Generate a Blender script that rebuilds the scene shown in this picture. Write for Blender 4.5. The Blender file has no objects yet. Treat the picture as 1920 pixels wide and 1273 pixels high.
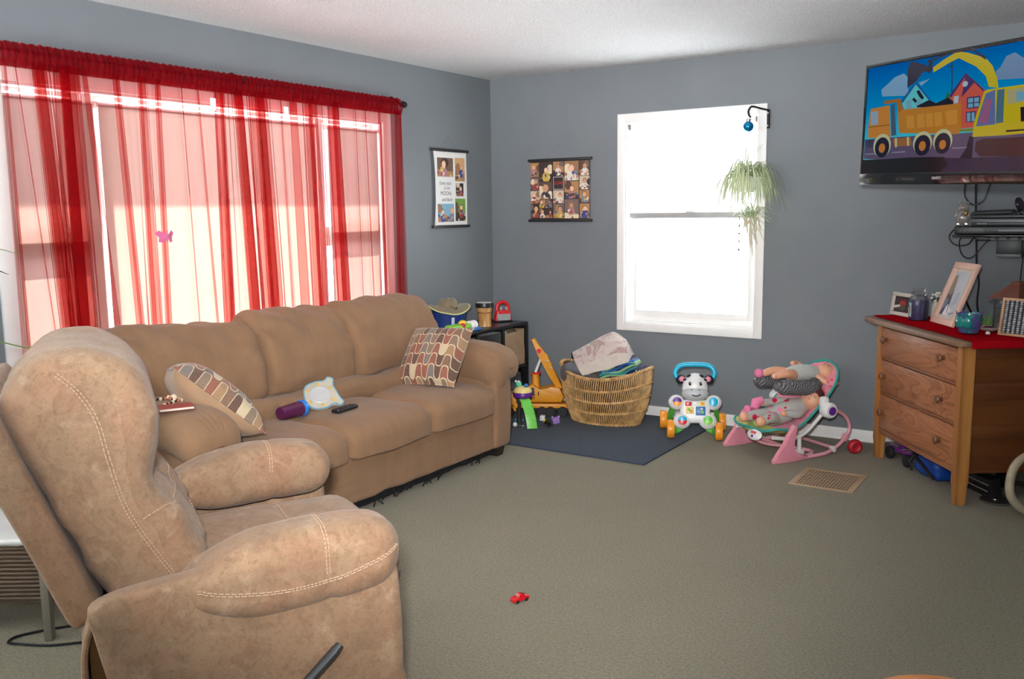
import bpy, bmesh, math, random
from math import sin, cos, pi, radians, sqrt, exp, atan2
from mathutils import Vector, Matrix, noise, Euler

random.seed(7)
SC = bpy.context.scene
COL = SC.collection

# ------------------------------------------------------------------ camera
YAW, PITCH, ROLL = -0.5817, 0.1398, -0.0126
fw = Vector((sin(YAW) * cos(PITCH), cos(YAW) * cos(PITCH), -sin(PITCH)))
rt = Vector((cos(YAW), -sin(YAW), 0))
up = rt.cross(fw)
rt, up = cos(ROLL) * rt + sin(ROLL) * up, -sin(ROLL) * rt + cos(ROLL) * up
cam_data = bpy.data.cameras.new('camera')
cam_data.sensor_width = 36
cam_data.lens = 1703.75 / 1920 * 36
cam_data.clip_start = 0.05
cam = bpy.data.objects.new('camera', cam_data)
COL.objects.link(cam)
cam.matrix_world = Matrix(((rt.x, up.x, -fw.x, 4.0093), (rt.y, up.y, -fw.y, -5.8392),
                           (rt.z, up.z, -fw.z, 1.4531), (0, 0, 0, 1)))
SC.camera = cam

# ------------------------------------------------------------------ sky, sun, lights, exposure
SC.view_settings.view_transform = 'Standard'
SC.view_settings.look = 'None'
SC.view_settings.gamma = 1
SC.view_settings.exposure = 0.32
SC.cycles.transparent_max_bounces = 32
SC.cycles.max_bounces = 8

world = bpy.data.worlds.new('sky')
SC.world = world
world.use_nodes = True
wn = world.node_tree.nodes
bg = wn['Background']
# hazy bright sky above, sunlit pale ground below the horizon
wtc = wn.new('ShaderNodeTexCoord')
wsep = wn.new('ShaderNodeSeparateXYZ')
wrmp = wn.new('ShaderNodeValToRGB')
wmul = wn.new('ShaderNodeMath')
wmul.operation = 'MULTIPLY_ADD'
wmul.inputs[1].default_value = 0.5
wmul.inputs[2].default_value = 0.5
wl = world.node_tree.links
wl.new(wtc.outputs['Generated'], wsep.inputs[0])
wl.new(wsep.outputs[2], wmul.inputs[0])
wl.new(wmul.outputs[0], wrmp.inputs[0])
SKY_UP, GROUND = 3.6, 34.0
wrmp.color_ramp.elements[0].position = 0.47
wrmp.color_ramp.elements[0].color = (GROUND * 0.93, GROUND * 0.97, GROUND, 1)
wrmp.color_ramp.elements[1].position = 0.50
wrmp.color_ramp.elements[1].color = (SKY_UP * 0.86, SKY_UP * 0.96, SKY_UP, 1)
wl.new(wrmp.outputs[0], bg.inputs[0])
bg.inputs[1].default_value = 1.0


def lamp(name, kind, loc, energy, color=(1, 1, 1), target=None, **kw):
    d = bpy.data.lights.new(name, kind)
    d.energy = energy
    d.color = color
    for k, v in kw.items():
        setattr(d, k, v)
    o = bpy.data.objects.new(name, d)
    COL.objects.link(o)
    o.location = loc
    if target is not None:
        o.rotation_euler = (Vector(target) - Vector(loc)).to_track_quat('-Z', 'Y').to_euler()
    return o


# afternoon sun on the shades of the left window
lamp('sun', 'SUN', (-6, -2, 6), 50, (1.0, 0.93, 0.82), target=(-6 + 0.80, -2, 6 - 0.62), angle=0.02)
# daylight coming in through the back window and the two added openings (sampling portals for the sky)
for nm, loc, tgt, sx, sy in (('portal_back', (1.608, 0.13, 1.36), (1.608, -1, 1.36), 0.95, 1.4),
                             ('portal_front', (1.8, -7.62, 1.575), (1.8, 0, 1.575), 1.8, 1.15),
                             ('portal_side', (-0.02, -5.95, 1.55), (3, -5.95, 1.55), 1.5, 1.1)):
    p = lamp(nm, 'AREA', loc, 10, target=tgt, shape='RECTANGLE', size=sx, size_y=sy)
    p.data.cycles.is_portal = True
# the photographer's flash on top of the camera
lamp('camera_flash', 'SPOT', (3.95, -5.86, 1.62), 350, (1.0, 0.98, 0.96), target=(1.25, -1.55, 0.55),
     spot_size=radians(60), spot_blend=1.0, shadow_soft_size=0.06)
# the same flash also throws light up to the ceiling
lamp('flash_bounce', 'SPOT', (3.95, -5.9, 1.66), 430, (0.98, 0.99, 1.0), target=(2.1, -3.4, 2.44),
     spot_size=radians(100), spot_blend=1.0, shadow_soft_size=0.08)

# ------------------------------------------------------------------ colour and material helpers
def S(r, g, b):
    f = lambda c: (c / 255 / 12.92) if c <= 10.3 else ((c / 255 + 0.055) / 1.055) ** 2.4
    return (f(r), f(g), f(b), 1)


class NT:
    def __init__(s, name):
        s.m = bpy.data.materials.new(name)
        s.m.use_nodes = True
        s.t = s.m.node_tree
        s.t.nodes.clear()
        s.out = s.t.nodes.new('ShaderNodeOutputMaterial')

    def n(s, typ, ins=None, **props):
        nd = s.t.nodes.new('ShaderNode' + typ)
        for k, v in props.items():
            setattr(nd, k, v)
        for k, v in (ins or {}).items():
            sock = nd.inputs[k]
            if isinstance(v, bpy.types.NodeSocket):
                s.t.links.new(v, sock)
            elif isinstance(v, bpy.types.Node):
                s.t.links.new(v.outputs[0], sock)
            else:
                sock.default_value = v
        return nd

    def m_(s, op, a, b=0.0, c=0.0):
        return s.n('Math', {0: a, 1: b, 2: c}, operation=op).outputs[0]

    def co(s, scale=(1, 1, 1), rot=(0, 0, 0), loc=(0, 0, 0)):
        tc = s.n('TexCoord')
        return s.n('Mapping', {'Vector': tc.outputs['Object'], 'Scale': scale, 'Rotation': rot, 'Location': loc}).outputs[0]

    def noise(s, scale, detail=3, rough=0.5, vec=None, dist=0.0):
        return s.n('TexNoise', {'Vector': vec if vec is not None else s.co(), 'Scale': scale, 'Detail': detail,
                                'Roughness': rough, 'Distortion': dist}).outputs[0]

    def ramp(s, fac, stops, interp='LINEAR'):
        r = s.n('ValToRGB', {0: fac})
        r.color_ramp.interpolation = interp
        e = r.color_ramp.elements
        while len(e) < len(stops):
            e.new(0.5)
        for i, (p, c) in enumerate(stops):
            e[i].position = p
            e[i].color = c
        return r.outputs[0]

    def mix(s, fac, a, b, blend='MIX'):
        nd = s.n('Mix', data_type='RGBA', blend_type=blend)
        for k, v in ((0, fac), (6, a), (7, b)):
            if isinstance(v, bpy.types.NodeSocket):
                s.t.links.new(v, nd.inputs[k])
            else:
                nd.inputs[k].default_value = v
        return nd.outputs[2]

    def bump(s, h, strength=0.3, dist=0.01, normal=None):
        ins = {'Height': h, 'Strength': strength, 'Distance': dist}
        if normal is not None:
            ins['Normal'] = normal
        return s.n('Bump', ins).outputs[0]

    def bsdf(s, color, rough=0.6, metal=0.0, spec=0.5, normal=None, **kw):
        ins = {'Base Color': color, 'Roughness': rough, 'Metallic': metal, 'Specular IOR Level': spec}
        if normal is not None:
            ins['Normal'] = normal
        ins.update(kw)
        return s.n('BsdfPrincipled', ins).outputs[0]

    def done(s, shader):
        s.t.links.new(shader, s.out.inputs[0])
        return s.m


def shade(c, k):
    return (min(1, c[0] * k), min(1, c[1] * k), min(1, c[2] * k), 1)


def plain(name, col, rough=0.5, metal=0.0, spec=0.5, var=0.06, vs=14, bump=0.0, bs=120, emit=0.0, coat=0.0, alpha=None):
    t = NT(name)
    c = t.ramp(t.noise(vs, 3), [(0.3, shade(col, 1 - var)), (0.7, shade(col, 1 + var))])
    kw = {}
    if emit:
        kw = {'Emission Color': c, 'Emission Strength': emit}
    if coat:
        kw['Coat Weight'] = coat
    nrm = t.bump(t.noise(bs, 2), bump, 0.004) if bump else None
    return t.done(t.bsdf(c, rough, metal, spec, nrm, **kw))


def fabric(name, col, var=0.12, vs=5, weave=350, bump=0.35, rough=0.95, sheen=0.25, spec=0.1):
    t = NT(name)
    big = t.noise(vs, 4, 0.6)
    c = t.ramp(big, [(0.3, shade(col, 1 - var)), (0.7, shade(col, 1 + var))])
    fine = t.noise(weave, 2)
    c = t.mix(0.22, c, t.ramp(fine, [(0.3, shade(col, 0.7)), (0.7, shade(col, 1.3))]))
    return t.done(t.bsdf(c, rough, 0, spec, t.bump(fine, bump, 0.002), **{'Sheen Weight': sheen, 'Sheen Roughness': 0.5}))


def clear(name, col=(1, 1, 1, 1), gloss=0.12, tint=0.0):
    t = NT(name)
    tr = t.n('BsdfTransparent', {0: col}).outputs[0]
    gl = t.n('BsdfGlossy', {'Color': (1, 1, 1, 1), 'Roughness': 0.03}).outputs[0]
    fr = t.n('LayerWeight', {'Blend': 0.35}).outputs['Fresnel']
    f = t.m_('MULTIPLY_ADD', fr, 0.5, gloss)
    sh = t.n('MixShader', {0: f, 1: tr, 2: gl}).outputs[0]
    if tint:
        d = t.n('BsdfDiffuse', {'Color': col}).outputs[0]
        sh = t.n('MixShader', {0: tint, 1: sh, 2: d}).outputs[0]
    return t.done(sh)


def wood(name, dark, mid, light, axis='X', scale=1.0, rough=0.38, ring=6.0):
    t = NT(name)
    sc = {'X': (0.8, 9, 9), 'Y': (9, 0.8, 9), 'Z': (9, 9, 0.8)}[axis]
    sc = tuple(v * scale for v in sc)
    v = t.co(sc)
    warp = t.noise(1.3, 2, 0.5, v)
    w = t.n('TexWave', {'Vector': v, 'Scale': 0.55, 'Distortion': ring, 'Detail': 3, 'Detail Scale': 0.9},
            wave_type='BANDS', bands_direction='Y' if axis != 'Y' else 'X').outputs[1]
    c = t.ramp(w, [(0.05, dark), (0.45, mid), (0.95, light)])
    streak = t.noise(1.0, 4, 0.65, t.co(tuple(q * 6 for q in sc)))
    c = t.mix(0.45, c, t.ramp(streak, [(0.3, dark), (0.65, light)]))
    c = t.mix(t.m_('MULTIPLY', warp, 0.35), c, mid)
    return t.done(t.bsdf(c, rough, 0, 0.5, t.bump(streak, 0.12, 0.002), **{'Coat Weight': 0.25, 'Coat Roughness': 0.3}))


# ------------------------------------------------------------------ mesh builder
WM = {}


class MB:
    """collects shapes (written in the frame T) and links them as ONE mesh object"""

    def __init__(s, T=None):
        s.bm = bmesh.new()
        s.T = T.copy() if T is not None else Matrix.Identity(4)
        s.mats = []

    def mi(s, m):
        if m not in s.mats:
            s.mats.append(m)
        return s.mats.index(m)

    def add(s, vs, fs, m, X=None):
        M = s.T @ X if X is not None else s.T
        i = s.mi(m)
        bv = [s.bm.verts.new(M @ Vector(v)) for v in vs]
        out = []
        for f in fs:
            try:
                fc = s.bm.faces.new([bv[k] for k in f])
                fc.material_index = i
                fc.smooth = True
                out.append(fc)
            except ValueError:
                pass
        return bv, out

    def box(s, c, d, m, rot=None, bev=0.0, seg=2):
        h = [q / 2 for q in d]
        vs = [(x * h[0], y * h[1], z * h[2]) for x in (-1, 1) for y in (-1, 1) for z in (-1, 1)]
        fs = [(0, 1, 3, 2), (4, 6, 7, 5), (0, 4, 5, 1), (2, 3, 7, 6), (0, 2, 6, 4), (1, 5, 7, 3)]
        X = Matrix.Translation(c)
        if rot is not None:
            X = X @ (rot if isinstance(rot, Matrix) else Euler(rot).to_matrix().to_4x4())
        bv, f = s.add(vs, fs, m, X)
        if bev > 0:
            ed = list({e for v in bv for e in v.link_edges})
            r = bmesh.ops.bevel(s.bm, geom=ed, offset=bev, segments=seg, affect='EDGES', profile=0.5)
            for q in r['faces']:
                q.smooth = True
                q.material_index = s.mi(m)

    def bx(s, p0, p1, m, bev=0.0):
        s.box([(a + b) / 2 for a, b in zip(p0, p1)], [abs(b - a) for a, b in zip(p0, p1)], m, None, bev)

    def rings(s, rs, m, closed=True, cap0=True, cap1=True, loop=False):
        """loft: list of rings of equal length"""
        n = len(rs[0])
        vs = [p for r in rs for p in r]
        fs = []
        R = len(rs)
        for i in range(R if loop else R - 1):
            j = (i + 1) % R
            for k in range(n if closed else n - 1):
                l = (k + 1) % n
                fs.append((i * n + k, i * n + l, j * n + l, j * n + k))
        if closed and cap0 and not loop:
            fs.append(tuple(range(n))[::-1])
        if closed and cap1 and not loop:
            fs.append(tuple((R - 1) * n + k for k in range(n)))
        s.add(vs, fs, m)

    def tube(s, pts, r, m, n=10, loop=False, caps=True, flat=1.0):
        pts = [Vector(p) for p in pts]
        P = len(pts)
        rad = r if isinstance(r, (list, tuple)) else [r] * P
        rs = []
        prev = None
        for i, p in enumerate(pts):
            a = pts[(i - 1) % P] if (loop or i > 0) else p
            b = pts[(i + 1) % P] if (loop or i < P - 1) else p
            t = (b - a)
            t = t.normalized() if t.length > 1e-9 else Vector((0, 0, 1))
            if prev is None:
                u = t.orthogonal().normalized()
                if abs(t.z) < 0.9:
                    u = (Vector((0, 0, 1)) - t * t.z).normalized()
            else:
                u = (prev - t * prev.dot(t))
                u = u.normalized() if u.length > 1e-6 else t.orthogonal().normalized()
            prev = u
            w = t.cross(u)
            rs.append([tuple(p + (u * cos(2 * pi * k / n) * flat + w * sin(2 * pi * k / n)) * rad[i]) for k in range(n)])
        s.rings(rs, m, True, caps, caps, loop)

    def cyl(s, p0, p1, r, m, n=20, r1=None):
        s.tube([p0, p1], [r, r if r1 is None else r1], m, n)

    def lathe(s, prof, m, c=(0, 0, 0), n=28, X=None, sx=1.0, sy=1.0):
        """prof: list of (radius, z)"""
        vs, fs = [], []
        for r, z in prof:
            for k in range(n):
                a = 2 * pi * k / n
                vs.append((c[0] + r * cos(a) * sx, c[1] + r * sin(a) * sy, c[2] + z))
        for i in range(len(prof) - 1):
            for k in range(n):
                l = (k + 1) % n
                fs.append((i * n + k, i * n + l, (i + 1) * n + l, (i + 1) * n + k))
        if prof[0][0] > 1e-6:
            fs.append(tuple(range(n))[::-1])
        if prof[-1][0] > 1e-6:
            fs.append(tuple((len(prof) - 1) * n + k for k in range(n)))
        bv, _ = s.add(vs, fs, m, X)
        bmesh.ops.remove_doubles(s.bm, verts=bv, dist=1e-6)

    def ell(s, c, r, m, rot=None, n=20, fn=None):
        if not isinstance(r, (list, tuple)):
            r = (r, r, r)
        h = n // 2
        X = Matrix.Translation(c)
        if rot is not None:
            X = X @ (rot if isinstance(rot, Matrix) else Euler(rot).to_matrix().to_4x4())
        vs = [(0, 0, -r[2])]
        for i in range(1, h):
            a = -pi / 2 + pi * i / h
            for k in range(n):
                b = 2 * pi * k / n
                vs.append((r[0] * cos(a) * cos(b), r[1] * cos(a) * sin(b), r[2] * sin(a)))
        vs.append((0, 0, r[2]))
        if fn:
            vs = [fn(*v) for v in vs]
        fs = [(0, 1 + (k + 1) % n, 1 + k) for k in range(n)]
        for i in range(h - 2):
            for k in range(n):
                l = (k + 1) % n
                fs.append((1 + i * n + k, 1 + i * n + l, 1 + (i + 1) * n + l, 1 + (i + 1) * n + k))
        L = len(vs) - 1
        fs += [(L, 1 + (h - 2) * n + k, 1 + (h - 2) * n + (k + 1) % n) for k in range(n)]
        s.add(vs, fs, m, X)

    def prism(s, poly, t, m, X=None, bev=0.0):
        """2D outline in local XY pushed along local Z from 0 to t"""
        n = len(poly)
        vs = [(x, y, 0) for x, y in poly] + [(x, y, t) for x, y in poly]
        fs = [tuple(range(n))[::-1], tuple(range(n, 2 * n))] + [(k, (k + 1) % n, n + (k + 1) % n, n + k) for k in range(n)]
        bv, f = s.add(vs, fs, m, X)
        if bev > 0:
            ed = [e for e in f[0].edges] + [e for e in f[1].edges]
            r = bmesh.ops.bevel(s.bm, geom=ed, offset=bev, segments=2, affect='EDGES', profile=0.5)
            for q in r['faces']:
                q.smooth = True
                q.material_index = s.mi(m)

    def grid(s, fn, nu, nv, m, closed_u=False, mfn=None):
        vs = [fn(i / (nu if closed_u else nu - 1), j / (nv - 1)) for j in range(nv) for i in range(nu)]
        fs = []
        for j in range(nv - 1):
            for i in range(nu if closed_u else nu - 1):
                k = (i + 1) % nu
                fs.append((j * nu + i, j * nu + k, (j + 1) * nu + k, (j + 1) * nu + i))
        bv, f = s.add(vs, fs, m)
        return bv, f

    def rbox(s, c, d, r, m, n=14, fn=None, rot=None):
        """soft rounded block; fn(x,y,z) -> displaced local point"""
        h = [q / 2 for q in d]
        r = min(r, min(h) * 0.999)
        idx, vs, fs = {}, [], []

        def coord(i, hh):
            # more samples inside the rounded rims
            k = max(2, n // 5)
            if i <= k:
                return -hh + r * (1 - cos(pi / 2 * i / k))
            if i >= n - k:
                return hh - r * (1 - cos(pi / 2 * (n - i) / k))
            return -(hh - r) + 2 * (hh - r) * (i - k) / (n - 2 * k)

        def vert(i, j, k):
            key = (i, j, k)
            if key not in idx:
                p = [coord(i, h[0]), coord(j, h[1]), coord(k, h[2])]
                q = [max(-(h[a] - r), min(h[a] - r, p[a])) for a in range(3)]
                dv = Vector([p[a] - q[a] for a in range(3)])
                o = Vector(q) + (dv.normalized() * r if dv.length > 1e-9 else dv)
                idx[key] = len(vs)
                vs.append(fn(*o) if fn else tuple(o))
            return idx[key]

        for a in range(n):
            for b in range(n):
                for f0, fl in ((0, True), (n, False)):
                    for ax in range(3):
                        def K(u, v):
                            l = [0, 0, 0]
                            l[ax] = f0
                            l[(ax + 1) % 3] = u
                            l[(ax + 2) % 3] = v
                            return vert(*l)
                        q = (K(a, b), K(a + 1, b), K(a + 1, b + 1), K(a, b + 1))
                        fs.append(q[::-1] if fl else q)
        X = Matrix.Translation(c)
        if rot is not None:
            X = X @ (rot if isinstance(rot, Matrix) else Euler(rot).to_matrix().to_4x4())
        s.add(vs, fs, m, X)

    def text(s, body, size, m, X, shear=0.0, extrude=0.0, align='CENTER', bold=0.0):
        cu = bpy.data.curves.new('lettering', 'FONT')
        cu.body = body
        cu.size = size
        cu.shear = shear
        cu.extrude = extrude
        cu.offset = bold
        cu.align_x = align
        cu.align_y = 'CENTER'
        cu.resolution_u = 3
        o = bpy.data.objects.new('lettering', cu)
        COL.objects.link(o)
        bpy.context.view_layer.update()
        me = bpy.data.meshes.new_from_object(o.evaluated_get(bpy.context.evaluated_depsgraph_get()))
        vs = [tuple(v.co) for v in me.vertices]
        fs = [tuple(p.vertices) for p in me.polygons]
        s.add(vs, fs, m, X)
        bpy.data.objects.remove(o)
        bpy.data.curves.remove(cu)
        bpy.data.meshes.remove(me)

    def disc(s, c, rx, ry, m, X=None, n=20, z=0.0):
        s.add([(c[0] + rx * cos(2 * pi * k / n), c[1] + ry * sin(2 * pi * k / n), z) for k in range(n)], [tuple(range(n))], m, X)

    def rect(s, x0, y0, x1, y1, m, X=None, z=0.0):
        s.add([(x0, y0, z), (x1, y0, z), (x1, y1, z), (x0, y1, z)], [(0, 1, 2, 3)], m, X)

    def poly(s, pts, m, X=None, z=0.0):
        s.add([(x, y, z) for x, y in pts], [tuple(range(len(pts)))], m, X)

    def build(s, name, parent=None, label=None, kind=None, cat=None, group=None, sharp=38, fix=True):
        bm = s.bm
        if fix:
            bmesh.ops.recalc_face_normals(bm, faces=bm.faces)
        M = Matrix.Identity(4)
        if parent is not None:
            M = WM[parent.name]
        elif bm.verts:
            xs = [v.co for v in bm.verts]
            lo = [min(v[a] for v in xs) for a in range(3)]
            hi = [max(v[a] for v in xs) for a in range(3)]
            if kind != 'structure':
                M = Matrix.Translation(((lo[0] + hi[0]) / 2, (lo[1] + hi[1]) / 2, lo[2]))
        bm.transform(M.inverted())
        me = bpy.data.meshes.new(name)
        bm.to_mesh(me)
        bm.free()
        for m in s.mats:
            me.materials.append(m)
        me.set_sharp_from_angle(angle=radians(sharp))
        o = bpy.data.objects.new(name, me)
        COL.objects.link(o)
        if parent is not None:
            o.parent = parent
            WM[o.name] = M
        else:
            o.matrix_world = M
            WM[o.name] = M
        if label: o['label'] = label
        if kind: o['kind'] = kind
        if cat: o['category'] = cat
        if group: o['group'] = group
        return o


def thing(name, label, cat, loc=(0, 0, 0), rz=0.0, group=None):
    o = bpy.data.objects.new(name, None)
    COL.objects.link(o)
    o.empty_display_size = 0.05
    o.location = loc
    o.rotation_euler = (0, 0, rz)
    WM[o.name] = Matrix.Translation(loc) @ Matrix.Rotation(rz, 4, 'Z')
    o['label'] = label
    o['category'] = cat
    if group: o['group'] = group
    return o


def F(o):
    return WM[o.name]


def TR(x, y, z):
    return Matrix.Translation((x, y, z))


def RX(a): return Matrix.Rotation(a, 4, 'X')
def RY(a): return Matrix.Rotation(a, 4, 'Y')
def RZ(a): return Matrix.Rotation(a, 4, 'Z')


def spline(pts, n=8, loop=False):
    """Catmull-Rom through the points"""
    pts = [Vector(p) for p in pts]
    P = len(pts)
    out = []
    for i in range(P if loop else P - 1):
        p1, p2 = pts[i], pts[(i + 1) % P]
        p0 = pts[(i - 1) % P] if (loop or i > 0) else p1 * 2 - p2
        p3 = pts[(i + 2) % P] if (loop or i < P - 2) else p2 * 2 - p1
        for k in range(n):
            t = k / n
            out.append(0.5 * ((2 * p1) + (p2 - p0) * t + (2 * p0 - 5 * p1 + 4 * p2 - p3) * t * t + (3 * p1 - p0 - 3 * p2 + p3) * t ** 3))
    if not loop:
        out.append(pts[-1])
    return out


def nz(x, y, z, s=1.0):
    return noise.noise(Vector((x * s, y * s, z * s)))


def sstep(a, b, x):
    t = max(0.0, min(1.0, (x - a) / (b - a)))
    return t * t * (3 - 2 * t)


# ------------------------------------------------------------------ shared materials
WHITE = plain('white_paint', (0.90, 0.89, 0.87, 1), 0.4, var=0.02)
BLACK = plain('black_plastic', (0.012, 0.012, 0.014, 1), 0.35)
DARK = plain('charcoal_plastic', (0.035, 0.036, 0.038, 1), 0.4)
STEEL = plain('brushed_steel', (0.55, 0.55, 0.56, 1), 0.3, metal=1.0)
CHROME = plain('chrome', (0.8, 0.8, 0.82, 1), 0.12, metal=1.0)
SKIN = plain('doll_vinyl', (0.72, 0.36, 0.23, 1), 0.45, var=0.05)
GLASS = clear('window_glass', (0.97, 0.98, 0.98, 1), 0.02)
JARGLASS = clear('jar_glass', (0.93, 0.94, 0.95, 1), 0.03, tint=0.0)

# ================================================================== THE ROOM
def m_wall():
    t = NT('slate_wall_paint')
    c = t.ramp(t.noise(2.5, 3), [(0.3, (0.184, 0.201, 0.218, 1)), (0.7, (0.199, 0.217, 0.236, 1))])
    return t.done(t.bsdf(c, 0.62, 0, 0.35, t.bump(t.noise(160, 3), 0.12, 0.003)))


def m_ceiling():
    t = NT('popcorn_ceiling')
    v = t.noise(95, 3, 0.65)
    c = t.ramp(v, [(0.35, (0.74, 0.745, 0.75, 1)), (0.6, (0.88, 0.885, 0.89, 1))])
    return t.done(t.bsdf(c, 0.9, 0, 0.1, t.bump(v, 0.75, 0.02)))


def m_carpet(name, c0, c1, fibre=230, mott=2.2):
    t = NT(name)
    big = t.noise(mott, 5, 0.62)
    c = t.ramp(big, [(0.32, c0), (0.68, c1)])
    f = t.noise(fibre, 3, 0.7)
    f2 = t.noise(95, 3, 0.65)
    c = t.mix(0.6, c, t.ramp(f, [(0.32, shade(c0, 0.36)), (0.68, shade(c1, 1.62))]))
    c = t.mix(0.4, c, t.ramp(f2, [(0.32, shade(c0, 0.5)), (0.68, shade(c1, 1.45))]))
    h = t.m_('ADD', f, t.m_('MULTIPLY', f2, 0.6))
    return t.done(t.bsdf(c, 1.0, 0, 0.05, t.bump(h, 0.6, 0.008), **{'Sheen Weight': 0.15}))


WALL, CEIL = m_wall(), m_ceiling()
CARPET = m_carpet('olive_grey_carpet', (0.193, 0.172, 0.116, 1), (0.247, 0.220, 0.153, 1))
XR, YF, ZC = 5.3, -7.6, 2.44
WY0, WY1, WZ0, WZ1 = -3.70, -1.255, 0.62, 2.035        # opening of the left window
BX0, BX1, BZ0, BZ1 = 1.137, 2.080, 0.660, 2.057        # opening of the back window
SY0, SY1, SZ0, SZ1 = -6.7, -5.2, 1.00, 2.10            # added unseen opening in the left wall, fill light from beside the camera
FX0, FX1, FZ0, FZ1 = 0.9, 2.7, 1.00, 2.15              # added unseen opening behind the camera, for fill light

b = MB(); b.bx((-0.15, YF - 0.15, -0.1), (XR + 0.15, 0.15, 0), CARPET); b.build('floor', kind='structure')
b = MB(); b.bx((-0.15, YF - 0.15, ZC), (XR + 0.15, 0.15, ZC + 0.15), CEIL); b.build('ceiling', kind='structure')


def wall_holes(name, axis, a0, a1, h0, h1, z0, z1, p0, p1):
    b = MB()
    for (u0, u1, w0, w1) in ((a0, h0, 0, ZC), (h1, a1, 0, ZC), (h0, h1, 0, z0), (h0, h1, z1, ZC)):
        if axis == 'x':
            b.bx((p0, u0, w0), (p1, u1, w1), WALL)
        else:
            b.bx((u0, p0, w0), (u1, p1, w1), WALL)
    b.build(name, kind='structure')


b = MB()
for (u0, u1, w0, w1) in ((YF, SY0, 0, ZC), (SY0, SY1, 0, SZ0), (SY0, SY1, SZ1, ZC), (SY1, WY0, 0, ZC),
                         (WY0, WY1, 0, WZ0), (WY0, WY1, WZ1, ZC), (WY1, 0.15, 0, ZC)):
    b.bx((-0.15, u0, w0), (0, u1, w1), WALL)
b.build('wall_left', kind='structure')
wall_holes('wall_back', 'y', 0, XR, BX0, BX1, BZ0, BZ1, 0, 0.15)
wall_holes('wall_front', 'y', 0, XR, FX0, FX1, FZ0, FZ1, YF - 0.15, YF)
b = MB(); b.bx((XR, YF - 0.15, 0), (XR + 0.15, 0.15, ZC), WALL); b.build('wall_right', kind='structure')
# the eave outside the left wall that shades the upper part of the window
EAVE = plain('soffit', (0.6, 0.58, 0.55, 1), 0.7)
b = MB(); b.bx((-1.05, YF, 2.30), (-0.15, 0.15, 2.42), EAVE); b.build('eave', kind='structure')


def baseboard(name, p0, p1, cap):
    b = MB()
    b.bx(p0, p1, WHITE, 0.004)
    b.bx(*cap, WHITE, 0.003)
    b.build(name, kind='structure')


baseboard('baseboard_back', (0.014, -0.014, 0), (XR, 0, 0.075), ((0.014, -0.018, 0), (XR, 0, 0.012)))
baseboard('baseboard_left', (0, YF, 0), (0.014, -0.0, 0.075), ((0, YF, 0), (0.018, 0, 0.012)))


def frame_rect(b, axis, a0, a1, z0, z1, w, p0, p1, m, bev=0.004):
    """picture-frame of four mitred boards around an opening; w boards go outward"""
    for (u0, u1, c0, c1) in ((a0 - w, a0, z0 - w, z1 + w), (a1, a1 + w, z0 - w, z1 + w),
                             (a0, a1, z0 - w, z0), (a0, a1, z1, z1 + w)):
        if axis == 'x':
            b.bx((p0, u0, c0), (p1, u1, c1), m, bev)
        else:
            b.bx((u0, p0, c0), (u1, p1, c1), m, bev)


# ---- back window: casing, jamb, two sashes
b = MB()
frame_rect(b, 'y', BX0, BX1, BZ0, BZ1, 0.056, -0.018, 0.002, WHITE)
w1 = b.build('window_1', kind='structure')
b = MB(); frame_rect(b, 'y', BX0 + 0.012, BX1 - 0.012, BZ0 + 0.012, BZ1 - 0.012, 0.012, 0.002, 0.148, WHITE, 0.0); b.build('jamb', w1)
b = MB()                                                                # lower sash
frame_rect(b, 'y', BX0 + 0.068, BX1 - 0.068, BZ0 + 0.088, 1.392, 0.044, 0.055, 0.085, WHITE, 0.003)
b.bx((BX0 + 0.03, 0.050, BZ0 + 0.012), (BX1 - 0.03, 0.09, BZ0 + 0.05), WHITE, 0.003)
b.bx((BX0 + 0.024, 0.05, 1.392), (BX1 - 0.024, 0.088, 1.436), WHITE, 0.003)
sa = b.build('sash', w1)
b = MB(); b.bx((BX0 + 0.06, 0.068, BZ0 + 0.05), (BX1 - 0.06, 0.072, 1.40), GLASS); b.build('pane', sa)
b = MB()                                                                # upper sash, further out
frame_rect(b, 'y', BX0 + 0.06, BX1 - 0.06, 1.43, BZ1 - 0.055, 0.042, 0.094, 0.122, WHITE, 0.003)
sb = b.build('sash', w1)
b = MB(); b.bx((BX0 + 0.05, 0.106, 1.42), (BX1 - 0.05, 0.110, BZ1 - 0.05), GLASS); b.build('pane', sb)
b = MB(); b.bx((1.575, 0.040, 1.436), (1.635, 0.075, 1.447), WHITE, 0.002); b.cyl((1.605, 0.055, 1.447), (1.605, 0.055, 1.456), 0.011, WHITE); b.build('sash_lock', sa)

# ---- left window: casing, jamb, two mullions, centre picture pane, double-hung sides
b = MB()
frame_rect(b, 'x', WY0, WY1, WZ0, WZ1, 0.075, -0.002, 0.018, WHITE)
b.bx((0, WY0 - 0.10, WZ0 - 0.022), (0.05, WY1 + 0.10, WZ0 + 0.004), WHITE, 0.004)
w2 = b.build('window_2', kind='structure')
b = MB(); frame_rect(b, 'x', WY0 + 0.012, WY1 - 0.012, WZ0 + 0.012, WZ1 - 0.012, 0.012, -0.148, -0.002, WHITE, 0.0); b.build('jamb', w2)
for y in (-3.275, -1.772):
    b = MB(); b.bx((-0.14, y - 0.028, WZ0), (-0.045, y + 0.028, WZ1), WHITE, 0.004); b.build('mullion', w2)
b = MB()
b.bx((-0.175, -3.335, WZ0 - 0.05), (-0.15, -3.192, WZ1 + 0.05), WHITE)
b.bx((-0.175, -1.845, WZ0 - 0.05), (-0.15, -1.775, WZ1 + 0.05), WHITE)
b.build('sun_block_boards', w2)  # unseen boards added outside to stop sun coming through the shade gaps


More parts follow.
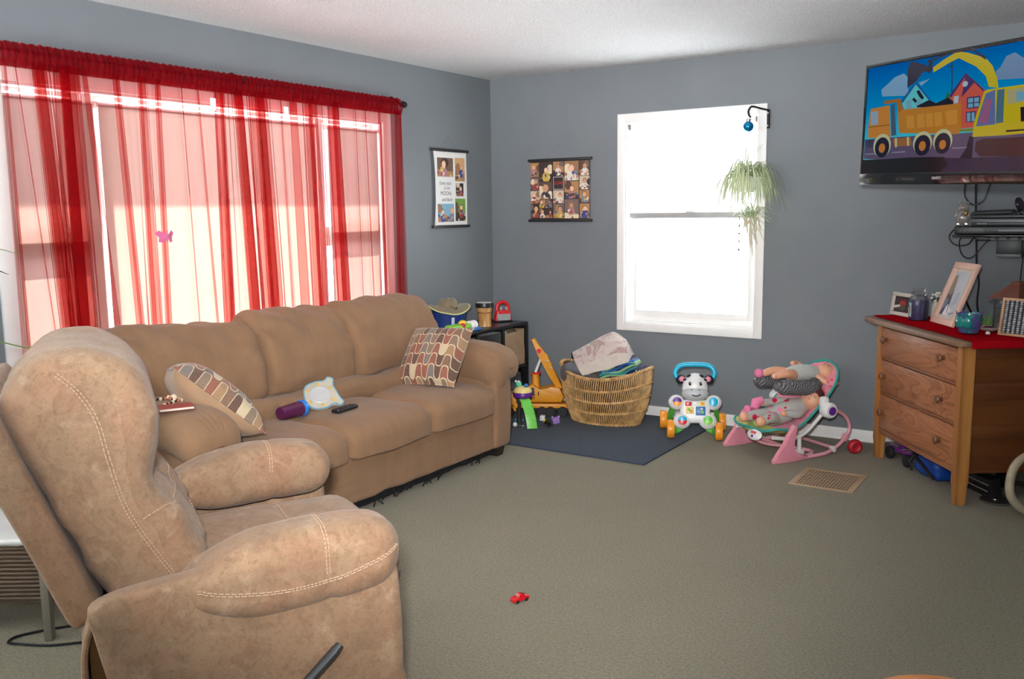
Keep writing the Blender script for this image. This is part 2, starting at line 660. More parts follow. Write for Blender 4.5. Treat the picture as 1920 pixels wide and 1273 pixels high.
def m_screen():
    t = NT('dimming_screen')
    return t.done(t.n('MixShader', {0: 0.04, 1: t.n('BsdfTransparent', {0: (0.9, 0.9, 0.92, 1)}).outputs[0], 2: t.n('BsdfDiffuse', {0: (0.1, 0.1, 0.1, 1)}).outputs[0]}).outputs[0])


SCREEN = m_screen()  # sheet added outside the side sashes to dim the sun on their shades
for (y0, y1, side) in ((WY0 + 0.012, -3.303, 1), (-3.247, -1.80, 0), (-1.744, WY1 - 0.012, 1)):
    b = MB()
    frame_rect(b, 'x', y0 + 0.03, y1 - 0.03, WZ0 + 0.042, WZ1 - 0.032, 0.03, -0.115, -0.075, WHITE, 0.003)
    if side:
        b.bx((-0.12, y0 + 0.03, 1.255), (-0.06, y1 - 0.03, 1.375), WHITE, 0.004)
    sh = b.build('sash', w2)
    b = MB(); b.bx((-0.098, y0 + 0.02, WZ0 + 0.03), (-0.094, y1 - 0.02, WZ1 - 0.02), GLASS); b.build('pane', sh)
    if side:
        b = MB(); b.bx((-0.142, y0 + 0.005, WZ0 + 0.01), (-0.1415, y1 - 0.005, WZ1 - 0.01), SCREEN); b.build('dimming_screen', sh)

# ---- unseen window added in the left wall beside the camera, for fill light
b = MB()
frame_rect(b, 'x', SY0, SY1, SZ0, SZ1, 0.06, -0.002, 0.018, WHITE)
b.bx((-0.12, (SY0 + SY1) / 2 - 0.025, SZ0), (-0.05, (SY0 + SY1) / 2 + 0.025, SZ1), WHITE)
w4 = b.build('fill_window_side', kind='structure')
b = MB(); b.bx((-0.09, SY0, SZ0), (-0.085, SY1, SZ1), GLASS); b.build('pane', w4)
# ---- unseen window added behind the camera, for fill light
b = MB()
frame_rect(b, 'y', FX0, FX1, FZ0, FZ1, 0.06, YF - 0.002, YF + 0.018, WHITE)
for x in (1.8,):
    b.bx((x - 0.025, YF - 0.12, FZ0), (x + 0.025, YF - 0.03, FZ1), WHITE)
w3 = b.build('fill_window_front', kind='structure')
b = MB(); b.bx((FX0, YF - 0.08, FZ0), (FX1, YF - 0.075, FZ1), GLASS); b.build('pane', w3)


# ================================================================== SHADES AND CURTAINS
def m_shade(name, col, tr, see=0.0):
    t = NT(name)
    c = t.ramp(t.noise(3, 3), [(0.3, shade(col, 0.97)), (0.7, col)])
    sh = t.n('MixShader', {0: tr, 1: t.n('BsdfDiffuse', {0: c}).outputs[0], 2: t.n('BsdfTranslucent', {0: c}).outputs[0]}).outputs[0]
    if see:
        sh = t.n('MixShader', {0: see, 1: sh, 2: t.n('BsdfTransparent', {0: (1, 1, 1, 1)}).outputs[0]}).outputs[0]
    return t.done(sh)


SHADE_L = m_shade('cream_shade_cloth', (0.52, 0.485, 0.455, 1), 0.55)
SHADE_B = m_shade('white_shade_cloth', (0.95, 0.95, 0.95, 1), 0.6, 0.35)
BRACKET = plain('brown_bracket', (0.22, 0.15, 0.11, 1), 0.5)
ALU = plain('grey_hem_bar', (0.42, 0.42, 0.42, 1), 0.5)

for (y0, y1, lab) in ((-3.696, -3.258, 'cream roller shade lowered in the left side pane of the curtained window'),
                      (-3.243, -1.828, 'wide cream roller shade lowered over the centre pane of the curtained window'),
                      (-1.735, -1.274, 'cream roller shade lowered in the side pane nearest the room corner')):
    r = thing('roller_shade', lab, 'roller shade', (-0.022, (y0 + y1) / 2, 0.64), 0, 'roller shades behind the red curtains')
    b = MB(); b.cyl((-0.03, y0, 1.975), (-0.03, y1, 1.975), 0.014, WHITE, 16); b.build('roller_tube', r)
    b = MB(); b.bx((-0.0165, y0 + 0.006, 0.66), (-0.0155, y1 - 0.006, 1.975), SHADE_L); b.build('shade_cloth', r)
    b = MB(); b.cyl((-0.016, y0 + 0.006, 0.66), (-0.016, y1 - 0.006, 0.66), 0.007, WHITE, 10); b.build('hem_bar', r)
    for y in (y0, y1):
        b = MB(); b.box((-0.03, y, 1.975), (0.03, 0.004, 0.034), WHITE, None, 0.001); b.build('bracket', r)

r = thing('roller_shade', 'white roller shade half lowered in the bright back window', 'roller shade', (1.608, 0.03, 1.41))
b = MB(); b.cyl((BX0 + 0.03, 0.03, 2.022), (BX1 - 0.03, 0.03, 2.022), 0.013, WHITE, 16); b.build('roller_tube', r)
b = MB(); b.bx((BX0 + 0.035, 0.0435, 1.42), (BX1 - 0.035, 0.0445, 2.022), SHADE_B); b.build('shade_cloth', r)
b = MB(); b.bx((BX0 + 0.02, 0.036, 1.395), (BX1 - 0.02, 0.047, 1.432), ALU, 0.003); b.build('hem_bar', r, 'grey hem bar along the bottom of the shade')
for x in (BX0 + 0.022, BX1 - 0.022):
    b = MB(); b.box((x, 0.03, 2.022), (0.012, 0.03, 0.036), BRACKET, None, 0.001); b.build('bracket', r, 'brown bracket')
b = MB()
for k in range(26):
    b.ell((BX0 + 0.050 - 0.0004 * k, 0.012, 1.955 - k * 0.0205), 0.0042, ALU, n=8)
b.tube([(BX0 + 0.050, 0.012, 1.99), (BX0 + 0.040, 0.012, 1.44)], 0.0008, ALU, 5)
b.build('bead_chain', r)


def m_sheer(name='red_sheer_voile', base=0.17):
    t = NT(name)
    weave = t.noise(5, 3, 0.6, t.co((1, 60, 5)))
    red = t.ramp(weave, [(0.3, (0.34, 0.006, 0.014, 1)), (0.7, (0.46, 0.010, 0.020, 1))])
    cloth = t.n('MixShader', {0: 0.55, 1: t.n('BsdfDiffuse', {0: red}).outputs[0], 2: t.n('BsdfTranslucent', {0: red}).outputs[0]}).outputs[0]
    see = t.n('BsdfTransparent', {0: (0.995, 0.775, 0.76, 1)}).outputs[0]
    face = t.n('LayerWeight', {'Blend': 0.28}).outputs['Facing']
    f = t.m_('MULTIPLY_ADD', t.m_('POWER', face, 1.6), 0.66, base)
    f = t.m_('MINIMUM', t.m_('ADD', f, t.m_('MULTIPLY', weave, 0.06)), 0.97)
    return t.done(t.n('MixShader', {0: f, 1: see, 2: cloth}).outputs[0])


SHEER = m_sheer()
SHEERD = m_sheer('gathered_red_voile', 0.62)
# (edge a, edge b, layers, lean of the lower end)
FOLDS = [(-3.722, -3.699, 3, 0.0), (-3.634, -3.622, 3, 0.10), (-3.574, -3.500, 9, 0.06), (-3.495, -3.388, 11, 0.0), (-3.335, -3.290, 3, 0.09),
         (-3.205, -3.144, 5, 0.05), (-3.101, -3.042, 5, -0.01), (-3.012, -2.972, 5, -0.03), (-2.837, -2.822, 3, 0.03),
         (-2.729, -2.713, 3, 0.05), (-2.637, -2.563, 7, -0.01), (-2.502, -2.411, 7, 0.05), (-2.392, -2.261, 9, 0.04),
         (-2.186, -2.165, 3, 0.03), (-2.133, -2.045, 3, 0.03), (-2.004, -1.905, 7, 0.03), (-1.865, -1.852, 3, 0.03),
         (-1.798, -1.701, 7, 0.04), (-1.582, -1.572, 3, 0.02), (-1.494, -1.476, 3, 0.03), (-1.385, -1.337, 3, 0.02),
         (-1.235, -1.165, 5, -0.02)]
CX, ZT, ZB = 0.082, 2.115, 0.42


def curtain_path(z, y0, y1, folds):
    k = (ZT - z) / (ZT - ZB)
    pts = []
    wob = lambda y, a: 0.006 * sin(y * 31 + a) * (0.3 + k)
    cur = y0
    for (a, c, n, lean) in folds:
        rj = random.Random(int(-a * 1000))
        wd = (c - a) * (0.78 + 0.24 * min(1, k * 1.7))
        mid = (a + c) / 2 + lean * (k - 0.35) * 1.2
        a2, c2 = mid - wd / 2, mid + wd / 2
        for q in range(1, 5):
            y = cur + (a2 - cur) * q / 5
            pts.append((CX + wob(y, n), y))
        for L in range(n):
            s, e = (a2, c2) if L % 2 == 0 else (c2, a2)
            j0, j1 = rj.uniform(0, 0.62), rj.uniform(0, 0.62)
            lo_, hi_ = a2 + wd * (0 if L in (0,) else last), c2
            if L == n - 1:
                nxt = 1.0
            elif L % 2 == 0:
                nxt = 1.0 - j0 * 0.6
            else:
                nxt = j1 * 0.6
            s = a2 + wd * (0.0 if L == 0 else last)
            e = a2 + wd * nxt
            last = nxt
            for q in range(6):
                f = q / 5
                y = s + (e - s) * f
                pts.append((CX + 0.0065 * (L - (n - 1) / 2) + 0.004 * sin(f * pi) * (1 if L % 2 else -1) + wob(y, 2 * L) * 0.4, y))
        cur = c2
    for q in range(1, 6):
        y = cur + (y1 - cur) * q / 5
        pts.append((CX + wob(y, 1), y))
    return pts


def curtain_panel(label, y0, y1, folds, lean0, lean1, tag_y):
    t = thing('sheer_curtain', label, 'curtain', (CX, (y0 + y1) / 2, ZB), 0, 'red sheer curtains on one rod')
    zs = [ZT - (ZT - ZB) * (i / 26) for i in range(27)]
    rows = []
    for z in zs:
        k = (ZT - z) / (ZT - ZB)
        rows.append([(x, y, z) for x, y in curtain_path(z, y0 + lean0 * k, y1 + lean1 * sin(k * 2.6), folds)])
    b = MB()
    b.rings(rows, SHEER, closed=False)
    b.build('curtain_drop', t, sharp=180, fix=False)
    # gathered rod pocket: two ruffled layers around the rod, a ruffled crest on top
    b = MB()
    nu = int((y1 - y0) * 150)
    for side in (-1, 1):
        def fn(u, v, side=side):
            y = y0 + (y1 - y0) * u
            z = 2.085 + 0.103 * v
            amp = 0.0055 * (0.5 + v)
            bulge = 0.017 * sin(min(1, v * 1.0) * pi) + 0.003
            x = 0.082 + side * bulge + amp * (sin(y * 210 + 2.2 * sin(y * 37)) + 0.5 * sin(y * 401))
            return (x, y, z + 0.004 * sin(y * 173 + side) * v)
        b.grid(fn, nu, 9, SHEERD)
    b.build('rod_pocket', t, sharp=180, fix=False)
    b = MB()
    b.box((CX + 0.012, tag_y, 2.02), (0.001, 0.035, 0.062), WHITE)
    b.build('care_tag', t, 'small white care tag')


curtain_panel('sheer red gathered curtain panel on the left half of the rod, nearest the recliner', -3.735, -2.652, FOLDS[:10], -0.02, 0.05, -2.66)
curtain_panel('sheer red gathered curtain panel on the right half of the rod, nearest the posters', -2.655, -1.150, FOLDS[10:], 0.03, 0.02, -2.16)

IRON = plain('dark_bronze', (0.02, 0.016, 0.015, 1), 0.4, metal=0.6)
t = thing('curtain_rod', 'thin dark curtain rod with round finials above the red curtains', 'curtain rod', (0.08, -2.45, 2.15))
b = MB(); b.cyl((0.082, -3.80, 2.155), (0.082, -1.135, 2.155), 0.008, IRON, 12); b.build('rod', t)
for y in (-3.82, -1.115):
    b = MB(); b.ell((0.082, y, 2.155), (0.02, 0.022, 0.02), IRON, n=14); b.cyl((0.082, y - 0.02, 2.155), (0.082, y + 0.02, 2.155), 0.011, IRON, 10); b.build('finial', t)
for y in (-3.76, -2.452, -1.15):
    b = MB()
    b.tube(spline([(0.001, y, 2.185), (0.03, y, 2.19), (0.07, y, 2.165), (0.082, y, 2.142), (0.096, y, 2.155), (0.096, y, 2.175)], 4), 0.005, IRON, 8)
    b.box((0.004, y, 2.185), (0.008, 0.018, 0.05), IRON, None, 0.002)
    b.build('bracket', t)

PINK = plain('pink_gauze', (0.62, 0.12, 0.28, 1), 0.7)
t = thing('butterfly_ornament', 'small pink butterfly clipped to the red curtain', 'ornament', (0.16, -3.03, 1.36))
for sgn in (-1, 1):
    b = MB()
    b.prism([(0, 0), (0.05, 0.03), (0.075, 0.01), (0.05, -0.012), (0.055, -0.04), (0.025, -0.045), (0, -0.01)], 0.0015, PINK,
            F(t) @ TR(0, 0, 0.0) @ RZ(pi / 2) @ RX(pi / 2) @ RY(0.5 * sgn) @ Matrix.Diagonal((sgn * 0.8, 0.8, 1, 1)))
    b.build('wing', t)
b = MB(F(t)); b.ell((-0.004, 0, -0.005), (0.005, 0.005, 0.03), PINK, n=10); b.build('body', t)

# ================================================================== SOFA
def m_suede(name, col, var, big, fine_amt, streak=0.0, wear=None):
    t = NT(name)
    v = t.co()
    a = t.noise(big, 5, 0.62)
    c = t.ramp(a, [(0.28, shade(col, 1 - var)), (0.5, col), (0.74, shade(col, 1 + var))])
    f = t.noise(240, 3, 0.7)
    c = t.mix(fine_amt, c, t.ramp(f, [(0.3, shade(col, 0.72)), (0.7, shade(col, 1.25))]))
    if wear is not None:
        c = t.mix(t.ramp(t.noise(6.5, 4, 0.6, None, 0.4), [(0.45, (0, 0, 0, 1)), (0.62, (0.55, 0.55, 0.55, 1))]), c, (col[0] * 1.05, col[1] * 0.86, col[2] * 0.84, 1))
        w = t.ramp(t.noise(11, 6, 0.72), [(0.54, (0, 0, 0, 1)), (0.66, (1, 1, 1, 1))])
        c = t.mix(t.m_('MULTIPLY', w, 0.55), c, wear)
        dk = t.ramp(t.noise(17, 5, 0.75, None, 0.6), [(0.40, (1, 1, 1, 1)), (0.55, (0, 0, 0, 1))])
        c = t.mix(t.m_('MULTIPLY', dk, 0.5), c, (col[0] * 0.66, col[1] * 0.58, col[2] * 0.55, 1))
        sp_ = t.ramp(t.noise(75, 4, 0.7), [(0.36, (1, 1, 1, 1)), (0.46, (0, 0, 0, 1))])
        c = t.mix(t.m_('MULTIPLY', sp_, 0.4), c, shade(col, 0.55))
        cr = t.n('TexVoronoi', {'Vector': v, 'Scale': 26.0}, feature='DISTANCE_TO_EDGE').outputs[0]
        cm = t.ramp(cr, [(0.0, (1, 1, 1, 1)), (0.035, (0, 0, 0, 1))])
        c = t.mix(t.m_('MULTIPLY', t.m_('MULTIPLY', cm, t.noise(5, 3)), 0.35), c, shade(col, 1.35))
    if streak:
        s_ = t.noise(1, 4, 0.6, t.co((5, 16, 3)))
        c = t.mix(streak, c, t.ramp(s_, [(0.35, shade(col, 0.84)), (0.65, shade(col, 1.12))]))
    h = t.m_('ADD', t.m_('MULTIPLY', f, 0.5), t.noise(26, 4, 0.6))
    return t.done(t.bsdf(c, 0.88, 0, 0.15, t.bump(h, 0.22, 0.006), **{'Sheen Weight': 0.12, 'Sheen Roughness': 0.5}))


SOFA = m_suede('tan_microsuede', (0.265, 0.152, 0.085, 1), 0.15, 3.0, 0.2, 0.35)
ESP = plain('espresso_wood', (0.022, 0.014, 0.011, 1), 0.4)
LINING = plain('torn_black_lining', (0.006, 0.006, 0.007, 1), 0.9)

sofa = thing('sofa', 'three seat tan microsuede sofa under the red curtains', 'sofa', (0.6, -2.46, 0))


def wr(x, y, z, amp, s=7):
    return amp * (nz(x, y, z, s) + 0.5 * nz(x + 7, y, z, s * 2.3))


# frame with stitched front panel
b = MB()
b.rbox((0.59, -2.46, 0.185), (0.9, 2.0, 0.25), 0.02, SOFA, 30,
       lambda x, y, z: (x + (0.022 * (abs(sin(y * pi / 0.205)) ** 0.3 - 1) + 0.004 * nz(x, y * 3, z * 9, 6) if x > 0.3 else 0), y, z))
b.bx((0.10, -3.55, 0.06), (0.24, -1.40, 0.84), SOFA, 0.03)
b.build('frame', sofa)

# seat cushions
for (y0, y1, k) in ((-3.37, -2.762, 0), (-2.758, -2.134, 1), (-2.130, -1.545, 2)):
    w = y1 - y0

    def seat(x, y, z, w=w, k=k):
        u, v = x / 0.375, y / (w / 2)
        cr = max(0, 1 - u * u) ** 0.5 * max(0, 1 - v * v) ** 0.4
        z2 = z + (0.028 * cr if z > 0 else 0) + wr(x + k * 3, y, z, 0.006)
        if x > 0.25 and z > -0.05:
            z2 -= 0.018 * sstep(0.25, 0.38, x)
        x2 = x + 0.022 * max(0, 1 - v * v) * sstep(0.2, 0.37, x)
        return (x2, y + wr(y, x, z + k, 0.003), z2)
    b = MB(); b.rbox((0.70, (y0 + y1) / 2, 0.357), (0.75, w, 0.165), 0.055, SOFA, 26, seat)
    b.build('seat_cushion', sofa)

# back cushions: puffy pads with a lower roll
prof = [(0.50, 0.535), (0.535, 0.58), (0.545, 0.66), (0.52, 0.76), (0.465, 0.86), (0.39, 0.925), (0.30, 0.945), (0.21, 0.915),
        (0.15, 0.83), (0.14, 0.66), (0.17, 0.53), (0.34, 0.505)]
ring0 = spline([(x, 0, z) for x, z in prof], 5, True)
cen = Vector((0.33, 0, 0.72))


def back_pad(y0, y1, k):
    b = MB()
    rs = []
    N = 30
    for i in range(N + 1):
        v = -1 + 2 * i / N
        v = math.copysign(1 - (1 - abs(v)) ** 2.2, v)
        sc = (1 - abs(v) ** 18) ** 0.36
        sc = max(sc, 0.6)
        y = (y0 + y1) / 2 + v * (y1 - y0) / 2
        ring = []
        for p in ring0:
            q = cen + (p - cen) * sc
            if sc < 1:
                q.z = cen.z + (p.z - cen.z) * (0.72 + 0.28 * sc)
            a = atan2(p.z - cen.z, p.x - cen.x)
            d = wr(a * 0.5 + k * 5, y * 1.4, k, 0.012, 4) + 0.007 * nz(a * 2.2 + k, y * 9 + a * 2, k, 1.0) - 0.010 * abs(nz(a * 1.1 + 3 * k, y * 4 - a, k + 9, 1.0)) * (1 if p.z > 0.8 else 0.3) + 0.005 * sin(y * 26 + 5 * a + k) * (1 if p.z > 0.85 else 0.3) + 0.006 * sin((y * 0.7 + p.z) * 40 + k) * exp(-(((abs(v) - 0.86) / 0.1) ** 2))
            q += (p - cen).normalized() * d
            q.z += 0.016 * sin(y * 5 + k * 2) * (1 if p.z > 0.8 else 0)
            ring.append((q.x, y, q.z))
        rs.append(ring)
    b.rings(rs, SOFA)
    b.build('back_cushion', sofa, sharp=60)


back_pad(-3.56, -2.745, 0)
back_pad(-2.742, -2.115, 1)
back_pad(-2.112, -1.325, 2)


def roll(x, y, z):
    return (x + wr(x, y * 2, z, 0.012, 6) - 0.02 * (abs(sin(y * pi / 0.3)) ** 0.3 < 0.7), y, z + wr(x + 4, y * 1.6, z, 0.014, 6) + 0.012 * sin(y * 9))


b = MB(); b.rbox((0.43, -2.47, 0.485), (0.40, 1.93, 0.13), 0.055, SOFA, 40, roll); b.build('lumbar_roll', sofa)

# arms
for sg, yc in ((1, -1.455), (-1, -3.475)):
    def pad(x, y, z, sg=sg):
        o = y * sg                                   # + = outward
        f = sstep(0.12, 0.36, x)
        z2 = z - 0.035 * f * f + 0.018 * (1 - (x / 0.37) ** 2)
        y2 = y
        if z < 0:
            if o < 0:
                z2 -= 0.055 * sstep(0, 0.08, -z) * sstep(0.0, 0.07, -o)       # hangs lower on the seat side
        x2 = x
        if x > 0.28:
            z2 += 0.0015 * sin(atan2(z, y) * 22)
        return (x2, y2 + wr(x, y, z + sg, 0.005), z2 + wr(x, y, z, 0.006))
    b = MB()
    b.rbox((0.71, yc + 0.045 * sg, 0.57), (0.76, 0.285, 0.19), 0.09, SOFA, 26, pad)
    b.build('arm_pad', sofa)
    b = MB()
    b.rbox((0.595, yc + 0.005 * sg, 0.32), (0.92, 0.165, 0.52), 0.025, SOFA, 14,
           lambda x, y, z: (x + (0.012 * (1 - (z / 0.235) ** 2) if x > 0.4 else 0), y, z))
    b.build('arm_panel', sofa)
for x, y in ((0.985, -1.435), (0.985, -3.49), (0.16, -1.435), (0.16, -3.49)):
    b = MB()
    b.rings([[(x + sx * s_, y + sy * s_, z) for sx, sy in ((-1, -1), (1, -1), (1, 1), (-1, 1))] for s_, z in ((0.030, 0.0), (0.043, 0.075))], ESP)
    b.build('foot', sofa, 'dark tapered wooden foot')
b = MB()
pts = []
for i in range(46):
    y = -3.3 + i * 0.042
    pts.append((0.985 + 0.02 * nz(y, 0, 0, 9), y, 0.012 + 0.03 * abs(nz(y, 3, 0, 11))))
b.rings([[(x, y, z), (x - 0.02, y, z), (x - 0.02, y, 0.075), (x, y, 0.075)] for x, y, z in pts], LINING)
for i in range(16):
    y = random.uniform(-2.6, -1.6)
    b.tube([(0.99, y, 0.07), (1.0 + random.uniform(0, 0.02), y + random.uniform(-.03, .03), 0.03), (1.0 + random.uniform(-.02, .03), y + random.uniform(-.05, .05), 0.004)], 0.004, LINING, 5)
b.build('torn_lining', sofa, 'torn black lining hanging below the frame')


# ================================================================== THROW PILLOWS
def m_mod(name):
    """retro meander pattern of rounded tabs outlined in cream"""
    t = NT(name)
    tc = t.n('TexCoord').outputs['Object']
    sep = t.n('SeparateXYZ', {0: tc})
    u = t.m_('MULTIPLY', sep.outputs[0], 2 * pi / 0.082)
    v = t.m_('MULTIPLY', sep.outputs[1], 1 / 0.070)
    s_ = t.m_('SINE', u)
    sq = t.m_('MULTIPLY', t.m_('ARCTANGENT', t.m_('MULTIPLY', s_, 4.0)), 0.42)
    w = t.m_('ADD', v, sq)
    row = t.m_('FLOOR', w)
    fr = t.m_('SUBTRACT', w, row)
    half = t.m_('FLOOR', t.m_('DIVIDE', u, pi))
    wn = t.n('TexWhiteNoise', {0: t.n('CombineXYZ', {0: half, 1: row, 2: 3.0}).outputs[0]}, noise_dimensions='3D').outputs[0]
    cols = [(0.0, S(86, 48, 32)), (0.2, S(140, 74, 52)), (0.42, S(128, 104, 84)), (0.56, S(200, 180, 146)), (0.64, S(122, 86, 62)),
            (0.80, S(116, 106, 100)), (0.91, S(160, 122, 84))]
    c = t.ramp(wn, cols, 'CONSTANT')
    # outline: thin along the rows, and where the meander runs steep
    steep = t.m_('SUBTRACT', 1.0, t.m_('ABSOLUTE', s_))
    th = t.m_('MULTIPLY_ADD', t.m_('POWER', steep, 3.0), 0.30, 0.06)
    o1 = t.m_('LESS_THAN', fr, th)
    o2 = t.m_('GREATER_THAN', fr, t.m_('SUBTRACT', 1.0, t.m_('MULTIPLY', th, 0.5)))
    o = t.m_('MAXIMUM', o1, o2)
    c = t.mix(o, c, S(214, 196, 160))
    f = t.noise(420, 2)
    c = t.mix(0.15, c, t.ramp(f, [(0.3, (0.1, 0.07, 0.05, 1)), (0.7, (0.8, 0.7, 0.6, 1))]))
    return t.done(t.bsdf(c, 0.85, 0, 0.2, t.bump(f, 0.2, 0.002), **{'Sheen Weight': 0.2}))


MOD = m_mod('retro_meander_print')
BEIGE = fabric('beige_pillow_back', (0.40, 0.25, 0.15, 1), 0.06)


def pillow(label, M4, half=0.205, thick=0.075):
    t = thing('throw_pillow', label, 'pillow', (0, 0, 0), 0, 'patterned throw pillows on the sofa')
    t.matrix_world = M4
    WM[t.name] = M4
    for side, mt, nm in ((1, MOD, 'patterned_front'), (-1, BEIGE, 'plain_back')):
        b = MB(M4)

        def fn(u, v, side=side):
            a, c = u * 2 - 1, v * 2 - 1
            k = 1 - 0.07 * (1 - a * a) * abs(c) ** 4 - 0.0
            k2 = 1 - 0.07 * (1 - c * c) * abs(a) ** 4
            th = ((1 - abs(a) ** 2.6) * (1 - abs(c) ** 2.6)) ** 0.5
            x, y = a * half * k2, c * half * k
            return (x, y, side * (0.0006 + thick * th) + 0.004 * nz(x, y, side, 14) * th)
        b.grid(fn, 26, 26, mt)
        b.build(nm, t, sharp=180)
    b = MB(M4)
    loop = []
    for e in range(4):
        for i in range(14):
            q = -1 + 2 * i / 14
            a, c = ((q, -1), (1, q), (-q, 1), (-1, -q))[e]
            loop.append((a * half * (1 - 0.07 * (1 - c * c) * abs(a) ** 4), c * half * (1 - 0.07 * (1 - a * a) * abs(c) ** 4), 0))
    b.tube(loop, 0.0045, MOD, 8, True)
    b.build('piping', t)
    return t


def basis(o, ax, ay):
    ax = Vector(ax).normalized()
    ay = Vector(ay)
    ay = (ay - ax * ay.dot(ax)).normalized()
    az = ax.cross(ay)
    return Matrix(((ax.x, ay.x, az.x, o[0]), (ax.y, ay.y, az.y, o[1]), (ax.z, ay.z, az.z, o[2]), (0, 0, 0, 1)))


pillow('square pillow with brown oval print leaning on the sofa arm nearest the back window',
       basis((0.735, -1.695, 0.618), (0.993, 0.107, 0.046), (-0.106, 0.656, 0.747)), 0.203, 0.088)
pillow('square pillow seen from its plain beige back, leaning on the sofa arm behind the recliner',
       basis((0.74, -3.28, 0.648), (0.46, 0.59, -0.67), (-0.88, 0.43, -0.1)), 0.232, 0.10)

from mathutils.bvhtree import BVHTree


def bvh_of(o):
    return BVHTree.FromPolygons([v.co for v in o.data.vertices], [p.vertices for p in o.data.polygons])


SOFA_TREES = [bvh_of(o) for o in COL.objects if o.parent is sofa]


def rest_z(x, y):
    """height of the sofa upholstery under a point"""
    best = 0.0
    for tr_ in SOFA_TREES:
        h = tr_.ray_cast(F(sofa).inverted() @ Vector((x, y, 2.0)), Vector((0, 0, -1)))
        if h[0] is not None and 0.3 < h[0].z < 0.8:
            best = max(best, h[0].z)
    return best


# ================================================================== THINGS ON THE SOFA
PURPLE = plain('plum_plastic', (0.09, 0.014, 0.06, 1), 0.22)
BLUE = plain('bright_blue_plastic', (0.02, 0.22, 0.72, 1), 0.3)
t = thing('sippy_cup', 'plum sippy cup with blue lid lying on the middle seat cushion', 'cup', (0.70, -2.76, 0.456), 0)
t.matrix_world = TR(0.70, -2.86, max(rest_z(0.70, -2.83), rest_z(0.70, -2.72)) + 0.040) @ RZ(radians(3)) @ RX(radians(-91)) @ Matrix.Identity(4)
WM[t.name] = t.matrix_world.copy()
b = MB(F(t)); b.lathe([(0, 0.0), (0.029, 0.0), (0.031, 0.004), (0.039, 0.135), (0.0385, 0.14), (0, 0.14)], PURPLE, n=32); b.build('cup_body', t)
b = MB(F(t))
b.lathe([(0, 0.136), (0.041, 0.136), (0.042, 0.14), (0.042, 0.158), (0.038, 0.166), (0.02, 0.17), (0, 0.171)], BLUE, n=32)
b.build('lid', t)
b = MB(F(t)); b.ell((0, 0.012, 0.180), (0.014, 0.009, 0.020), BLUE); b.build('spout', t)

PW = plain('cream_plastic', (0.50, 0.46, 0.36, 1), 0.4)
PWB = plain('off_white_plastic', (0.52, 0.52, 0.52, 1), 0.35)
YEL = plain('soft_yellow', (0.62, 0.42, 0.12, 1), 0.45)
LB = plain('sky_blue', (0.14, 0.36, 0.52, 1), 0.45)
t = thing('baby_dish', 'white and yellow bear shaped baby dish with blue edging beside the plum cup', 'dish')
t.matrix_world = basis((0.655, -2.545, 0.525), (0.48, 0.85, 0.16), (-0.62, 0.42, 0.62))
WM[t.name] = t.matrix_world.copy()
out = spline([(-0.085, -0.02, 0), (-0.06, -0.075, 0), (0, -0.092, 0), (0.055, -0.08, 0), (0.075, -0.1, 0), (0.1, -0.085, 0), (0.092, -0.05, 0), (0.088, 0, 0),
              (0.085, 0.045, 0), (0.1, 0.08, 0), (0.075, 0.1, 0), (0.05, 0.082, 0), (0, 0.09, 0), (-0.06, 0.07, 0)], 5, True)
b = MB(F(t)); b.prism([(p.x, p.y) for p in out], 0.012, PW, None, 0.003); b.build('rim_plate', t)
b = MB(F(t)); b.lathe([(0.055, 0.0125), (0.05, 0.016), (0.04, 0.0135), (0, 0.0128)], PWB, n=24); b.build('bowl', t)
b = MB(F(t)); b.tube([(p.x * 0.97, p.y * 0.97, 0.012) for p in out], 0.0035, LB, 6, True); b.build('edging', t)
for a in (0.4, 1.4, 2.5, 3.6, 4.6, 5.5):
    b = MB(F(t)); b.ell((0.071 * cos(a), 0.071 * sin(a), 0.0125), (0.013, 0.009, 0.003), YEL, (0, 0, a), 12); b.build('yellow_spot', t)

t = thing('remote_control', 'black remote control lying on the middle seat cushion', 'remote', (0.825, -2.54, max(rest_z(0.82, -2.61), rest_z(0.82, -2.47), rest_z(0.82, -2.54)) + 0.001), radians(94))
b = MB(F(t)); b.rbox((0, 0, 0.012), (0.165, 0.046, 0.020), 0.008, BLACK, 12, lambda x, y, z: (x, y * (1 - 0.1 * x / 0.08), z)); b.build('remote_shell', t)
b = MB(F(t))
for i in range(9):
    for j in range(3):
        b.box((-0.055 + i * 0.0135, -0.013 + j * 0.013, 0.0225), (0.008, 0.008, 0.002), DARK, None, 0.001)
b.build('button_pad', t)

REDC = plain('brick_red_cover', (0.32, 0.055, 0.045, 1), 0.55)
PAPER = plain('page_edges', (0.75, 0.7, 0.6, 1), 0.8)
t = thing('notebook', 'small brick red notebook on the sofa arm beside the recliner', 'notebook', (0.885, -3.575, max(rest_z(0.885 + a, -3.575 + c) for a in (-.05, 0, .05) for c in (-.06, 0, .06)) + 0.003), radians(62))
b = MB(F(t)); b.bx((-0.065, -0.045, 0.001), (0.065, 0.044, 0.009), PAPER); b.build('pages', t)
b = MB(F(t)); b.bx((-0.067, -0.047, -0.001), (0.067, 0.046, 0.001), REDC); b.bx((-0.067, -0.047, 0.009), (0.067, 0.046, 0.011), REDC); b.bx((-0.067, 0.044, -0.001), (0.067, 0.047, 0.011), REDC); b.build('cover', t)

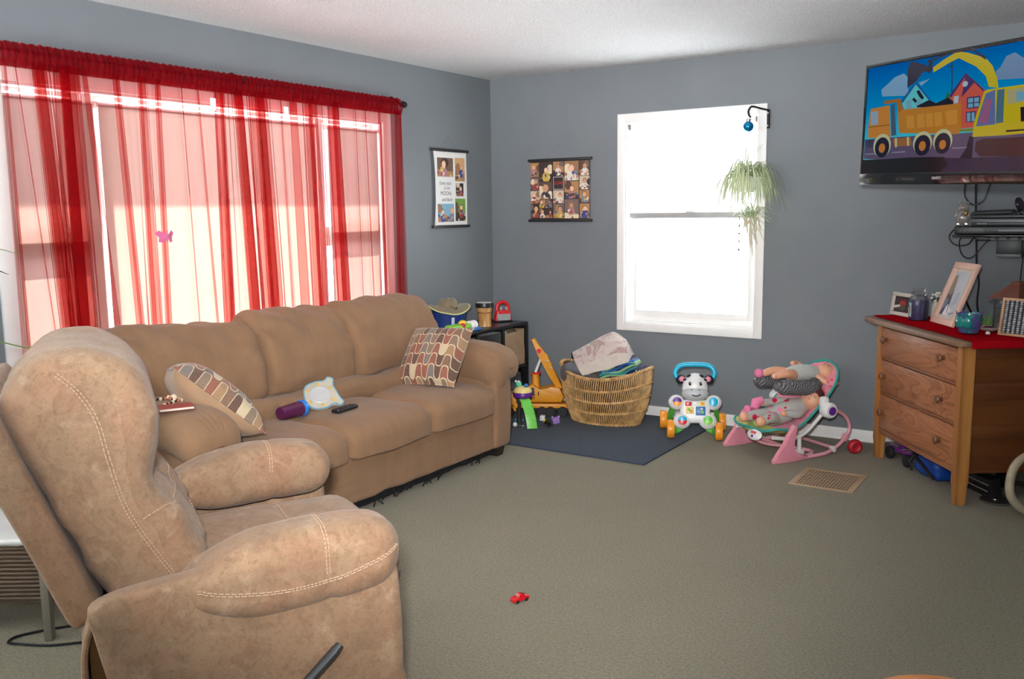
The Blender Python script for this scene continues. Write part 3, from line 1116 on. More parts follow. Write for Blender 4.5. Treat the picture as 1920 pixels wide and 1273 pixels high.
CORD = plain('black_cord', (0.015, 0.013, 0.012, 1), 0.8)
BEADC = plain('cream_bead', (0.7, 0.55, 0.4, 1), 0.5)
BEADR = plain('rust_bead', (0.4, 0.12, 0.07, 1), 0.5)
t = thing('beaded_cord', 'knotted black cord with cream and rust beads on the sofa arm', 'cord', (0.75, -3.52, 0.66))
path = spline([(0.62, -3.62, 0), (0.65, -3.58, 0), (0.69, -3.53, 0), (0.72, -3.50, 0.0), (0.745, -3.47, 0.006), (0.775, -3.46, 0), (0.785, -3.485, 0.0),
               (0.76, -3.505, 0.008), (0.735, -3.495, 0.012), (0.745, -3.46, 0.003), (0.775, -3.49, 0.0), (0.80, -3.545, 0.0), (0.825, -3.60, 0.004), (0.85, -3.645, 0.004)], 6)
path = [Vector((q.x, q.y, rest_z(q.x, q.y) + 0.007 + q.z)) for q in path]
path = [Vector((q.x, q.y, sum(w.z for w in path[max(0, i - 2):i + 3]) / len(path[max(0, i - 2):i + 3]))) for i, q in enumerate(path)]
b = MB(); b.tube(path, 0.0045, CORD, 7); b.build('cord', t)
b = MB()
for i, p in enumerate(path):
    if i % 3 == 0:
        b.ell(p, 0.0085, BEADC if i % 2 else BEADR, n=8)
b.ell((0.755, -3.485, rest_z(0.755, -3.485) + 0.016), (0.018, 0.016, 0.014), BEADC, n=10)
b.build('beads', t)

# ================================================================== RECLINER
REC = m_suede('worn_brown_suede', (0.275, 0.176, 0.108, 1), 0.22, 4.5, 0.36, 0.0, (0.42, 0.295, 0.20, 1))
THREAD = plain('cream_stitching', (0.44, 0.30, 0.20, 1), 0.8)
OCHRE = plain('ochre_backing', (0.26, 0.14, 0.045, 1), 0.85)
rec = thing('recliner', 'worn light brown suede recliner chair with dark lever in the foreground', 'recliner', (1.89, -4.21, 0), radians(-32))
R0 = F(rec)
def seam(name, surf, pts, parent, r=0.0022, off=0.0012, double=0.0, n=14, m=THREAD, dirv=None):
    """a line of stitching laid onto a built surface"""
    tree = bvh_of(surf)
    ps = []
    for p in spline(pts, n):
        if dirv is not None:
            h = tree.ray_cast(p - Vector(dirv) * 0.5, Vector(dirv))
        else:
            h = tree.find_nearest(p)
        if h[0] is not None:
            nrm = h[1]
            if dirv is not None and nrm.dot(Vector(dirv)) > 0:
                nrm = -nrm
            ps.append((h[0] + nrm * off, nrm))
    b = MB(F(parent))
    if len(ps) > 2:
        for sgn in ((-1, 1) if double else (0,)):
            q = []
            for i, (p, nr) in enumerate(ps):
                tg = (ps[min(i + 1, len(ps) - 1)][0] - ps[max(i - 1, 0)][0])
                sd = tg.cross(nr)
                sd = sd.normalized() if sd.length > 1e-9 else Vector((0, 0, 0))
                q.append(p + sd * sgn * double)
            # individual stitches
            L = 0.0
            seg = [q[0]]
            for a, c in zip(q, q[1:]):
                seg.append(c)
                L += (c - a).length
                if L > 0.009:
                    b.tube(seg, r, m, 5)
                    seg = [c + (c - a).normalized() * 0.0035]
                    L = 0.0
    return b.build(name, parent)


# backrest cushion: lumbar section, crease, overstuffed head pillow
bp = [(-0.07, 0.46), (-0.035, 0.54), (-0.05, 0.63), (-0.095, 0.72), (-0.152, 0.79), (-0.150, 0.84), (-0.132, 0.92), (-0.138, 1.00), (-0.172, 1.075), (-0.24, 1.122),
      (-0.33, 1.138), (-0.42, 1.11), (-0.478, 1.035), (-0.472, 0.94), (-0.425, 0.82), (-0.36, 0.68), (-0.29, 0.52), (-0.18, 0.45)]
bring = spline([(0, y, z) for y, z in bp], 4, True)
bmid = spline([(0, -0.17, 0.46), (0, -0.19, 0.6), (0, -0.24, 0.75), (0, -0.28, 0.92), (0, -0.29, 1.02)], 10)


def nearest_mid(p):
    return min(bmid, key=lambda q: (q - p).length)


b = MB(R0)
rs = []
N = 36
for i in range(N + 1):
    v = -1 + 2 * i / N
    v = math.copysign(1 - (1 - abs(v)) ** 2.1, v)
    av = abs(v)
    sc = max(0.42, (1 - av ** 9) ** 0.36)
    ring = []
    for p in bring:
        c = nearest_mid(p)
        wd = 0.335 - 0.03 * sstep(0.95, 1.13, p.z)
        front = p.y > c.y + 0.02
        q = c + (p - c) * sc
        x = v * wd
        d = wr(x * 1.2, p.y, p.z * 1.3, 0.010, 6)
        # pull folds near the bottom of the bolsters and vertical channels in the lumbar part
        if front and p.z < 0.76:
            d -= 0.022 * exp(-((x / 0.03) ** 2)) * sstep(0.46, 0.6, p.z) + 0.012 * exp(-(((av - 0.62) / 0.08) ** 2))
            d += 0.006 * sin(p.z * 60 + 14 * x) * exp(-(((p.z - 0.6) / 0.08) ** 2))
        d += 0.008 * sin((p.z * 0.8 - p.y) * 40 + 4 * nz(x, p.y, p.z, 5)) * sstep(0.6, 0.95, av) * (1 - sstep(0.62, 0.9, p.z)) + 0.007 * nz(x * 2, p.y * 9 + p.z * 4, p.z * 3, 2.0) * sstep(0.5, 0.9, av)
        q = q + (p - c).normalized() * d if (p - c).length > 1e-6 else q
        ring.append((x, q.y, q.z))
    rs.append(ring)
b.rings(rs, REC)
backc = b.build('back_cushion', rec, sharp=60)

# outer back shell
b = MB(R0)
b.rbox((0, 0, 0), (0.655, 0.085, 0.60), 0.03, REC, 14, lambda x, y, z: (x, y + wr(x, y, z, 0.004, 5), z), None)
for v in b.bm.verts:
    pass
shell_X = TR(0, -0.425, 0.765) @ RX(radians(21))
b.bm.free()
b = MB(R0 @ shell_X)
b.rbox((0, -0.01, -0.01), (0.66, 0.08, 0.60), 0.022, REC, 14, lambda x, y, z: (x, y + wr(x, y, z, 0.004, 5) - 0.02 * (1 - (x / 0.33) ** 2) * (y < 0), z))
b.build('back_shell', rec)

# seat
def seatf(x, y, z):
    u, v = x / 0.29, y / 0.32
    z2 = z + (0.03 * max(0, 1 - u * u) ** 0.6 * (0.6 + 0.4 * v) if z > 0 else 0)
    if z > 0:
        z2 -= 0.011 * exp(-(((y - 0.055) / 0.013) ** 2))
        z2 -= 0.035 * sstep(0.22, 0.33, y)
    return (x, y + 0.012 * (1 - u * u) * sstep(0.1, 0.3, y), z2 + wr(x, y, z, 0.005, 7))


b = MB(R0); b.rbox((0, 0.165, 0.435), (0.58, 0.65, 0.18), 0.075, REC, 28, seatf)
seato = b.build('seat_cushion', rec)
seam('stitching', seato, [(-0.27, 0.222, 0.6), (-0.1, 0.222, 0.6), (0.1, 0.222, 0.6), (0.27, 0.222, 0.6)], rec, 0.0016, 0.001, 0.006, dirv=(0, 0, -1))

# footrest folded under the seat front
b = MB(R0)
b.rbox((0, 0.445, 0.235), (0.56, 0.07, 0.34), 0.03, REC, 16, lambda x, y, z: (x, y + 0.012 * (1 - (x / 0.28) ** 2) + 0.006 * sin(z * 40), z))
b.build('footrest', rec)

# side panels
sp = [(0.41, 0.03), (0.425, 0.25), (0.42, 0.48), (0.40, 0.56), (0.30, 0.585), (0.0, 0.60), (-0.20, 0.585), (-0.285, 0.57), (-0.325, 0.545), (-0.318, 0.50), (-0.295, 0.38), (-0.255, 0.2), (-0.22, 0.03)]
YZX = Matrix(((0, 0, 1, 0), (1, 0, 0, 0), (0, 1, 0, 0), (0, 0, 0, 1)))          # local (x,y) -> (Y,Z), extruded along X
for sg in (1, -1):
    b = MB(R0)
    rs = []
    spc = Vector((0, 0.05, 0.32))
    dense = spline([(0, y, z) for y, z in sp], 3, True)
    for x, k in ((0.385, 0.97), (0.40, 1.0), (0.448, 1.0), (0.458, 0.985), (0.463, 0.93), (0.467, 0.6), (0.469, 0.2)):
        rs.append([(sg * (x + 0.004 * nz(p.y, p.z, 2, 6)), (spc + (p - spc) * k).y, (spc + (p - spc) * k).z) for p in dense])
    b.rings(rs, REC)
    b.build('side_panel', rec, sharp=50)
    # rear corner lining
    b = MB(R0)
    b.bx((sg * 0.30, -0.33, 0.03), (sg * 0.385, -0.26, 0.50), OCHRE, 0.004)
    b.build('rear_lining', rec, 'ochre backing showing at the rear corner')
b = MB(R0)
pan = spline([(0, -0.31, 0.52), (0, -0.335, 0.42), (0, -0.325, 0.25), (0, -0.28, 0.1), (0, -0.26, 0.03)], 6)
b.rings([[(-0.42, p.y, p.z), (0.42, p.y, p.z), (0.42, p.y - 0.012, p.z), (-0.42, p.y - 0.012, p.z)] for p in pan], REC)
b.tube([(0.42, p.y - 0.006, p.z) for p in pan], 0.008, REC, 8)
b.build('rear_apron', rec)

# arm pads
for sg in (1, -1):
    def armf(x, y, z, sg=sg):
        o = x * sg
        u = y / 0.285
        k = 1 - 0.5 * sstep(-0.1, -1.0, u) ** 1.5
        z2 = z * k + 0.022 * (1 - u * u) * (1 if z > 0 else -0.9)
        if z < 0 and o > 0:
            z2 -= 0.028 * max(0, 1 - u * u) ** 0.7
        gro = exp(-(((y - 0.07) / 0.012) ** 2))
        sc = 1 - 0.05 * gro
        return (x * (0.86 + 0.14 * k) * sc + 0.006 * sg * (1 - u * u), y, z2 * sc - 0.045 * sstep(0.3, -1, u) * 0.6 + wr(x + sg, y, z, 0.006, 7))
    b = MB(R0)
    b.rbox((sg * 0.382, 0.155, 0.592 - 0.012 * sg), (0.205, 0.555, 0.15), 0.074, REC, 26, armf)
    arm = b.build('arm_pad', rec, sharp=60)
    seam('stitching', arm, [(sg * 0.27, 0.226, 0.62), (sg * 0.31, 0.226, 0.67), (sg * 0.38, 0.226, 0.69), (sg * 0.45, 0.226, 0.67), (sg * 0.49, 0.226, 0.61), (sg * 0.49, 0.226, 0.56)], rec, 0.0016, 0.001, 0.004)
    if sg > 0:
        seam('stitching', arm, [(0.49, -0.10, 0.565), (0.50, 0.0, 0.545), (0.50, 0.12, 0.535), (0.50, 0.25, 0.545), (0.49, 0.36, 0.575), (0.46, 0.42, 0.60)], rec, 0.0016, 0.001, 0.003)
for sg in (1, -1):
    seam('stitching', backc, [(sg * 0.36, -0.10, 0.52), (sg * 0.36, -0.165, 0.63), (sg * 0.36, -0.225, 0.75), (sg * 0.36, -0.255, 0.87), (sg * 0.36, -0.275, 0.97), (sg * 0.34, -0.31, 1.04), (sg * 0.34, -0.355, 1.085)], rec, 0.0014, 0.001, 0.004, dirv=(-sg, 0, 0))
seam('stitching', backc, [(0.34, -0.19, 0.72), (0.30, -0.12, 0.745), (0.2, -0.06, 0.76), (0.0, -0.05, 0.765), (-0.2, -0.06, 0.76)], rec, 0.0016, 0.001)
seam('stitching', backc, [(-0.16, 0.05, 0.74), (-0.14, 0.05, 0.66), (-0.11, 0.05, 0.58), (-0.08, 0.05, 0.50)], rec, 0.0016, 0.001)

# recline lever
b = MB(R0)
lev = [(0.47, 0.06, 0.19), (0.482, 0.10, 0.228), (0.487, 0.16, 0.285), (0.487, 0.215, 0.335), (0.485, 0.24, 0.358), (0.483, 0.247, 0.364)]
b.tube(spline(lev, 4), [0.016 if i < 6 else (0.019 if i < 16 else 0.016) for i in range(21)][:21], DARK, 12, flat=0.7)
b.build('lever', rec, 'dark grey recline lever')

# cartoon frame on the television, metres on the screen
TVPIC = [
    ('cloud', [(0.124, 0.485), (0.178, 0.513), (0.218, 0.537), (0.282, 0.549), (0.315, 0.526), (0.323, 0.437), (0.134, 0.45)]),
    ('cloud', [(0.39, 0.494), (0.422, 0.497), (0.466, 0.505), (0.408, 0.475)]),
    ('cloud2', [(0.858, 0.492), (0.883, 0.509), (0.909, 0.551), (0.954, 0.561), (0.996, 0.535), (1.077, 0.51), (1.084, 0.442), (0.868, 0.455)]),
    ('houseteal', [(0.278, 0.411), (0.371, 0.496), (0.469, 0.406), (0.474, 0.36), (0.303, 0.369)]),
    ('roofblue', [(0.272, 0.412), (0.37, 0.502), (0.476, 0.405), (0.463, 0.405), (0.371, 0.486), (0.286, 0.403)]),
    ('winblue', [(0.312, 0.415), (0.348, 0.415), (0.352, 0.374), (0.316, 0.372)]),
    ('winblue', [(0.378, 0.414), (0.414, 0.413), (0.417, 0.374), (0.382, 0.374)]),
    ('tree', [(0.564, 0.384), (0.585, 0.44), (0.606, 0.385)]),
    ('pole', [(0.593, 0.57), (0.601, 0.569), (0.613, 0.424), (0.607, 0.424)]),
    ('pole', [(0.572, 0.547), (0.603, 0.548), (0.603, 0.544), (0.572, 0.542)]),
    ('housered', [(0.598, 0.408), (0.684, 0.499), (0.754, 0.456), (0.807, 0.418), (0.775, 0.255), (0.686, 0.256), (0.611, 0.332)]),
    ('roofpurp', [(0.594, 0.411), (0.685, 0.506), (0.739, 0.467), (0.804, 0.418), (0.798, 0.412), (0.741, 0.457), (0.672, 0.397), (0.685, 0.488), (0.608, 0.402)]),
    ('white', [(0.624, 0.405), (0.654, 0.407), (0.654, 0.374), (0.627, 0.373)]),
    ('disc:white', [(0.688, 0.456), (0.016, 0.013)]),
    ('purp', [(0.704, 0.394), (0.782, 0.395), (0.786, 0.342), (0.709, 0.343)]),
    ('winblue', [(0.712, 0.388), (0.741, 0.389), (0.743, 0.369), (0.714, 0.369)]),
    ('winblue', [(0.748, 0.388), (0.775, 0.389), (0.777, 0.369), (0.75, 0.369)]),
    ('winblue', [(0.714, 0.365), (0.743, 0.364), (0.745, 0.347), (0.716, 0.347)]),
    ('winblue', [(0.75, 0.365), (0.778, 0.364), (0.78, 0.348), (0.752, 0.348)]),
    ('purp', [(0.706, 0.329), (0.763, 0.329), (0.765, 0.281), (0.711, 0.281)]),
    ('winblue', [(0.712, 0.324), (0.732, 0.324), (0.736, 0.285), (0.717, 0.284)]),
    ('winblue', [(0.739, 0.324), (0.756, 0.324), (0.761, 0.285), (0.743, 0.284)]),
    ('grass', [(0.678, 0.254), (0.797, 0.252), (0.799, 0.237), (0.68, 0.241)]),
    ('road', [(0.02, 0.236), (0.267, 0.238), (0.777, 0.234), (1.107, 0.231), (1.124, 0.071), (0.022, 0.135)]),
    ('lane', [(0.03, 0.163), (0.11, 0.162), (0.11, 0.156), (0.031, 0.157)]),
    ('lane', [(0.232, 0.165), (0.329, 0.166), (0.33, 0.159), (0.233, 0.159)]),
    ('lane', [(0.64, 0.171), (0.733, 0.17), (0.733, 0.165), (0.64, 0.165)]),
    ('dirt', [(0.015, 0.127), (0.373, 0.134), (0.698, 0.12), (1.119, 0.12), (1.128, 0.039), (0.018, 0.055)]),
    ('mound', [(0.012, 0.13), (0.207, 0.129), (0.412, 0.133), (0.59, 0.129), (0.618, 0.091), (0.561, 0.051), (0.015, 0.055)]),
    ('dark', [(0.388, 0.381), (0.469, 0.404), (0.515, 0.384), (0.592, 0.404), (0.624, 0.383), (0.626, 0.361), (0.395, 0.374)]),
    ('dark', [(0.379, 0.451), (0.396, 0.458), (0.434, 0.418), (0.424, 0.408), (0.404, 0.421)]),
    ('dark', [(0.352, 0.416), (0.368, 0.424), (0.389, 0.404), (0.376, 0.397)]),
    ('bed', [(0.247, 0.425), (0.298, 0.372), (0.666, 0.371), (0.67, 0.393), (0.686, 0.256), (0.669, 0.231), (0.277, 0.257)]),
    ('orange2', [(0.151, 0.426), (0.27, 0.428), (0.298, 0.374), (0.263, 0.358), (0.244, 0.411), (0.155, 0.409)]),
    ('rib', [(0.319, 0.339), (0.372, 0.34), (0.383, 0.276), (0.332, 0.275)]),
    ('rib', [(0.392, 0.341), (0.441, 0.341), (0.453, 0.276), (0.406, 0.275)]),
    ('rib', [(0.45, 0.34), (0.497, 0.34), (0.508, 0.276), (0.463, 0.275)]),
    ('rib', [(0.507, 0.339), (0.556, 0.341), (0.569, 0.278), (0.52, 0.275)]),
    ('rib', [(0.58, 0.343), (0.652, 0.344), (0.658, 0.277), (0.594, 0.276)]),
    ('cab', [(0.047, 0.244), (0.044, 0.304), (0.054, 0.393), (0.196, 0.401), (0.219, 0.236)]),
    ('cabwin', [(0.056, 0.378), (0.112, 0.379), (0.118, 0.31), (0.062, 0.309)]),
    ('line', [(0.045, 0.302), (0.205, 0.304), (0.206, 0.3), (0.045, 0.298)]),
    ('gap', [(0.205, 0.4), (0.231, 0.406), (0.259, 0.248), (0.222, 0.245)]),
    ('bumper', [(0.03, 0.235), (0.088, 0.237), (0.1, 0.192), (0.036, 0.195)]),
    ('tank', [(0.233, 0.23), (0.363, 0.233), (0.374, 0.191), (0.251, 0.191)]),
    ('cream', [(0.251, 0.234), (0.265, 0.233), (0.269, 0.187), (0.255, 0.188)]),
    ('cream', [(0.336, 0.235), (0.35, 0.234), (0.354, 0.191), (0.34, 0.192)]),
    ('disc:cream', [(0.158, 0.2), (0.066, 0.06)]),
    ('disc:cream', [(0.445, 0.201), (0.064, 0.055)]),
    ('disc:cream', [(0.576, 0.205), (0.061, 0.055)]),
    ('disc:tyre', [(0.159, 0.19), (0.054, 0.052)]),
    ('disc:tyre', [(0.446, 0.189), (0.054, 0.05)]),
    ('disc:tyre', [(0.577, 0.193), (0.051, 0.049)]),
    ('disc:hub', [(0.159, 0.187), (0.024, 0.024)]),
    ('disc:hub', [(0.446, 0.186), (0.023, 0.024)]),
    ('disc:hub', [(0.578, 0.187), (0.022, 0.022)]),
    ('bucket', [(0.316, 0.475), (0.31, 0.564), (0.327, 0.602), (0.374, 0.59), (0.441, 0.567), (0.456, 0.543), (0.412, 0.537), (0.376, 0.501)]),
    ('steel', [(0.437, 0.54), (0.463, 0.6), (0.474, 0.599), (0.479, 0.544), (0.457, 0.529)]),
    ('steel', [(0.438, 0.59), (0.578, 0.609), (0.584, 0.602), (0.446, 0.58)]),
    ('yellow', [(0.48, 0.553), (0.544, 0.581), (0.63, 0.609), (0.695, 0.593), (0.798, 0.557), (0.84, 0.519), (0.872, 0.461), (0.883, 0.419), (0.828, 0.429), (0.807, 0.477), (0.747, 0.526), (0.639, 0.577), (0.582, 0.563), (0.486, 0.53)]),
    ('steel', [(0.705, 0.605), (0.722, 0.606), (0.803, 0.56), (0.799, 0.549)]),
    ('yellow', [(0.757, 0.213), (0.759, 0.278), (0.803, 0.41), (0.823, 0.418), (0.929, 0.419), (1.086, 0.421), (1.109, 0.216), (0.951, 0.212)]),
    ('cream2', [(0.93, 0.406), (1.087, 0.411), (1.094, 0.351), (0.942, 0.344)]),
    ('winblue', [(0.98, 0.393), (1.089, 0.392), (1.093, 0.359), (0.986, 0.352)]),
    ('cabglass', [(0.774, 0.261), (0.786, 0.31), (0.815, 0.401), (0.865, 0.413), (0.881, 0.262), (0.78, 0.259)]),
    ('cabglass2', [(0.877, 0.411), (0.917, 0.411), (0.924, 0.267), (0.884, 0.265)]),
    ('purpd', [(0.789, 0.276), (0.817, 0.375), (0.85, 0.372), (0.839, 0.268)]),
    ('dark', [(1.009, 0.326), (1.097, 0.327), (1.103, 0.263), (1.018, 0.265)]),
    ('dark', [(0.943, 0.233), (1.107, 0.233), (1.107, 0.227), (0.944, 0.225)]),
    ('brown', [(0.781, 0.191), (0.824, 0.202), (1.11, 0.2), (1.12, 0.116), (0.81, 0.125), (0.777, 0.152)]),
    ('dark', [(0.692, 0.12), (0.727, 0.167), (0.739, 0.219), (0.762, 0.213), (0.764, 0.118)]),
]

# ================================================================== WALL HANGINGS
RAIL = plain('black_rail', (0.018, 0.017, 0.017, 1), 0.5)
PRINTW = plain('matte_white_print', (0.78, 0.77, 0.75, 1), 0.6, var=0.01)
PRINTK = plain('dark_print', (0.035, 0.022, 0.020, 1), 0.6)
INK = plain('grey_ink', (0.08, 0.08, 0.085, 1), 0.7)
TWINE = plain('fine_twine', (0.22, 0.22, 0.22, 1), 0.8)
_pc = {}


def pcol(r, g, b):
    k = (r, g, b)
    if k not in _pc:
        _pc[k] = plain('print_ink', S(r, g, b), 0.6, var=0.03)
    return _pc[k]


SK = [pcol(236, 190, 160), pcol(220, 168, 136), pcol(200, 150, 122)]
HAIR = [pcol(70, 46, 34), pcol(120, 84, 50), pcol(40, 30, 28), pcol(190, 150, 100)]
CLOTH = [pcol(60, 70, 130), pcol(150, 60, 60), pcol(222, 214, 204), pcol(70, 66, 70), pcol(200, 170, 70), pcol(110, 130, 150), pcol(170, 120, 120)]
BACK = [pcol(150, 110, 80), pcol(96, 70, 56), pcol(205, 185, 160), pcol(120, 100, 96), pcol(60, 46, 44), pcol(226, 206, 176), pcol(176, 130, 86)]


def clip_poly(pts, x0, y0, x1, y1):
    def cut(ps, f, ix):
        out = []
        for i in range(len(ps)):
            a, c = ps[i - 1], ps[i]
            fa, fc = f(a), f(c)
            if fa >= 0:
                if fc >= 0: out.append(c)
                else: out.append(ix(a, c, fa / (fa - fc)))
            elif fc >= 0:
                out.append(ix(a, c, fa / (fa - fc)))
                out.append(c)
        return out
    lerp = lambda a, c, t: (a[0] + (c[0] - a[0]) * t, a[1] + (c[1] - a[1]) * t)
    for f in (lambda p: p[0] - x0, lambda p: x1 - p[0], lambda p: p[1] - y0, lambda p: y1 - p[1]):
        pts = cut(pts, f, lerp)
        if len(pts) < 3:
            return []
    return pts


def ellp(cx, cy, rx, ry, n=18):
    return [(cx + rx * cos(2 * pi * k / n), cy + ry * sin(2 * pi * k / n)) for k in range(n)]


def photo(parent, X, x0, y0, x1, y1, rnd, bgm=None, z=0.0012):
    """an anonymous snapshot: background, one or two blurred figures"""
    b = MB(X)
    w, h = x1 - x0, y1 - y0
    lay = [0]

    def put(pts, m):
        q = clip_poly(pts, x0, y0, x1, y1)
        if len(q) > 2:
            lay[0] += 1
            b.poly(q, m, None, z + lay[0] * 0.00008)
    b.box(((x0 + x1) / 2, (y0 + y1) / 2, z / 2), (w, h, z), bgm or rnd.choice(BACK))
    put([(x0, y0), (x1, y0), (x1, y0 + h * rnd.uniform(.2, .4)), (x0, y0 + h * rnd.uniform(.2, .45))], rnd.choice(BACK))
    put(ellp(x0 + w * rnd.random(), y0 + h * rnd.uniform(.5, 1), w * .25, h * .25), rnd.choice(BACK))
    n = 1 if w < h else rnd.choice((1, 2, 2))
    for i in range(n):
        cx = x0 + w * ((i + 0.5) / n + rnd.uniform(-.16, .16))
        hr = min(w / n, h) * rnd.uniform(.13, .26)
        cy = y0 + h * rnd.uniform(.55, .68)
        cl = rnd.choice(CLOTH)
        put(ellp(cx, cy - hr * 2.6, hr * 1.7, hr * 2.0), cl)
        put(ellp(cx, cy + hr * 0.22, hr * 1.04, hr * 1.12), rnd.choice(HAIR))
        put(ellp(cx, cy, hr * 0.86, hr), rnd.choice(SK))
        put(ellp(cx + hr * rnd.uniform(-1, 1), cy - hr * 2.4, hr * .4, hr * .6), rnd.choice(SK))
    for i in range(7):
        q = min(w, h)
        put(ellp(x0 + w * rnd.random(), y0 + h * rnd.uniform(0, .42), q * rnd.uniform(.05, .16), q * rnd.uniform(.04, .12), 9), rnd.choice(BACK + CLOTH))
    return b.build('photo', parent)


rnd = random.Random(11)
# ---- white scroll poster on the left wall
t = thing('photo_scroll', 'narrow white hanging photo scroll with five photos and script lettering on the left wall', 'poster', (0.008, -0.545, 1.345))
PX = basis((0.008, -0.545, 1.345), (0, 1, 0), (0, 0, 1))
b = MB(PX)
rows = []
for i in range(13):
    v = i / 12
    bow = 0.006 + 0.008 * sin(v * pi)
    rows.append([(-0.195 + 0.010 * sin(v * pi), 0.015 + 0.525 * v, bow + 0.004), (-0.09, 0.015 + 0.525 * v, bow), (0.09, 0.015 + 0.525 * v, bow), (0.195 - 0.008 * sin(v * pi), 0.015 + 0.525 * v, bow + 0.002)])
b.rings(rows, PRINTW, closed=False)
PXo = PX @ TR(0, 0, 0.0155)
b.box((0, 0.277, 0.0142), (0.366, 0.50, 0.0014), PRINTW)
b.build('print', t)
for y in (0.008, 0.545):
    b = MB(PX); b.box((0, y, 0.010), (0.44, 0.020, 0.018), RAIL, None, 0.003); b.build('rail', t)
b = MB(PX); b.tube([(-0.13, 0.552, 0.008), (0.0, 0.64, 0.0), (0.13, 0.552, 0.008)], 0.0011, TWINE, 6); b.build('hanging_cord', t)
b = MB(PX); b.cyl((0, 0.638, -0.006), (0, 0.638, 0.006), 0.003, STEEL, 8); b.build('nail', t)
H = lambda v: 0.545 - 0.537 * v
W_ = lambda u: -0.195 + 0.39 * u
photo(t, PXo, W_(.09), H(.345), W_(.56), H(.10), rnd, pcol(110, 86, 70))
photo(t, PXo, W_(.62), H(.40), W_(.92), H(.09), rnd, pcol(206, 160, 110))
photo(t, PXo, W_(.64), H(.60), W_(.87), H(.425), rnd, pcol(36, 30, 40))
photo(t, PXo, W_(.61), H(.93), W_(.92), H(.63), rnd, pcol(110, 150, 60))
photo(t, PXo, W_(.08), H(.94), W_(.56), H(.70), rnd, pcol(120, 170, 196))
b = MB(PXo)
for body, v, sz, sh, x in (('love you', .43, .040, .35, .31), ('to the', .495, .028, .35, .36), ('MOON', .565, .040, 0, .33), ('and back', .645, .034, .35, .36)):
    b.text(body, sz, INK, TR(W_(x), H(v), 0.0004), sh)
b.build('lettering', t)

# ---- square collage on the back wall
t = thing('photo_collage', 'square dark hanging collage of many small photos on the back wall left of the window', 'poster', (0.613, -0.008, 1.378))
CXM = basis((0.613, -0.008, 1.378), (1, 0, 0), (0, 0, 1))
b = MB(CXM)
b.box((0, 0.225, 0.008), (0.50, 0.45, 0.002), PRINTK)
b.build('print', t)
for y in (0.006, 0.446):
    b = MB(CXM); b.box((0, y, 0.009), (0.536, 0.020, 0.018), RAIL, None, 0.003); b.build('rail', t)
b = MB(CXM); b.tube([(-0.14, 0.454, 0.008), (-0.005, 0.56, 0.0), (0.14, 0.454, 0.008)], 0.0010, TWINE, 6); b.build('hanging_cord', t)
CO = CXM @ TR(0, 0, 0.009)
cx = lambda zx: (zx - 1465) / 600 * 0.5
cy = lambda zy: 0.436 - (zy - 385) / 575 * 0.42
cells = [(1167, 395, 1255, 537), (1167, 545, 1255, 667), (1167, 675, 1255, 800), (1167, 805, 1255, 945),
         (1258, 390, 1390, 581), (1258, 588, 1390, 756), (1258, 762, 1320, 845), (1326, 762, 1390, 845), (1258, 851, 1390, 946),
         (1402, 390, 1508, 532), (1402, 673, 1508, 800), (1402, 806, 1508, 950),
         (1516, 390, 1658, 580), (1516, 588, 1658, 756), (1516, 763, 1658, 952),
         (1666, 390, 1763, 535), (1666, 540, 1763, 670), (1666, 676, 1763, 800), (1666, 808, 1763, 952)]
for (a, c, e, f) in cells:
    photo(t, CO, cx(a), cy(f), cx(e), cy(c), rnd)
b = MB(CO)
b.box(((cx(1402) + cx(1508)) / 2, (cy(540) + cy(665)) / 2, 0.0006), (0.088, 0.092, 0.0012), pcol(190, 186, 186))
b.box(((cx(1402) + cx(1508)) / 2, (cy(540) + cy(665)) / 2, 0.0010), (0.080, 0.084, 0.0012), PRINTK)
b.text('LOVE', 0.030, pcol(206, 50, 50), CO.inverted() @ CO @ TR((cx(1402) + cx(1508)) / 2, (cy(540) + cy(665)) / 2, 0.0019))
b.build('centre_panel', t, 'small black panel reading LOVE in red')

# ================================================================== HANGING PLANT AT THE WINDOW
t = thing('plant_bracket', 'black iron plant hook screwed to the right side of the back window casing', 'hook', (2.143, -0.02, 1.96))
b = MB()
b.tube([(2.146, -0.021, 1.955), (2.145, -0.021, 2.072)], 0.009, IRON, 10)
b.tube(spline([(2.145, -0.024, 2.068), (2.125, -0.10, 2.072), (2.10, -0.17, 2.08), (2.088, -0.195, 2.075), (2.078, -0.205, 2.05), (2.082, -0.200, 2.025), (2.092, -0.195, 2.014)], 5), 0.006, IRON, 10)
b.build('hook_arm', t)
for z in (1.972, 2.05):
    b = MB(); b.cyl((2.146, -0.028, z), (2.146, -0.034, z), 0.005, STEEL, 8); b.build('screw', t)

t = thing('glass_ball', 'small shiny blue ball ornament hanging from the black plant hook', 'ornament', (2.078, -0.20, 1.95))
BALL = plain('metallic_blue', (0.01, 0.25, 0.55, 1), 0.18, metal=0.75)
b = MB(); b.ell((2.078, -0.20, 1.958), 0.033, BALL, n=26); b.build('ball', t)
b = MB(); b.cyl((2.078, -0.20, 1.988), (2.078, -0.20, 2.004), 0.012, STEEL, 14); b.tube([(2.078 + 0.009 * cos(a), -0.20, 2.012 + 0.009 * sin(a)) for a in [k * 0.6 for k in range(10)]], 0.0014, STEEL, 6); b.build('cap', t)
b = MB(); b.ell((2.083, -0.20, 1.915), (0.008, 0.008, 0.011), JARGLASS, n=10); b.cyl((2.08, -0.2, 1.925), (2.079, -0.2, 1.93), 0.002, STEEL, 6); b.build('glass_drop', t)

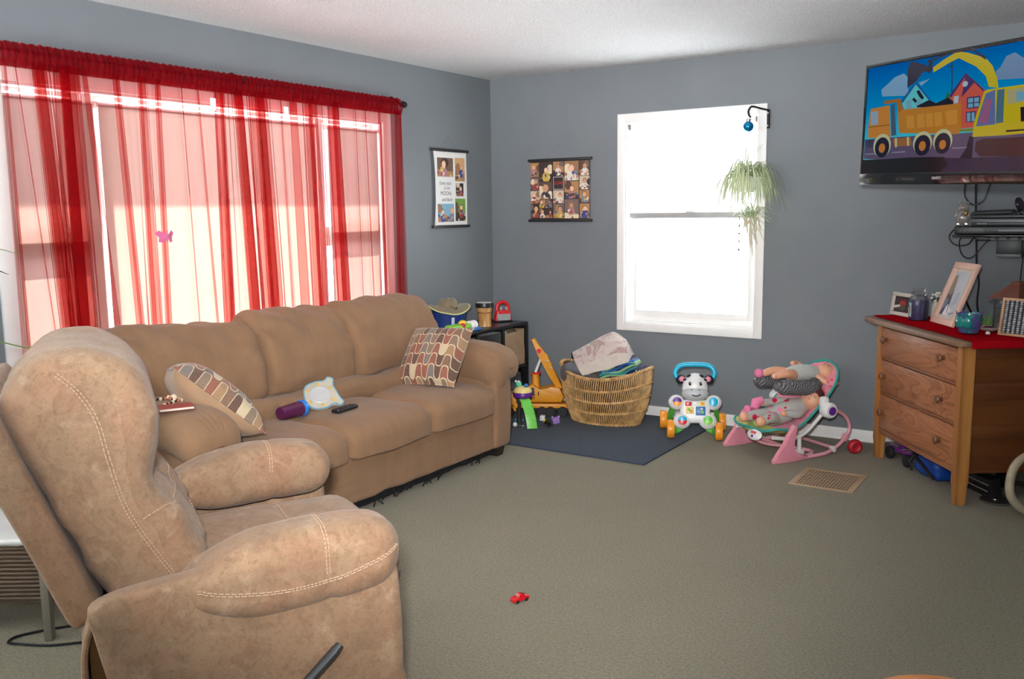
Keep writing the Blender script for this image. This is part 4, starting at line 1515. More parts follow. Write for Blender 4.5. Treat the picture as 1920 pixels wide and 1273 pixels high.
LEAFD = plain('leaf_edge_green', (0.24, 0.32, 0.13, 1), 0.5, var=0.2)
LEAFL = plain('leaf_pale_stripe', (0.66, 0.68, 0.48, 1), 0.5, var=0.1)
ROOT = plain('pale_root', (0.55, 0.50, 0.38, 1), 0.8)
POT = plain('translucent_white_pot', (0.72, 0.74, 0.70, 1), 0.4)


def blade(b, base, dirv, length, arch, width=0.009, droop=1.0, n=11):
    """one arching strap leaf, three strips wide"""
    d = Vector(dirv).normalized()
    side = d.cross(Vector((0, 0, 1)))
    side = side.normalized() if side.length > 1e-3 else Vector((1, 0, 0))
    p = Vector(base)
    pts = [p.copy()]
    v = d.copy()
    for i in range(n):
        v.z -= arch * droop / n * (0.4 + 1.2 * i / n)
        p = p + v.normalized() * (length / n)
        pts.append(p.copy())
    for k, m in ((0, LEAFD), (1, LEAFL), (2, LEAFD)):
        rows = []
        for i, q in enumerate(pts):
            s_ = i / n
            w = width * (0.55 + 0.9 * s_) * (1 - s_ ** 3) + 0.0006
            e = [-1, -0.5, 0.5, 1]
            fold = lambda a: abs(a) * w * 0.35
            rows.append([tuple(q + side * e[k] * w * 0.5 + Vector((0, 0, fold(e[k])))), tuple(q + side * e[k + 1] * w * 0.5 + Vector((0, 0, fold(e[k + 1]))))])
        b.rings(rows, m, closed=False)


PC = Vector((2.075, -0.20, 1.60))
t = thing('spider_plant', 'striped spider plant in a white pot hanging at the back window', 'plant', (PC.x, PC.y, 1.55))
b = MB()
b.lathe([(0.0, -0.045), (0.045, -0.045), (0.062, 0.045), (0.066, 0.05), (0.062, 0.052), (0.057, 0.04), (0.0, 0.036)], POT, PC, 28)
b.build('pot', t)
b = MB()
for k in range(3):
    a = 2 * pi * k / 3 + 0.4
    b.tube([(PC.x + 0.064 * cos(a), PC.y + 0.064 * sin(a), PC.z + 0.05), (2.083, -0.20, 1.90)], 0.0011, STEEL, 5)
b.tube([(2.083, -0.2, 1.9), (2.09, -0.197, 1.955), (2.092, -0.195, 2.016)], 0.0013, STEEL, 5)
b.build('hanger', t)
rp = random.Random(5)
b = MB()
for i in range(135):
    a = rp.uniform(0, 2 * pi)
    e = rp.uniform(0.15, 1.35)
    L = rp.uniform(0.22, 0.42)
    blade(b, PC + Vector((0.03 * cos(a), 0.03 * sin(a), 0.04)), (cos(a) * cos(e) * 0.62 + 0.06, sin(a) * cos(e) * 0.45 - 0.05, sin(e) * 0.9 + 0.15), L, rp.uniform(3.8, 6.2), rp.uniform(0.009, 0.014))
for i in range(9):
    a = rp.uniform(0, 2 * pi)
    blade(b, PC + Vector((0, 0, 0.05)), (cos(a) * .35, sin(a) * .2, 1), rp.uniform(.16, .25), 0.7, 0.008)
b.build('foliage', t, sharp=180, fix=False)
b = MB()
BC = PC + Vector((0.045, -0.03, -0.20))
for i in range(70):
    a = rp.uniform(0, 2 * pi)
    e = rp.uniform(-0.1, 1.2)
    blade(b, BC + Vector((rp.uniform(-.035, .035), rp.uniform(-.03, .03), rp.uniform(-.01, .02))), (cos(a) * cos(e), sin(a) * cos(e) * .6, sin(e)), rp.uniform(0.07, 0.19), rp.uniform(1.0, 2.4), rp.uniform(0.006, 0.010))
b.build('plantlets', t, sharp=180, fix=False)
b = MB()
for i in range(34):
    x, y = rp.uniform(-.045, .045), rp.uniform(-.03, .03)
    L = rp.uniform(0.08, 0.27) * (1 - abs(x) * 6)
    p = [BC + Vector((x, y, 0.0))]
    for k in range(6):
        p.append(p[-1] + Vector((rp.uniform(-.012, .012) + 0.003, rp.uniform(-.006, .006), -abs(L) / 6)))
    b.tube(p, [0.003, 0.0028, 0.0025, 0.0022, 0.002, 0.0015, 0.001], ROOT, 5)
b.tube(spline([PC + Vector((0.05, 0, 0.04)), PC + Vector((0.075, -0.03, -0.05)), PC + Vector((0.06, -0.035, -0.14)), BC], 5), 0.0028, ROOT, 6)
b.build('roots', t)

PRISM = plain('dark_glass_bead', (0.05, 0.05, 0.08, 1), 0.15)
t = thing('prism_string', 'thin string of dark glass beads hanging left of the spider plant roots', 'suncatcher', (2.005, -0.10, 1.17))
b = MB(); b.tube([(2.00, -0.10, 1.42), (2.000, -0.10, 1.18)], 0.0009, STEEL, 5); b.tube([(2.00, -0.10, 1.42), (2.0, -0.015, 1.46), (2.0, -0.0, 1.43)], 0.0009, STEEL, 5); b.build('string', t)
for z, r_ in ((1.39, 0.006), (1.345, 0.007), (1.295, 0.006), (1.245, 0.006), (1.19, 0.007)):
    b = MB(); b.ell((2.0, -0.10, z), (r_, r_, r_ * 1.5), PRISM, n=8); b.build('bead', t)

ORG = plain('orange_enamel', (0.85, 0.42, 0.12, 1), 0.4)
t = thing('window_trinket', 'tiny orange charm standing on the meeting rail of the back window', 'ornament', (1.765, 0.02, 1.40))
b = MB()
b.tube([(1.765, 0.026, 1.432), (1.752, 0.024, 1.45), (1.765, 0.022, 1.475), (1.778, 0.024, 1.45), (1.765, 0.026, 1.432)], 0.002, ORG, 6)
b.build('loop', t)
b = MB(); b.ell((1.765, 0.022, 1.48), 0.005, ORG, n=8); b.build('bead', t)

# ================================================================== TELEVISION
TH, RO = -0.677, -0.029
A0 = Vector((2.854, -0.644, 1.574))
dx = Vector((cos(TH), sin(TH), 0))
TX = basis(A0, dx * cos(RO) + Vector((0, 0, sin(RO))), -dx * sin(RO) + Vector((0, 0, cos(RO))))
TW, THT = 1.10, 0.62
GLOSS = plain('glossy_black', (0.006, 0.006, 0.007, 1), 0.08, coat=0.5)
tv = thing('television', 'flat screen television on a corner wall arm showing a cartoon digger', 'television', A0)
b = MB(TX)
b.box((TW / 2, THT / 2, -0.03), (TW, THT, 0.05), BLACK, None, 0.008)
b.box((TW / 2, THT / 2, -0.07), (TW * 0.7, THT * 0.7, 0.05), DARK, None, 0.015)
b.build('housing', tv)
b = MB(TX)
for (x0, y0, x1, y1) in ((0, 0, TW, 0.058), (0, THT - 0.017, TW, THT), (0, 0.058, 0.016, THT - 0.017), (TW - 0.016, 0.058, TW, THT - 0.017)):
    b.bx((x0, y0, -0.006), (x1, y1, 0.004), GLOSS, 0.002)
bez = b.build('bezel', tv)
b = MB(TX); b.text('SANYO', 0.018, pcol(170, 170, 170), TR(0.556, 0.030, 0.0046), 0, 0.0003, bold=0.0006); b.build('maker_lettering', bez)
b = MB(TX)
for i in range(7):
    b.box((0.03 + i * 0.011, 0.030, 0.0045), (0.007, 0.004, 0.0008), pcol(90, 90, 95))
b.box((0.05, 0.018, 0.0045), (0.05, 0.003, 0.0008), pcol(80, 80, 85))
b.build('input_label', bez)


def glow(name, r, g, bl, k=0.5):
    n_ = NT(name)
    c = S(r, g, bl)
    sh = n_.n('AddShader', {0: n_.n('Emission', {'Color': c, 'Strength': k}).outputs[0], 1: n_.n('BsdfGlossy', {'Color': (0.04, 0.04, 0.04, 1), 'Roughness': 0.12}).outputs[0]}).outputs[0]
    return n_.done(sh)


def sky_glow():
    n_ = NT('screen_sky')
    sep = n_.n('SeparateXYZ', {0: n_.n('TexCoord').outputs['Object']})
    c = n_.ramp(n_.m_('MULTIPLY', sep.outputs[2], 1.6), [(0.35, S(60, 190, 210)), (0.62, S(0, 140, 200)), (0.95, S(0, 95, 180))])
    return n_.done(n_.n('Emission', {'Color': c, 'Strength': 0.52}).outputs[0])


PAL = dict(cloud=glow('screen_cloud', 120, 165, 200), cloud2=glow('screen_cloud_dim', 110, 140, 180), houseteal=glow('screen_teal', 90, 195, 200),
           roofblue=glow('screen_roof_blue', 10, 90, 160), winblue=glow('screen_window_blue', 110, 165, 190), tree=glow('screen_tree', 20, 110, 60),
           pole=glow('screen_pole', 15, 50, 80), housered=glow('screen_red_house', 200, 85, 70), roofpurp=glow('screen_purple_roof', 70, 45, 100),
           white=glow('screen_white', 170, 190, 205), purp=glow('screen_purple', 70, 50, 100), grass=glow('screen_grass', 120, 130, 50),
           road=glow('screen_road', 88, 76, 104), lane=glow('screen_lane', 130, 130, 150), dirt=glow('screen_dirt', 50, 42, 66), mound=glow('screen_mound', 24, 26, 32),
           dark=glow('screen_dark', 26, 24, 40), bed=glow('screen_orange', 186, 122, 40), orange2=glow('screen_dark_orange', 160, 104, 36), rib=glow('screen_light_orange', 200, 140, 55),
           cab=glow('screen_cab', 196, 128, 50), cabwin=glow('screen_cab_window', 140, 165, 190), line=glow('screen_line', 120, 80, 40), gap=glow('screen_gap', 60, 90, 120),
           bumper=glow('screen_bumper', 60, 60, 90), tank=glow('screen_tank', 150, 100, 50), cream=glow('screen_cream', 190, 190, 150), tyre=glow('screen_tyre', 24, 26, 48),
           hub=glow('screen_hub', 190, 120, 50), bucket=glow('screen_bucket', 44, 46, 66), steel=glow('screen_steel', 38, 42, 62), yellow=glow('screen_yellow', 196, 178, 22),
           cream2=glow('screen_cream_dim', 170, 165, 120), cabglass=glow('screen_cab_glass', 90, 110, 160), cabglass2=glow('screen_cab_glass_dark', 70, 110, 130),
           purpd=glow('screen_seat', 150, 90, 130), brown=glow('screen_brown', 66, 38, 40))
b = MB(TX)
b.bx((0.010, 0.055, -0.004), (TW - 0.010, THT - 0.015, -0.001), sky_glow())
scr = b.build('screen', tv, 'bright cartoon picture')
b = MB(TX)
zz_ = 0.0
for nm, pts in TVPIC:
    zz_ += 0.00004
    if nm.startswith('disc:'):
        (cx_, cy_), (rx_, ry_) = pts
        pts, nm = ellp(cx_, cy_, rx_, ry_, 24), nm[5:]
    q = clip_poly(pts, 0.016, 0.058, TW - 0.016, THT - 0.017)
    if len(q) > 2:
        b.poly(q, PAL[nm], None, zz_)
b.build('cartoon_picture', scr)
b = MB()
mid = TX @ Vector((0.62, 0.33, -0.08))
b.tube([mid, mid + Vector((0.12, 0.16, 0)), (mid.x + 0.12, -0.02, mid.z)], 0.022, BLACK, 10)
b.box((mid.x + 0.12, -0.012, mid.z), (0.2, 0.02, 0.3), BLACK, None, 0.004)
b.build('wall_arm', tv)

# ================================================================== WALL SHELF WITH BOXES
t = thing('media_shelf', 'black glass wall shelf with a dark column below the television', 'shelf', (3.68, -0.2, 1.17))
b = MB(); b.bx((3.275, -0.30, 1.285), (4.10, -0.02, 1.297), GLOSS, 0.003); b.build('shelf_board', t)
b = MB(); b.bx((3.475, -0.075, 1.165), (3.60, 0.0, 1.283), DARK, 0.005); b.bx((3.475, -0.077, 1.165), (3.60, 0.0, 1.185), plain('grey_trim', (0.16, 0.16, 0.165, 1), 0.4), 0.003); b.build('cable_column', t)
b = MB(); b.bx((3.37, -0.10, 1.258), (3.445, -0.04, 1.284), BLACK, 0.002); b.build('mount_block', t)

BOXG = plain('dark_silver', (0.12, 0.125, 0.13, 1), 0.35, metal=0.5)
LEDM = plain('pale_marking', (0.35, 0.36, 0.38, 1), 0.4)
t = thing('disc_player', 'wide low black disc player resting directly on the wall shelf', 'disc player', (3.6, -0.17, 1.298))
b = MB(); b.bx((3.285, -0.30, 1.300), (3.90, -0.05, 1.342), BLACK, 0.004); b.build('case', t)
b = MB(); b.bx((3.30, -0.3025, 1.305), (3.44, -0.30, 1.337), DARK, 0.001); b.bx((3.50, -0.3025, 1.316), (3.62, -0.30, 1.322), LEDM, 0.0005); b.build('front_panel', t)
for i in range(6):
    b = MB(); b.cyl((3.318 + i * 0.021, -0.301, 1.318), (3.318 + i * 0.021, -0.306, 1.318), 0.005, DARK, 10); b.build('button', t)
t = thing('cable_box', 'dark silver receiver box stacked on the wide disc player', 'receiver', (3.6, -0.17, 1.343))
b = MB(); b.bx((3.365, -0.285, 1.344), (3.86, -0.06, 1.384), BOXG, 0.004); b.build('case', t)
b = MB(); b.bx((3.365, -0.288, 1.346), (3.86, -0.284, 1.366), BLACK, 0.001); b.build('front_panel', t)
b = MB()
for i in range(4):
    b.box((3.40 + 0.012 * i, -0.2885, 1.356), (0.008, 0.001, 0.005), LEDM)
b.build('display_marks', t)
t = thing('game_console', 'thin black box on top of the silver receiver', 'console', (3.6, -0.17, 1.385))
b = MB(); b.bx((3.36, -0.275, 1.386), (3.80, -0.06, 1.404), BLACK, 0.003); b.build('case', t)
b = MB(); b.bx((3.46, -0.277, 1.389), (3.49, -0.275, 1.400), DARK, 0.001); b.build('port', t)
t = thing('flat_antenna', 'flat black panel antenna lying on the thin black box', 'antenna', (3.46, -0.18, 1.405))
b = MB(F(t)); b.box((0.0, 0.0, 0.014), (0.20, 0.16, 0.012), DARK, (0.06, -0.03, 0), 0.004); b.build('panel', t)
b = MB(F(t)); b.tube([(0.10, 0, 0.014), (0.13, -0.01, 0.022), (0.16, -0.02, 0.018)], 0.003, BLACK, 6); b.build('lead', t)
PURD = plain('dark_purple_plastic', (0.028, 0.012, 0.03, 1), 0.3)
t = thing('disc_aerial', 'small tilted dark purple disc on a stand on the wall shelf boxes', 'antenna', (3.585, -0.20, 1.405))
b = MB(F(t)); b.lathe([(0, -0.008), (0.034, -0.008), (0.038, 0.0), (0.034, 0.008), (0, 0.008)], PURD, n=26, X=TR(0, 0, 0.055) @ RY(radians(66)) @ RZ(0.3) @ RX(0.35)); b.build('disc', t)
b = MB(F(t)); b.cyl((0, 0, 0), (0.0, 0, 0.05), 0.004, BLACK, 8); b.cyl((0, 0, 0), (0, 0, 0.006), 0.018, BLACK, 16); b.build('stand', t)

FIG = clear('smoked_crystal', (0.82, 0.78, 0.76, 1), 0.22, tint=0.12)
t = thing('glass_figurine', 'clear glass bear figurine at the left end of the wall shelf', 'figurine', (3.318, -0.235, 1.343))
b = MB(F(t))
b.ell((0, 0, 0.045), (0.034, 0.03, 0.046), FIG, n=18)
b.ell((0.0, 0, 0.103), (0.026, 0.024, 0.026), FIG, n=16)
for sx in (-1, 1):
    b.ell((sx * 0.02, 0, 0.125), 0.009, FIG, n=10)
    b.ell((sx * 0.03, -0.012, 0.06), (0.012, 0.014, 0.022), FIG, n=10)
    b.ell((sx * 0.02, -0.022, 0.012), (0.014, 0.018, 0.012), FIG, n=10)
b.build('body', t)
b = MB(F(t)); b.ell((0.016, -0.03, 0.07), (0.011, 0.008, 0.014), plain('gold_bow', (0.45, 0.3, 0.08, 1), 0.3, metal=0.8), n=10); b.build('charm', t)

t = thing('power_strip', 'grey power strip fixed under the wall shelf beside the column', 'power strip', (3.53, -0.03, 1.25))
b = MB(); b.bx((3.445, -0.12, 1.262), (3.72, -0.078, 1.284), plain('grey_plastic', (0.22, 0.225, 0.23, 1), 0.5), 0.003); b.build('strip', t)
for i in range(4):
    b = MB(); b.box((3.48 + i * 0.055, -0.121, 1.273), (0.02, 0.003, 0.014), DARK, None, 0.001); b.build('socket', t)


def cable(label, pts, r=0.0042, name='cable'):
    b = MB(); b.tube(spline(pts, 6), r, BLACK, 7)
    b.build(name, None, label, None, 'cable', None)


yv = -0.022
cable('straight black cable dropping from the television to behind the pink frame', [(3.345, yv, 1.60), (3.356, yv, 1.41), (3.363, -0.014, 1.29), (3.370, yv, 1.199), (3.376, yv, 1.107), (3.392, yv, 1.016), (3.389, yv, 0.924), (3.394, yv, 0.862), (3.408, yv, 0.801)], 0.006)
cable('black cable hanging in a U loop directly under the television', [(3.293, yv, 1.60), (3.293, yv, 1.517), (3.32, yv, 1.471), (3.351, yv - 0.012, 1.458), (3.393, yv, 1.485), (3.421, yv, 1.575)])
cable('black cable curling out left of the wall shelf', [(3.30, -0.1, 1.335), (3.265, -0.05, 1.33), (3.227, yv, 1.289), (3.234, yv, 1.252), (3.269, yv, 1.228), (3.324, yv, 1.235), (3.355, yv - 0.012, 1.275)])
cable('black cable hanging in a low loop below the left end of the wall shelf', [(3.288, -0.032, 1.275), (3.280, -0.032, 1.243), (3.294, -0.032, 1.182), (3.329, -0.032, 1.155), (3.365, -0.036, 1.174), (3.407, -0.032, 1.235), (3.43, -0.032, 1.262)], 0.0035)
cable('thin black cable running down from the wall shelf to the lantern', [(3.612, -0.03, 1.28), (3.606, -0.03, 1.171), (3.60, -0.03, 1.051), (3.598, -0.03, 0.95), (3.61, -0.03, 0.80)], 0.0032)

# ================================================================== DRESSER


def figured(name, dark, mid, light):
    """plain-sawn oak front with cathedral figure running along X"""
    n_ = NT(name)
    v = n_.co((1.6, 1.6, 7.0))
    w1_ = n_.noise(1.1, 2, 0.5, v, 0.6)
    rings_ = n_.m_('FRACT', n_.m_('MULTIPLY', w1_, 11.0))
    c = n_.ramp(rings_, [(0.0, dark), (0.22, mid), (0.8, light), (1.0, dark)])
    s_ = n_.noise(1.0, 4, 0.65, n_.co((6, 60, 60)))
    c = n_.mix(0.4, c, n_.ramp(s_, [(0.3, shade(mid, 0.7)), (0.65, light)]))
    return n_.done(n_.bsdf(c, 0.36, 0, 0.5, n_.bump(s_, 0.1, 0.002), **{'Coat Weight': 0.25, 'Coat Roughness': 0.3}))


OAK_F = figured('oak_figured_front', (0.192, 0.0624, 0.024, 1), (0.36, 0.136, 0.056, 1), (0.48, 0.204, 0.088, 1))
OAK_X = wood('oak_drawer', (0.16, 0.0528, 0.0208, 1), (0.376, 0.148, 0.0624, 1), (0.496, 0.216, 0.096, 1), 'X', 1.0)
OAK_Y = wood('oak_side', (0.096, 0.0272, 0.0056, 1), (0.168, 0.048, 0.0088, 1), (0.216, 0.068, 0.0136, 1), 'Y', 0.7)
OAK_Z = wood('oak_post_lit', (0.28, 0.1008, 0.024, 1), (0.504, 0.21, 0.0516, 1), (0.63, 0.287, 0.078, 1), 'Z', 1.0)  # leg oak lightened in colour to stand in for light on the front post
OAK_T = wood('oak_top', (0.112, 0.056, 0.0288, 1), (0.288, 0.152, 0.08, 1), (0.384, 0.224, 0.128, 1), 'X', 1.2)
KNOB = wood('oak_knob', (0.1152, 0.036, 0.01344, 1), (0.192, 0.072, 0.0264, 1), (0.2496, 0.1056, 0.0432, 1), 'Y', 3.0, 0.25)
dr = thing('dresser', 'oak three drawer dresser standing across the corner under the television', 'dresser', (2.926, -0.337, 0), radians(-54.4))
D0 = F(dr)
for (x0, x1, y0, y1) in ((-0.012, 0.035, -0.004, 0.05), (0.868, 0.912, -0.004, 0.06), (-0.012, 0.035, 0.40, 0.45), (0.868, 0.912, 0.40, 0.45)):
    b = MB(D0)
    cxp, cyp = (x0 + x1) / 2, (y0 + y1) / 2
    b.rings([[(cxp + sx * (x1 - x0) / 2 * k, cyp + sy * (y1 - y0) / 2 * k, z) for sx, sy in ((-1, -1), (1, -1), (1, 1), (-1, 1))]
             for z, k in ((0, 0.72), (0.01, 0.8), (0.04, 0.84), (0.10, 0.9), (0.115, 1.0), (0.79, 1.0))], OAK_Z)
    b.build('leg', dr)
b = MB(D0)
for z0, z1 in ((0.155, 0.185), (0.388, 0.404), (0.588, 0.602), (0.775, 0.79)):
    b.bx((0.035, 0.006, z0), (0.868, 0.03, z1), OAK_X, 0.003)
b.bx((0.03, 0.42, 0.16), (0.87, 0.44, 0.785), OAK_X)
b.bx((0.03, 0.03, 0.155), (0.87, 0.43, 0.17), OAK_X)
b.build('carcass', dr)
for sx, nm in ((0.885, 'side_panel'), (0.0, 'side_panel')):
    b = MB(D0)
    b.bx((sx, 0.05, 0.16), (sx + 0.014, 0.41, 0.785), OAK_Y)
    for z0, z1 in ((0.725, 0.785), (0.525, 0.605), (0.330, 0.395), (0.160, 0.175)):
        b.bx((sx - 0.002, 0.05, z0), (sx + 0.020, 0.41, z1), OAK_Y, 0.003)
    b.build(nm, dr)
for z0, z1, zk in ((0.605, 0.772, 0.707), (0.407, 0.585, 0.497), (0.188, 0.385, 0.288)):
    b = MB(D0); b.bx((0.038, 0.000, z0), (0.865, 0.024, z1), OAK_F, 0.005)
    dwr = b.build('drawer', dr)
    for xk in (0.10, 0.735):
        b = MB(D0)
        b.lathe([(0.0, 0.0), (0.013, 0.0), (0.010, 0.012), (0.012, 0.016), (0.020, 0.020), (0.0215, 0.027), (0.017, 0.033), (0.0, 0.035)], KNOB, (0, 0, 0), 22, TR(xk, 0.0, zk) @ RX(pi / 2))
        b.build('knob', dwr)
SCUFF = plain('grey_scuff', (0.35, 0.3, 0.27, 1), 0.8)
b = MB(D0)
top = [(-0.165, 0.0), (-0.13, -0.030), (-0.02, -0.042), (0.45, -0.046), (0.90, -0.040), (0.945, -0.028), (0.955, 0.02), (0.955, 0.455), (0.03, 0.455), (-0.165, 0.27)]
b.prism(top, 0.026, OAK_T, TR(0, 0, 0.790), 0.006)
b.build('top', dr)

# red runner across the top
REDF = fabric('red_runner_cloth', (0.40, 0.004, 0.010, 1), 0.08, 6, 300, 0.25, 1.0, 0.0, 0.0)
b = MB(D0)
def runner(u, v):
    x = -0.155 + 1.135 * u
    y = 0.012 + (0.42 - 0.22 * max(0.0, 0.2 - u) / 0.2) * v
    z = 0.8195 + 0.0012 * nz(x, y, 0, 9)
    if x > 0.958:
        z -= (x - 0.958) * 1.6
        x = 0.958 + (x - 0.958) * 0.15
    if u < 0.12:
        y += (0.12 - u) * 0.1
    return (x, y, z)
b.grid(runner, 60, 16, REDF)
rn = b.build('table_runner', None, 'bright red cloth runner covering the top of the oak dresser', None, 'cloth', sharp=180)

# ---- things standing on the dresser
ZD = 0.8215


def D(x, y, z):
    return D0 @ Vector((x, y, z))


def on_dresser(name, label, cat, x, y, rz=0.0, z=ZD, group=None):
    p = D(x, y, z)
    return thing(name, label, cat, p, radians(-54.4) + rz, group)


FRW = plain('white_wash_frame', (0.62, 0.57, 0.50, 1), 0.6)
FRP = plain('blush_frame', (0.78, 0.50, 0.39, 1), 0.5)
MAT_ = plain('cream_mat', (0.62, 0.58, 0.50, 1), 0.8)


def frame_thing(t, w, h, fw_, tilt, m, pic, mat_w=0.0):
    X = F(t) @ RX(-tilt)
    b = MB(X)
    Z3 = Matrix(((1, 0, 0, 0), (0, 0, -1, 0), (0, 1, 0, 0), (0, 0, 0, 1)))       # (x,y) upright, outward = -y
    Xf = X @ Z3
    b = MB(Xf)
    for (x0, y0, x1, y1) in ((-w / 2, 0, w / 2, fw_), (-w / 2, h - fw_, w / 2, h), (-w / 2, fw_, -w / 2 + fw_, h - fw_), (w / 2 - fw_, fw_, w / 2, h - fw_)):
        b.bx((x0, y0, -0.012), (x1, y1, 0.006), m, 0.003)
    b.build('frame', t)
    b = MB(Xf); b.bx((-w / 2 + fw_ * .8, fw_ * .8, -0.010), (w / 2 - fw_ * .8, h - fw_ * .8, -0.004), MAT_); b.build('backing', t)
    b = MB(Xf)
    pic(b, -w / 2 + fw_ + mat_w, fw_ + mat_w, w / 2 - fw_ - mat_w, h - fw_ - mat_w)
    b.build('photo', t)
    b = MB(X); b.bx((-0.03, 0.012, 0.0), (0.03, 0.016, h * 0.7), BLACK)
    for v in b.bm.verts:
        pass
    b.bm.free()
    b = MB(F(t)); b.tube([(0, 0.014 + h * 0.6 * sin(tilt), h * 0.6 * cos(tilt)), (0, 0.014 + h * 0.6 * sin(tilt) + h * 0.28, 0.004)], 0.012, BLACK, 6, flat=0.25)
    b.build('easel_leg', t)


def pic_flowers(b, x0, y0, x1, y1):
    b.bx((x0, y0, -0.004), (x1, y1, -0.003), pcol(58, 46, 46))
    b.poly(clip_poly([(x0, y0 + .02), (x0 + .06, y0 + .03), (x0 + .06, y0 + .045), (x0, y0 + .035)], x0, y0, x1, y1), pcol(214, 208, 205), None, -0.0028)
    for k in range(5):
        b.poly(clip_poly(ellp(x0 + 0.055 + 0.012 * k, y0 + 0.052 + 0.008 * (k % 2), .005, .014, 10), x0, y0, x1, y1), pcol(186, 50, 44), None, -0.0026 + .0001 * k)
    b.poly(clip_poly(ellp(x0 + 0.08, y0 + 0.026, .03, .018, 14), x0, y0, x1, y1), pcol(80, 70, 66), None, -0.0027)


def pic_wedding(b, x0, y0, x1, y1):
    w, h = x1 - x0, y1 - y0
    P = lambda pts: [(x0 + w * u, y0 + h * v) for u, v in pts]
    b.bx((x0, y0, -0.004), (x1, y1, -0.003), pcol(190, 196, 200))
    for i, (pts, m) in enumerate(((P([(0, 0), (.42, 0), (.36, .55), (0.0, .55)]), pcol(92, 80, 92)), (P([(0, .5), (.25, .45), (.36, .6), (.2, .95), (0, .9)]), pcol(150, 130, 112)),
                                  (P([(.36, 0), (1, 0), (1, .92), (.8, 1), (.45, .95), (.3, .6), (.5, .3)]), pcol(196, 200, 206)),
                                  (P([(.55, .2), (.9, .3), (.85, .6), (.6, .5)]), pcol(176, 182, 192)), (P([(.2, 0), (.6, 0), (.7, .12), (.34, .26), (.26, .18)]), pcol(232, 232, 236)),
                                  (P([(0, .12), (.22, .18), (.26, .34), (.08, .4)]), pcol(120, 128, 160)), (P([(.45, .05), (.5, .05), (.34, .62), (.3, .6)]), pcol(110, 100, 104)),
                                  (P([(.6, .02), (.98, .06), (.97, .1), (.6, .06)]), pcol(150, 156, 168)))):
        b.poly(clip_poly(pts, x0, y0, x1, y1), m, None, -0.0029 + 0.0001 * i)


t = on_dresser('picture_frame', 'small landscape white photo frame at the left end of the dresser', 'photo frame', -0.075, 0.155, radians(8))
frame_thing(t, 0.205, 0.135, 0.022, radians(9), FRW, pic_flowers)
t = on_dresser('picture_frame', 'large blush pink portrait photo frame leaning back in the middle of the dresser', 'photo frame', 0.335, 0.185, radians(-4))
frame_thing(t, 0.265, 0.352, 0.036, radians(21), FRP, pic_wedding, 0.018)

WAX = plain('indigo_wax', (0.045, 0.05, 0.13, 1), 0.35)
t = on_dresser('jar_candle', 'tall glass jar candle with indigo wax and picture label', 'candle', 0.118, 0.165)
b = MB(F(t))
b.lathe([(0.0, 0.002), (0.047, 0.002), (0.0493, 0.01), (0.0493, 0.112), (0.0, 0.114)], WAX, n=36)
b.build('wax', t)
b = MB(F(t))
b.lathe([(0.0, 0.0), (0.047, 0.0), (0.0505, 0.006), (0.0505, 0.118), (0.046, 0.130), (0.040, 0.136), (0.040, 0.146)], JARGLASS, n=36)
b.build('jar', t)
b = MB(F(t))
b.lathe([(0.0, 0.146), (0.043, 0.146), (0.045, 0.150), (0.043, 0.155), (0.036, 0.158), (0.038, 0.172), (0.034, 0.178), (0.0, 0.179)], JARGLASS, n=36)
b.build('lid', t)
b = MB(F(t))
rows = []
for zz2 in (0.02, 0.098):
    rows.append([(0.0512 * cos(a), 0.0512 * sin(a), zz2) for a in [radians(218 + 8 * k) for k in range(10)]])
b.rings(rows, pcol(150, 176, 182), closed=False)
for (a, z_, rr, m) in ((252, 0.06, 0.024, pcol(92, 60, 44)), (252, 0.056, 0.017, pcol(226, 196, 176)), (253, 0.05, 0.006, pcol(190, 110, 100)), (250, 0.028, 0.010, pcol(222, 206, 190))):
    rows = [[(0.0515 * cos(radians(a) + rr * u / 0.05), 0.0515 * sin(radians(a) + rr * u / 0.05), z_ + rr * 1.1 * s_ * sqrt(max(0, 1 - u * u))) for u in [-1 + k / 5 for k in range(11)]] for s_ in (-1, 1)]
    bv, _ = b.add([p for r_ in rows for p in r_], [(k, k + 1, 11 + k + 1, 11 + k) for k in range(10)], m)
    for v in bv:
        d_ = (v.co - F(t).translation)
        v.co += Vector((d_.x, d_.y, 0)).normalized() * (0.0004 * (1 + (0, 1, 2, 1)[(252, 253, 250).index(a) if a != 252 else 0]) if rr != 0.017 else 0.0006)
b.build('label', t, 'pale picture label', sharp=180)

BLOOM = plain('white_petals', (0.72, 0.7, 0.62, 1), 0.7)
VASE = plain('cream_vase', (0.6, 0.55, 0.46, 1), 0.5)
LEAFK = plain('dark_leaf', (0.03, 0.035, 0.03, 1), 0.6)
t = on_dresser('flower_vase', 'cream vase of tiny white flowers squeezed between candle and pink frame', 'vase', 0.150, 0.265)
b = MB(F(t)); b.lathe([(0, 0), (0.038, 0), (0.042, 0.03), (0.04, 0.08), (0.03, 0.10), (0.034, 0.105), (0.03, 0.104), (0, 0.09)], VASE, n=24); b.build('vase_body', t)
b = MB(F(t))
rf = random.Random(3)
for i in range(26):
    a, rr = rf.uniform(0, 2 * pi), rf.uniform(0, 0.042)
    b.ell((rr * cos(a), rr * sin(a), 0.125 + rf.uniform(-0.02, 0.03)), (0.008, 0.008, 0.007), BLOOM, n=8)
for i in range(10):
    a = rf.uniform(0, 2 * pi)
    b.ell((0.03 * cos(a), 0.03 * sin(a), 0.115), (0.012, 0.007, 0.004), LEAFK, (0.3, 0.4, a), 8)
b.build('flowers', t)
t = on_dresser('oval_mirror', 'small dark oval hand mirror standing behind the candle', 'mirror', 0.160, 0.345)
